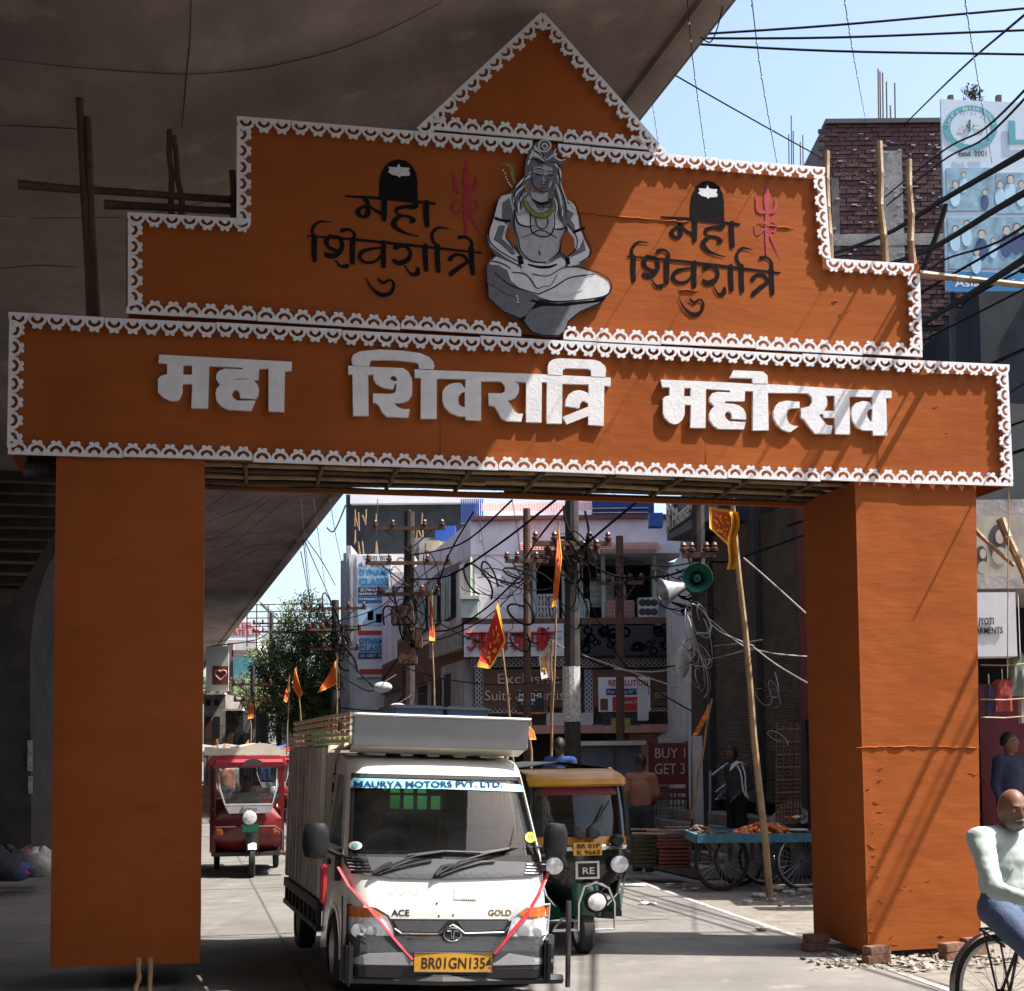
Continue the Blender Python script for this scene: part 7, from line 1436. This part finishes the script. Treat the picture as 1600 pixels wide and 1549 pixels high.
person('truck driver behind the windshield in a dark shirt, hands on the wheel',TWm@V((-.36,1.02,.74)),YAW,dict(SIT),dict(shirt=cloth_m('charcoal_shirt',(.03,.03,.035)),trousers=cloth_m('black_trousers',(.015,.015,.018))),skin2,vox=.022,scale=.93)
person('passenger in a grey shirt leaning at the right side of the truck cab',TWm@V((.4,1.05,.72)),YAW,dict(SIT,wrL=(.1,-.25,.1),wrR=(-.12,-.25,.1)),dict(shirt=cloth_m('mid_grey_shirt',(.12,.12,.13)),trousers=cloth_m('black_trousers',(.015,.015,.018))),skin2,vox=.022,scale=.86)
person('auto rickshaw driver seen dark through the left of its windshield',WM[au.name]@V((-.17,.86,.72)),AY,dict(SIT),dict(shirt=cloth_m('charcoal_shirt',(.03,.03,.035)),trousers=cloth_m('black_trousers',(.015,.015,.018))),skin2,vox=.022,scale=.85)
person('electric rickshaw driver in a blue shirt behind its small windshield',WM[e1.name]@V((-.02,1.0,.76)),R(11),dict(SIT),dict(shirt=cloth_m('blue_shirt',(.03,.05,.12)),trousers=cloth_m('black_trousers',(.015,.015,.018))),skin2,vox=.025,scale=.88)
# ---------- cyclist ----------
# bicycle frame: rides towards the viewer's right and slightly nearer
YC=8.15
bx=P(1556,1180,YC).x; bk=thing('bicycle','old black roadster bicycle ridden in at the right edge','bicycle',(bx,YC,0),rot=(0,0,R(-60)))
WB=WM[bk.name]; r_=.34
def bp_(x,y,z): return V((x,y,z))
def spoked(name,c,par):
    k=M(); rows=[]
    k.tube([c+V((r_*math.cos(a*math.pi/20),0,r_*math.sin(a*math.pi/20))) for a in range(41)],.018,8,caps=False); o=k.build(name,blackrub,par,smooth=True,local=True)
    k=M(); k.tube([c+V(((r_-.025)*math.cos(a*math.pi/20),0,(r_-.025)*math.sin(a*math.pi/20))) for a in range(41)],.011,6,caps=False); k.build('rim',steel,o,smooth=True,local=True)
    k=M(); 
    for i in range(28): a=i*2*math.pi/28; k.tube([c+V((.02*math.cos(a+1),(.025 if i%2 else -.025),.02*math.sin(a+1))),c+V(((r_-.03)*math.cos(a),0,(r_-.03)*math.sin(a)))],.0016,4)
    tag(k.build('spokes',steel,o,local=True),None,None,kind='stuff'); k=M(); k.tube([c+V((0,-.04,0)),c+V((0,.04,0))],.022,10); k.build('hub',darkiron,o,local=True); return o
RC=V((0,0,r_)); FC=V((1.0,0,r_)); BBk=V((.46,0,.3)); ST=V((.12,0,.72)); HT=V((.8,0,.8)); HB_=V((.84,0,.62))
spoked('wheel',RC,bk); spoked('wheel',FC,bk)
fr=M(); 
for a,b,r in ((BBk,ST,.016),(ST-V((0,0,.04)),HT,.015),(BBk,HB_,.017),(HB_,HT+V((0,0,.03)),.018),(BBk,RC+V((0,.04,0)),.01),(BBk,RC+V((0,-.04,0)),.01),(ST-V((0,0,.06)),RC+V((0,.04,0)),.009),(ST-V((0,0,.06)),RC+V((0,-.04,0)),.009),(HB_,FC+V((0,.05,0)),.012),(HB_,FC+V((0,-.05,0)),.012)): fr.tube([a,b],r,8)
fr.build('frame',darkiron,bk,smooth=True,local=True)
k=M(); k.tube([HT+V((0,0,.02)),HT+V((-.02,0,.14)),HT+V((0,-.1,.16)),HT+V((-.05,-.25,.15)),HT+V((-.2,-.3,.14))],.011,8); k.tube([HT+V((-.02,0,.14)),HT+V((0,.1,.16)),HT+V((-.05,.25,.15)),HT+V((-.2,.3,.14))],.011,8); hb2=k.build('handlebar',chrome,bk,smooth=True,local=True)
for s_ in (-1,1): M().tube([HT+V((-.1,s_*.275,.145)),HT+V((-.21,s_*.302,.14))],.017,8).build('grip',blackrub,hb2,local=True)
k=M(); k.lathe([(.06,0),(.055,.03),(.02,.05)],HT+V((.1,-.0,.05)),(1,0,0),14); k.build('headlamp',chrome,bk,smooth=True,local=True)
k=M(); k.sph(ST+V((-.02,0,.07)),.12,8,sc_=(1.1,.75,.35)); k.build('saddle',blackpl,bk,smooth=True,local=True); M().tube([ST,ST+V((-.01,0,.06))],.013,8).build('seat_post',chrome,bk,local=True)
for c in (RC,FC):
    k=M(); k.grid([[c+V(((r_+.04)*math.cos(R(a)),w_,(r_+.04)*math.sin(R(a))-abs(w_)*.2)) for w_ in (-.03,-.015,.015,.03)] for a in range(20,190 if c is RC else 170,8)]); k.build('mudguard',darkiron,bk,smooth=True,local=True)
k=M(); 
for y in (-.06,.06): k.tube([ST+V((-.05,y,-.08)),V((-.1,y,.72)),V((-.1,y,.71))],.008,6); k.tube([V((-.08,y,.72)),V((0,y*.8,.36))],.007,6)
for i in range(5): k.tube([V((-.1+.04*i,-.07,.725)),V((-.1+.04*i,.07,.725))],.006,5)
k.build('carrier',darkiron,bk,local=True)
k=M(); k.lathe([(.1,-.01),(.1,.01)],BBk+V((0,-.06,0)),(0,1,0),24); k.build('chainring',steel,bk,local=True); k=M(); k.box(.0,.5,-.075,-.055,.27,.4); k.build('chain_case',darkiron,bk,local=True,bev=.01)
k=M(); k.bar(BBk+V((0,-.08,0)),BBk+V((.12,-.08,-.12)),.02,.02); k.bar(BBk+V((0,.08,0)),BBk+V((-.12,.08,.12)),.02,.02); k.build('crank',chrome,bk,local=True)
k=M(); k.box(.54,.63,-.19,-.09,.155,.18); k.box(.3,.39,.09,.19,.41,.435); k.build('pedal',blackrub,bk,local=True)
# light: his bag hanging from the handlebar
t=thing('bag','dark bulging bag hung from the bicycle handlebar','bag',WB@V((.78,-.12,.7))); k=M(); k.sph(WB@V((.78,-.14,.8)),.15,8,sc_=(1,.6,1.2)); k.build('bag_body',blackpl,t,smooth=True); M().tube([WB@V((.78,-.14,.95)),WB@V((.82,-.12,1.02))],.01,6).build('strap',blackpl,t)
# rider, sitting on the saddle; own frame faces -y, so turn by +90-24
q=Matrix.Rotation(R(90),3,'Z')
def rc(x,y,z): return (y,-x,z)      # bicycle (x forward, y left) -> person frame (faces -y, x to left)
CJ=dict(pelvis=rc(.04,0,.88),chest=rc(.04,0,1.13),neck=rc(.07,-.01,1.3),head=rc(.12,-.02,1.42),shL=rc(.05,.21,1.25),shR=rc(.05,-.21,1.25),elL=rc(.25,.3,1.0),elR=rc(.23,-.31,.99),wrL=rc(.5,.25,.93),wrR=rc(.5,-.25,.93),haL=rc(.6,.25,.9),haR=rc(.6,-.25,.9),hpL=rc(.06,.1,.85),hpR=rc(.06,-.1,.85),knL=rc(.46,.14,.78),knR=rc(.42,-.14,.6),anL=rc(.34,.14,.46),anR=rc(.38,-.14,.2),ftL=(0,-1,-.1),ftR=(0,-1,-.05))
shirtm=mat('pale_mint_shirt',(.36,.42,.4),.85,var=.04,scale=3,bump=.25,bs=9,st=(1,1,.5))
cy=person('bald bearded man in a pale mint shirt and blue trousers riding the bicycle','' or bk.location,R(-60+90),CJ,dict(shirt=shirtm,trousers=cloth_m('slate_blue_trousers',(.06,.09,.16))),skin,vox=.013,beard=True,bald=True,headrot=(14,0,-18),folds=.022)
# shirt placket, buttons and pocket of the cyclist
Rm=WM[cy.name]
k=M(); pts=[V(CJ['chest'])+V((0,-.2,z)) for z in (.12,.04,-.06,-.16)]
for i,p in enumerate(pts): kk=M(); kk.sph(p+V((.0,.012 if i in (0,3) else 0,0)),.007,5); kk.build('button',whitepaint,cy,local=True)
# ================= CART, CRATES, SIGN BOARD, SMALL THINGS =================
cartb=mat('blue_painted_wood',(.05,.17,.24),.6,var=.3,scale=12,bump=.2,bs=40); wood=mat('old_wood',(.16,.1,.065),.8,var=.4,scale=10,bump=.3,bs=50); jute=mat('jute_sheet',(.2,.14,.1),.9,var=.3,scale=10)
YK=18.6
ct=thing('vegetable_cart','blue wooden handcart with bicycle wheels carrying tomatoes and greens, left of the right pillar','cart',(P(1175,1180,YK).x,YK,0))
x0,x1,_,_=rng(1080,1300,1262,1312,YK); zt=P(1170,1299,YK).z; zt2=P(1170,1313,YK).z
for y in (YK-.55,YK+.6):
    k=M(); k.box(x0,x1,y-.02,y+.02,zt2,zt); k.build('side_plank',cartb,ct,bev=.006)
for x in (x0,x1): k=M(); k.box(x-.02,x+.02,YK-.53,YK+.58,zt2+.002,zt-.002); k.build('end_plank',cartb,ct)
for i in range(7): y=YK-.5+i*.155; k=M(); k.box(x0+.021,x1-.021,y,y+.145,zt2+.02,zt2+.04); k.build('plank',wood,ct)
for x in (x0+.25,x1-.3): k=M(); k.box(x-.03,x+.03,YK-.5,YK+.55,zt2-.08,zt2); k.build('cross_beam',wood,ct)
def cwheel(px,y,r=.36):
    c=V((P(px,1180,YK).x,y,r)); k=M(); k.tube([c+V((r*math.cos(a*math.pi/18),.0,r*math.sin(a*math.pi/18)))+V((0,.15*math.cos(a*math.pi/18),0)) for a in range(37)],.022,8,caps=False); o=k.build('wheel',blackrub,ct,smooth=True)
    k=M(); k.tube([c+V(((r-.03)*math.cos(a*math.pi/18),.15*math.cos(a*math.pi/18),(r-.03)*math.sin(a*math.pi/18))) for a in range(37)],.012,6,caps=False); k.build('rim',rust if px<1200 else steel,o)
    k=M()
    for i in range(24): a=i*2*math.pi/24; k.tube([c,c+V(((r-.03)*math.cos(a),.15*math.cos(a)*.9,(r-.03)*math.sin(a)))],.003,4)
    tag(k.build('spokes',steel,o),None,None,kind='stuff'); k=M(); k.tube([c-V((0,.06,0)),c+V((0,.06,0))],.03,8); k.build('hub',darkiron,o)
cwheel(1118,YK-.35); cwheel(1160,YK+.35); cwheel(1200,YK+.4); cwheel(1240,YK-.4)
for px in (1104,1134,1168,1188,1220): k=M(); x=P(px,1180,YK).x; k.box(x-.02,x+.02,YK-.2,YK-.16,.35,zt2); k.build('strut',rust,ct)
# produce
tom=mat('tomato_red',(.5,.09,.02),.35,var=.3,scale=12); oran=mat('tomato_orange',(.6,.2,.04),.35,var=.2); gre=mat('green_beans',(.09,.17,.03),.6,var=.3); brow=mat('muddy_brown_root',(.14,.09,.06),.8,var=.4)
TM=None
def heap(name,m,label,cat_,group,cx0,cx1,n,r,h,sc_=(1,1,.9),seed=1,y0=-.35,y1=.35):
    rd=random.Random(seed); base=M().sph((0,0,0),r,5,sc_=sc_); first=None; xs0,xs1=P(cx0,1180,YK).x,P(cx1,1180,YK).x; xm=(xs0+xs1)/2
    for i in range(n):
        u=rd.uniform(-1,1); v=rd.uniform(-1,1); x=xm+u*(xs1-xs0)/2; y=YK+(y0+y1)/2+v*(y1-y0)/2; z=zt2+.05+r+max(0,(1-u*u)*(1-v*v))*h*rd.uniform(.75,1)
        mm=m[i%len(m)]
        key=(name,i%len(m))
        if key not in PM: o=base.build(name,mm,None,smooth=True,local=True); PM[key]=o.data
        else: o=bpy.data.objects.new(name,PM[key]); C.objects.link(o)
        o.location=(x,y,z-r); o.rotation_euler=(rd.random()*.5,rd.random()*.5,rd.random()*6); tag(o,label,cat_,group)
PM={}
heap('tomato',[tom,oran],'ripe red and orange tomato in the heap on the right part of the blue cart','tomato','tomatoes heaped on the cart',1146,1240,150,.038,.13,seed=2)
heap('green_vegetable',[gre],'slim green vegetable in the low heap in the middle of the blue cart','vegetable','green vegetables on the cart',1096,1146,70,.035,.04,(2.2,.5,.5),3,-.5,.1)
heap('root_vegetable',[brow],'muddy brown root in the heap at the left end of the blue cart','vegetable','brown roots on the cart',1078,1112,50,.035,.12,(1.6,.8,.8),4,-.2,.5)
t=thing('scale_pan','shiny metal bowl on top of the cart\'s right end beside the tomatoes','bowl',P(1243,1283,YK-.1)); k=M(); k.lathe([(.06,0),(.11,.05),(.15,.07),(.14,.055),(.08,.01),(0,.008)],P(1243,1283,YK-.1),(0,0,1),20); k.build('pan',chrome,t,smooth=True); k=M(); k.lathe([(.12,0),(.13,.02),(.0,.02)],P(1247,1298,YK-.3),(0,0,1),18); k.build('base_dish',whitepaint,t,smooth=True)
sm=mat('stripy_sack',(.3,.22,.2),.8,var=.4,scale=7); k=M(); rows=[]
for j in range(8):
    t_=j/7; rows.append([P(1196+(1262-1196)*i/9,1288-(38*math.sin(min(1,i/6)*math.pi/2))*(1-t_*.8)+t_*6,YK+1.6-.9*t_)+V((0,.03*math.sin(i*2+j),.015*math.sin(i*3))) for i in range(10)])
k.grid(rows); o=k.build('tarpaulin',sm,None,smooth=True); tag(o,'brownish striped sheet sloping over goods behind the tomatoes','tarpaulin')
# wooden tables and crates left of the cart
crr=mat('maroon_crate',(.13,.035,.03),.7,var=.3,scale=8); crg=mat('olive_crate',(.06,.06,.035),.8,var=.3,scale=8)
def crate(label,px0,py0,px1,py1,Y,dep,m,nsl=5):
    a_,b_,c_,d_=rng(px0,py0,px1,py1,Y); c_=max(0,c_); t=thing('crate',label,'crate',((a_+b_)/2,Y+dep/2,c_),0,'crates stacked left of the cart')
    h=(d_-c_)/nsl
    for j in range(nsl):
        for yy in (Y,Y+dep-.02): k=M(); k.box(a_,b_,yy,yy+.018,c_+j*h+.008,c_+(j+1)*h-.008); k.build('slat',m,t)
        for xx in (a_,b_-.018): k=M(); k.box(xx,xx+.018,Y+.02,Y+dep-.022,c_+j*h+.008,c_+(j+1)*h-.008); k.build('slat',m,t)
    for xx in (a_+.02,b_-.05):
        for yy in (Y+.019,Y+dep-.05): k=M(); k.box(xx,xx+.03,yy,yy+.03,c_,d_-.001); k.build('corner_post',m,t)
    k=M(); k.box(a_+.02,b_-.02,Y+.02,Y+dep-.02,c_,c_+.02); k.build('base_board',m,t); return t
crate('upper maroon crate left of the cart, under the loose planks',1027,1304,1080,1326,19.4,.5,crr,4); crate('lower maroon crate standing on the ground left of the cart',1030,1327,1080,1357,19.4,.5,crr,5); crate('tall olive crate between the auto rickshaw and the maroon crates',990,1304,1026,1356,19.6,.5,crg,8)
pw=mat('pinkish_plank',(.32,.2,.16),.8,var=.3,scale=10)
for i,(xa,xb,y,dz,r_z) in enumerate(((988,1040,1302,0,.05),(1010,1085,1298,.02,-.05),(1030,1082,1303,.0,.08),(986,1030,1296,.03,.0),(1040,1078,1293,.045,-.03))):
    a=P(xa,y,19.5+.09*i); b=P(xb,y+r_z*20,19.45+.09*i); k=M(); k.bar(a+V((0,0,.0)),b,.12,.018); o=k.build('plank',pw); tag(o,['front left loose plank on the olive crate','long middle loose plank across the crates','front right loose plank on the maroon crate','rear left loose plank lying highest at left','short rear right plank on top of the pile'][i],'plank','loose planks on the crates')
# paper litter
litm=mat('litter_paper',(.5,.47,.44),.9,var=.3,scale=20); litr=mat('litter_pink',(.45,.16,.13),.9,var=.3)
for i,(px,py) in enumerate(((1008,1353),(1025,1351),(1052,1354),(1070,1352),(1022,1376),(1057,1385),(990,1385),(1080,1390),(1012,1414))):
    g=G(px,py); rd=random.Random(i); k=M(); s=rd.uniform(.05,.12); rows=[[g+V(((u-1.5)*s,(v-1)*s*.7,.006+.035*rd.random())) for u in range(4)] for v in range(3)]; k.grid(rows); o=k.build('litter',litr if i==1 else litm); tag(o,'crumpled pinkish scrap at the foot of the crates' if i==1 else 'crumpled pale scrap of litter on the ground left of the cart','litter','litter left of the cart')
# stones on the ground near the flag pole base
for i,(px,py,s) in enumerate(((1185,1404,.07),(1168,1412,.05),(1212,1392,.08),(1232,1398,.06),(1190,1455,.05),(1258,1396,.07),(1005,1408,.02))):
    g=G(px,py); k=M(); rd=random.Random(i+40); rows=[[g+V((math.sin(math.pi*a/5)*math.cos(b*math.pi/4)*s*1.5*rd.uniform(.8,1.1),math.sin(math.pi*a/5)*math.sin(b*math.pi/4)*s*rd.uniform(.8,1.1),s*.5*(1+math.cos(math.pi*a/5)))) for b in range(8)] for a in range(6)]; k.grid(rows,closed=True); o=k.build('stone',rub,smooth=False); tag(o,['rough stone touching the foot of the leaning flag pole','stone just left of and nearer than the flag pole foot','largest rough stone right of the flag pole','stone farther right under the cart wheel','lone stone on the dusty strip near the road edge line','stone nearest the right pillar under the cart','tiny stone on the road near the auto rickshaw'][i],'stone','stones near the flag pole')
# BUY 1 GET 3 board
YS=23.8
b3=board('sale_board','maroon board lettered BUY 1 GET 3 on a frame right of the man in salmon','sign',1016,1161,1075,1226,YS,signmaroon); wtext('sign_text','BUY 1',cream,b3,1022,1168,1069,1186,YS,-.012,.004); wtext('sign_text','GET 3',cream,b3,1022,1192,1069,1211,YS,-.012,.004)
k=M(); pb(k,1014,1158,1018,1310,YS,-.03,.05); pb(k,1072,1158,1076,1310,YS,-.03,.05); pb(k,1018,1232,1072,1240,YS,-.01,.04); pb(k,1018,1246,1072,1250,YS,-.01,.04); k.build('frame',crr,b3)
def fence_(label,xa,xb,yt,yb,Y,n,m):
    a_,b_,c_,d_=rng(xa,yt,xb,yb,Y); t=thing('iron_fence',label,'fence',((a_+b_)/2,Y,c_))
    for i in range(n):
        u=a_+(b_-a_)*i/(n-1); k=M(); k.box(u-.015,u+.015,Y-.015,Y+.015,c_,d_+(.1*math.sin(math.pi*i/(n-1)))); k.build('bar',m,t)
    for z in (c_+.15,d_-.12): k=M(); k.box(a_,b_,Y-.022,Y+.022,z-.02,z+.02); k.build('rail',m,t)
    return t
fence_('pale spiked fence top showing above the BUY 1 board',1030,1074,1151,1170,24.4,12,whitew); fence_('pale barred fence between the grey post and the steps',1098,1142,1150,1190,24.2,10,whitew); fence_('dark gate below the sale board with pale spikes',1022,1076,1248,1290,24.0,10,grey)
k=M(); k.add([P(1098,1158,24.6),P(1145,1150,24.6),P(1145,1146,25.2),P(1098,1150,25.2)],[(0,1,2,3)]); o=k.build('small_awning',whitew); tag(o,'thin white awning over the fence left of the shutters','awning')
# kiosk and parked goods behind the auto
ki=thing('kiosk','grey blue sheet metal kiosk with a cluttered pale top, behind the auto rickshaw','kiosk',(P(955,1180,24.5).x,24.5,0)); km=mat('grey_blue_sheet',(.12,.14,.18),.6,var=.25,scale=4)
part('walls',km,ki,(908,1166,1003,1300,0,1.6),Y=24.5,bev=.02); part('top_sheet',whitew,ki,(904,1158,1008,1165,-.15,1.8),Y=24.5); part('door_seam',darkiron,ki,(960,1172,961.5,1300,-.01,-.001),Y=24.5)
part('bamboo_mats',bamboo,None,(1215,1130,1252,1290,-.1,.0),Y=20.3) if False else None
bl_=thing('bamboo_blinds','stack of upright bamboo slatted blinds leaning by the shutters beside the pillar','blinds',(P(1232,1180,19.5).x,19.5,.1))
for i in range(8):
    x=1214+i*5.2; M().tube([P(x,1128+(i%3)*4,19.6),P(x-1,1285,19.3)],.014,5).build('stake',bamboo_dark if i%2 else wood,bl_)
for j in range(22):
    y=1140+j*6.6; k=M(); k.bar(P(1213,y,19.28),P(1252,y-1.5,19.28),.012,.022); k.build('slat',bamboo_dark if j%3 else wood,bl_)
# rooftop clutter over the truck: seen as parked vehicles and stalls down the street
def stall(label,px,Y,w_,c1,c2):
    b=foot_at(px,Y); t=thing('market_stall',label,'market stall',b,0,'market stalls down the street')
    k=M(); k.box(-w_/2,w_/2,-.5,.5,.0,.85); k.build('counter',c2,t,local=True)
    k=M(); k.grid([[V((w_*(i/8-.5)*1.2,-.7+1.4*j/4,2.0+.18*j/4-.06*math.sin(i*1.57)**2)) for i in range(9)] for j in range(5)]); k.build('awning',c1,t,local=True)
    for x in (-w_/2,w_/2):
        for y in (-.6,.6): k=M(); k.tube([V((x,y,0)),V((x,y,2.0))],.02,6); k.build('post',bamboo_dark,t,local=True)
awb=mat('blue_awning',(.05,.12,.3),.8,var=.3); awg=mat('grey_awning',(.25,.24,.23),.8,var=.3); awr=mat('red_awning',(.3,.05,.04),.8,var=.3)
stall('street stall with a grey awning at the far left beyond the rickshaws',345,42,2.6,awg,wood); stall('street stall with a blue awning beyond the rickshaws',375,46,2.4,awb,wood); stall('street stall with a red awning at the far bend',412,50,2.6,awr,wood)
for i,(px,Y,c) in enumerate(((352,38,'salmon_shirt'),(366,41,'mid_grey_shirt'),(436,39,'blue_shirt'),(410,44,'bright_blue_cloth'))): 
    person(['small far pedestrian in a salmon shirt by the grey stall','small far pedestrian in grey between two stalls','small far pedestrian in blue beside the truck\'s tail','small far pedestrian wrapped in bright blue by the red stall'][i],'' or foot_at(px,Y),R(20+i*50),pose(),dict(shirt=MATS[c],trousers=MATS['dark_trousers']),skin2,vox=.035)
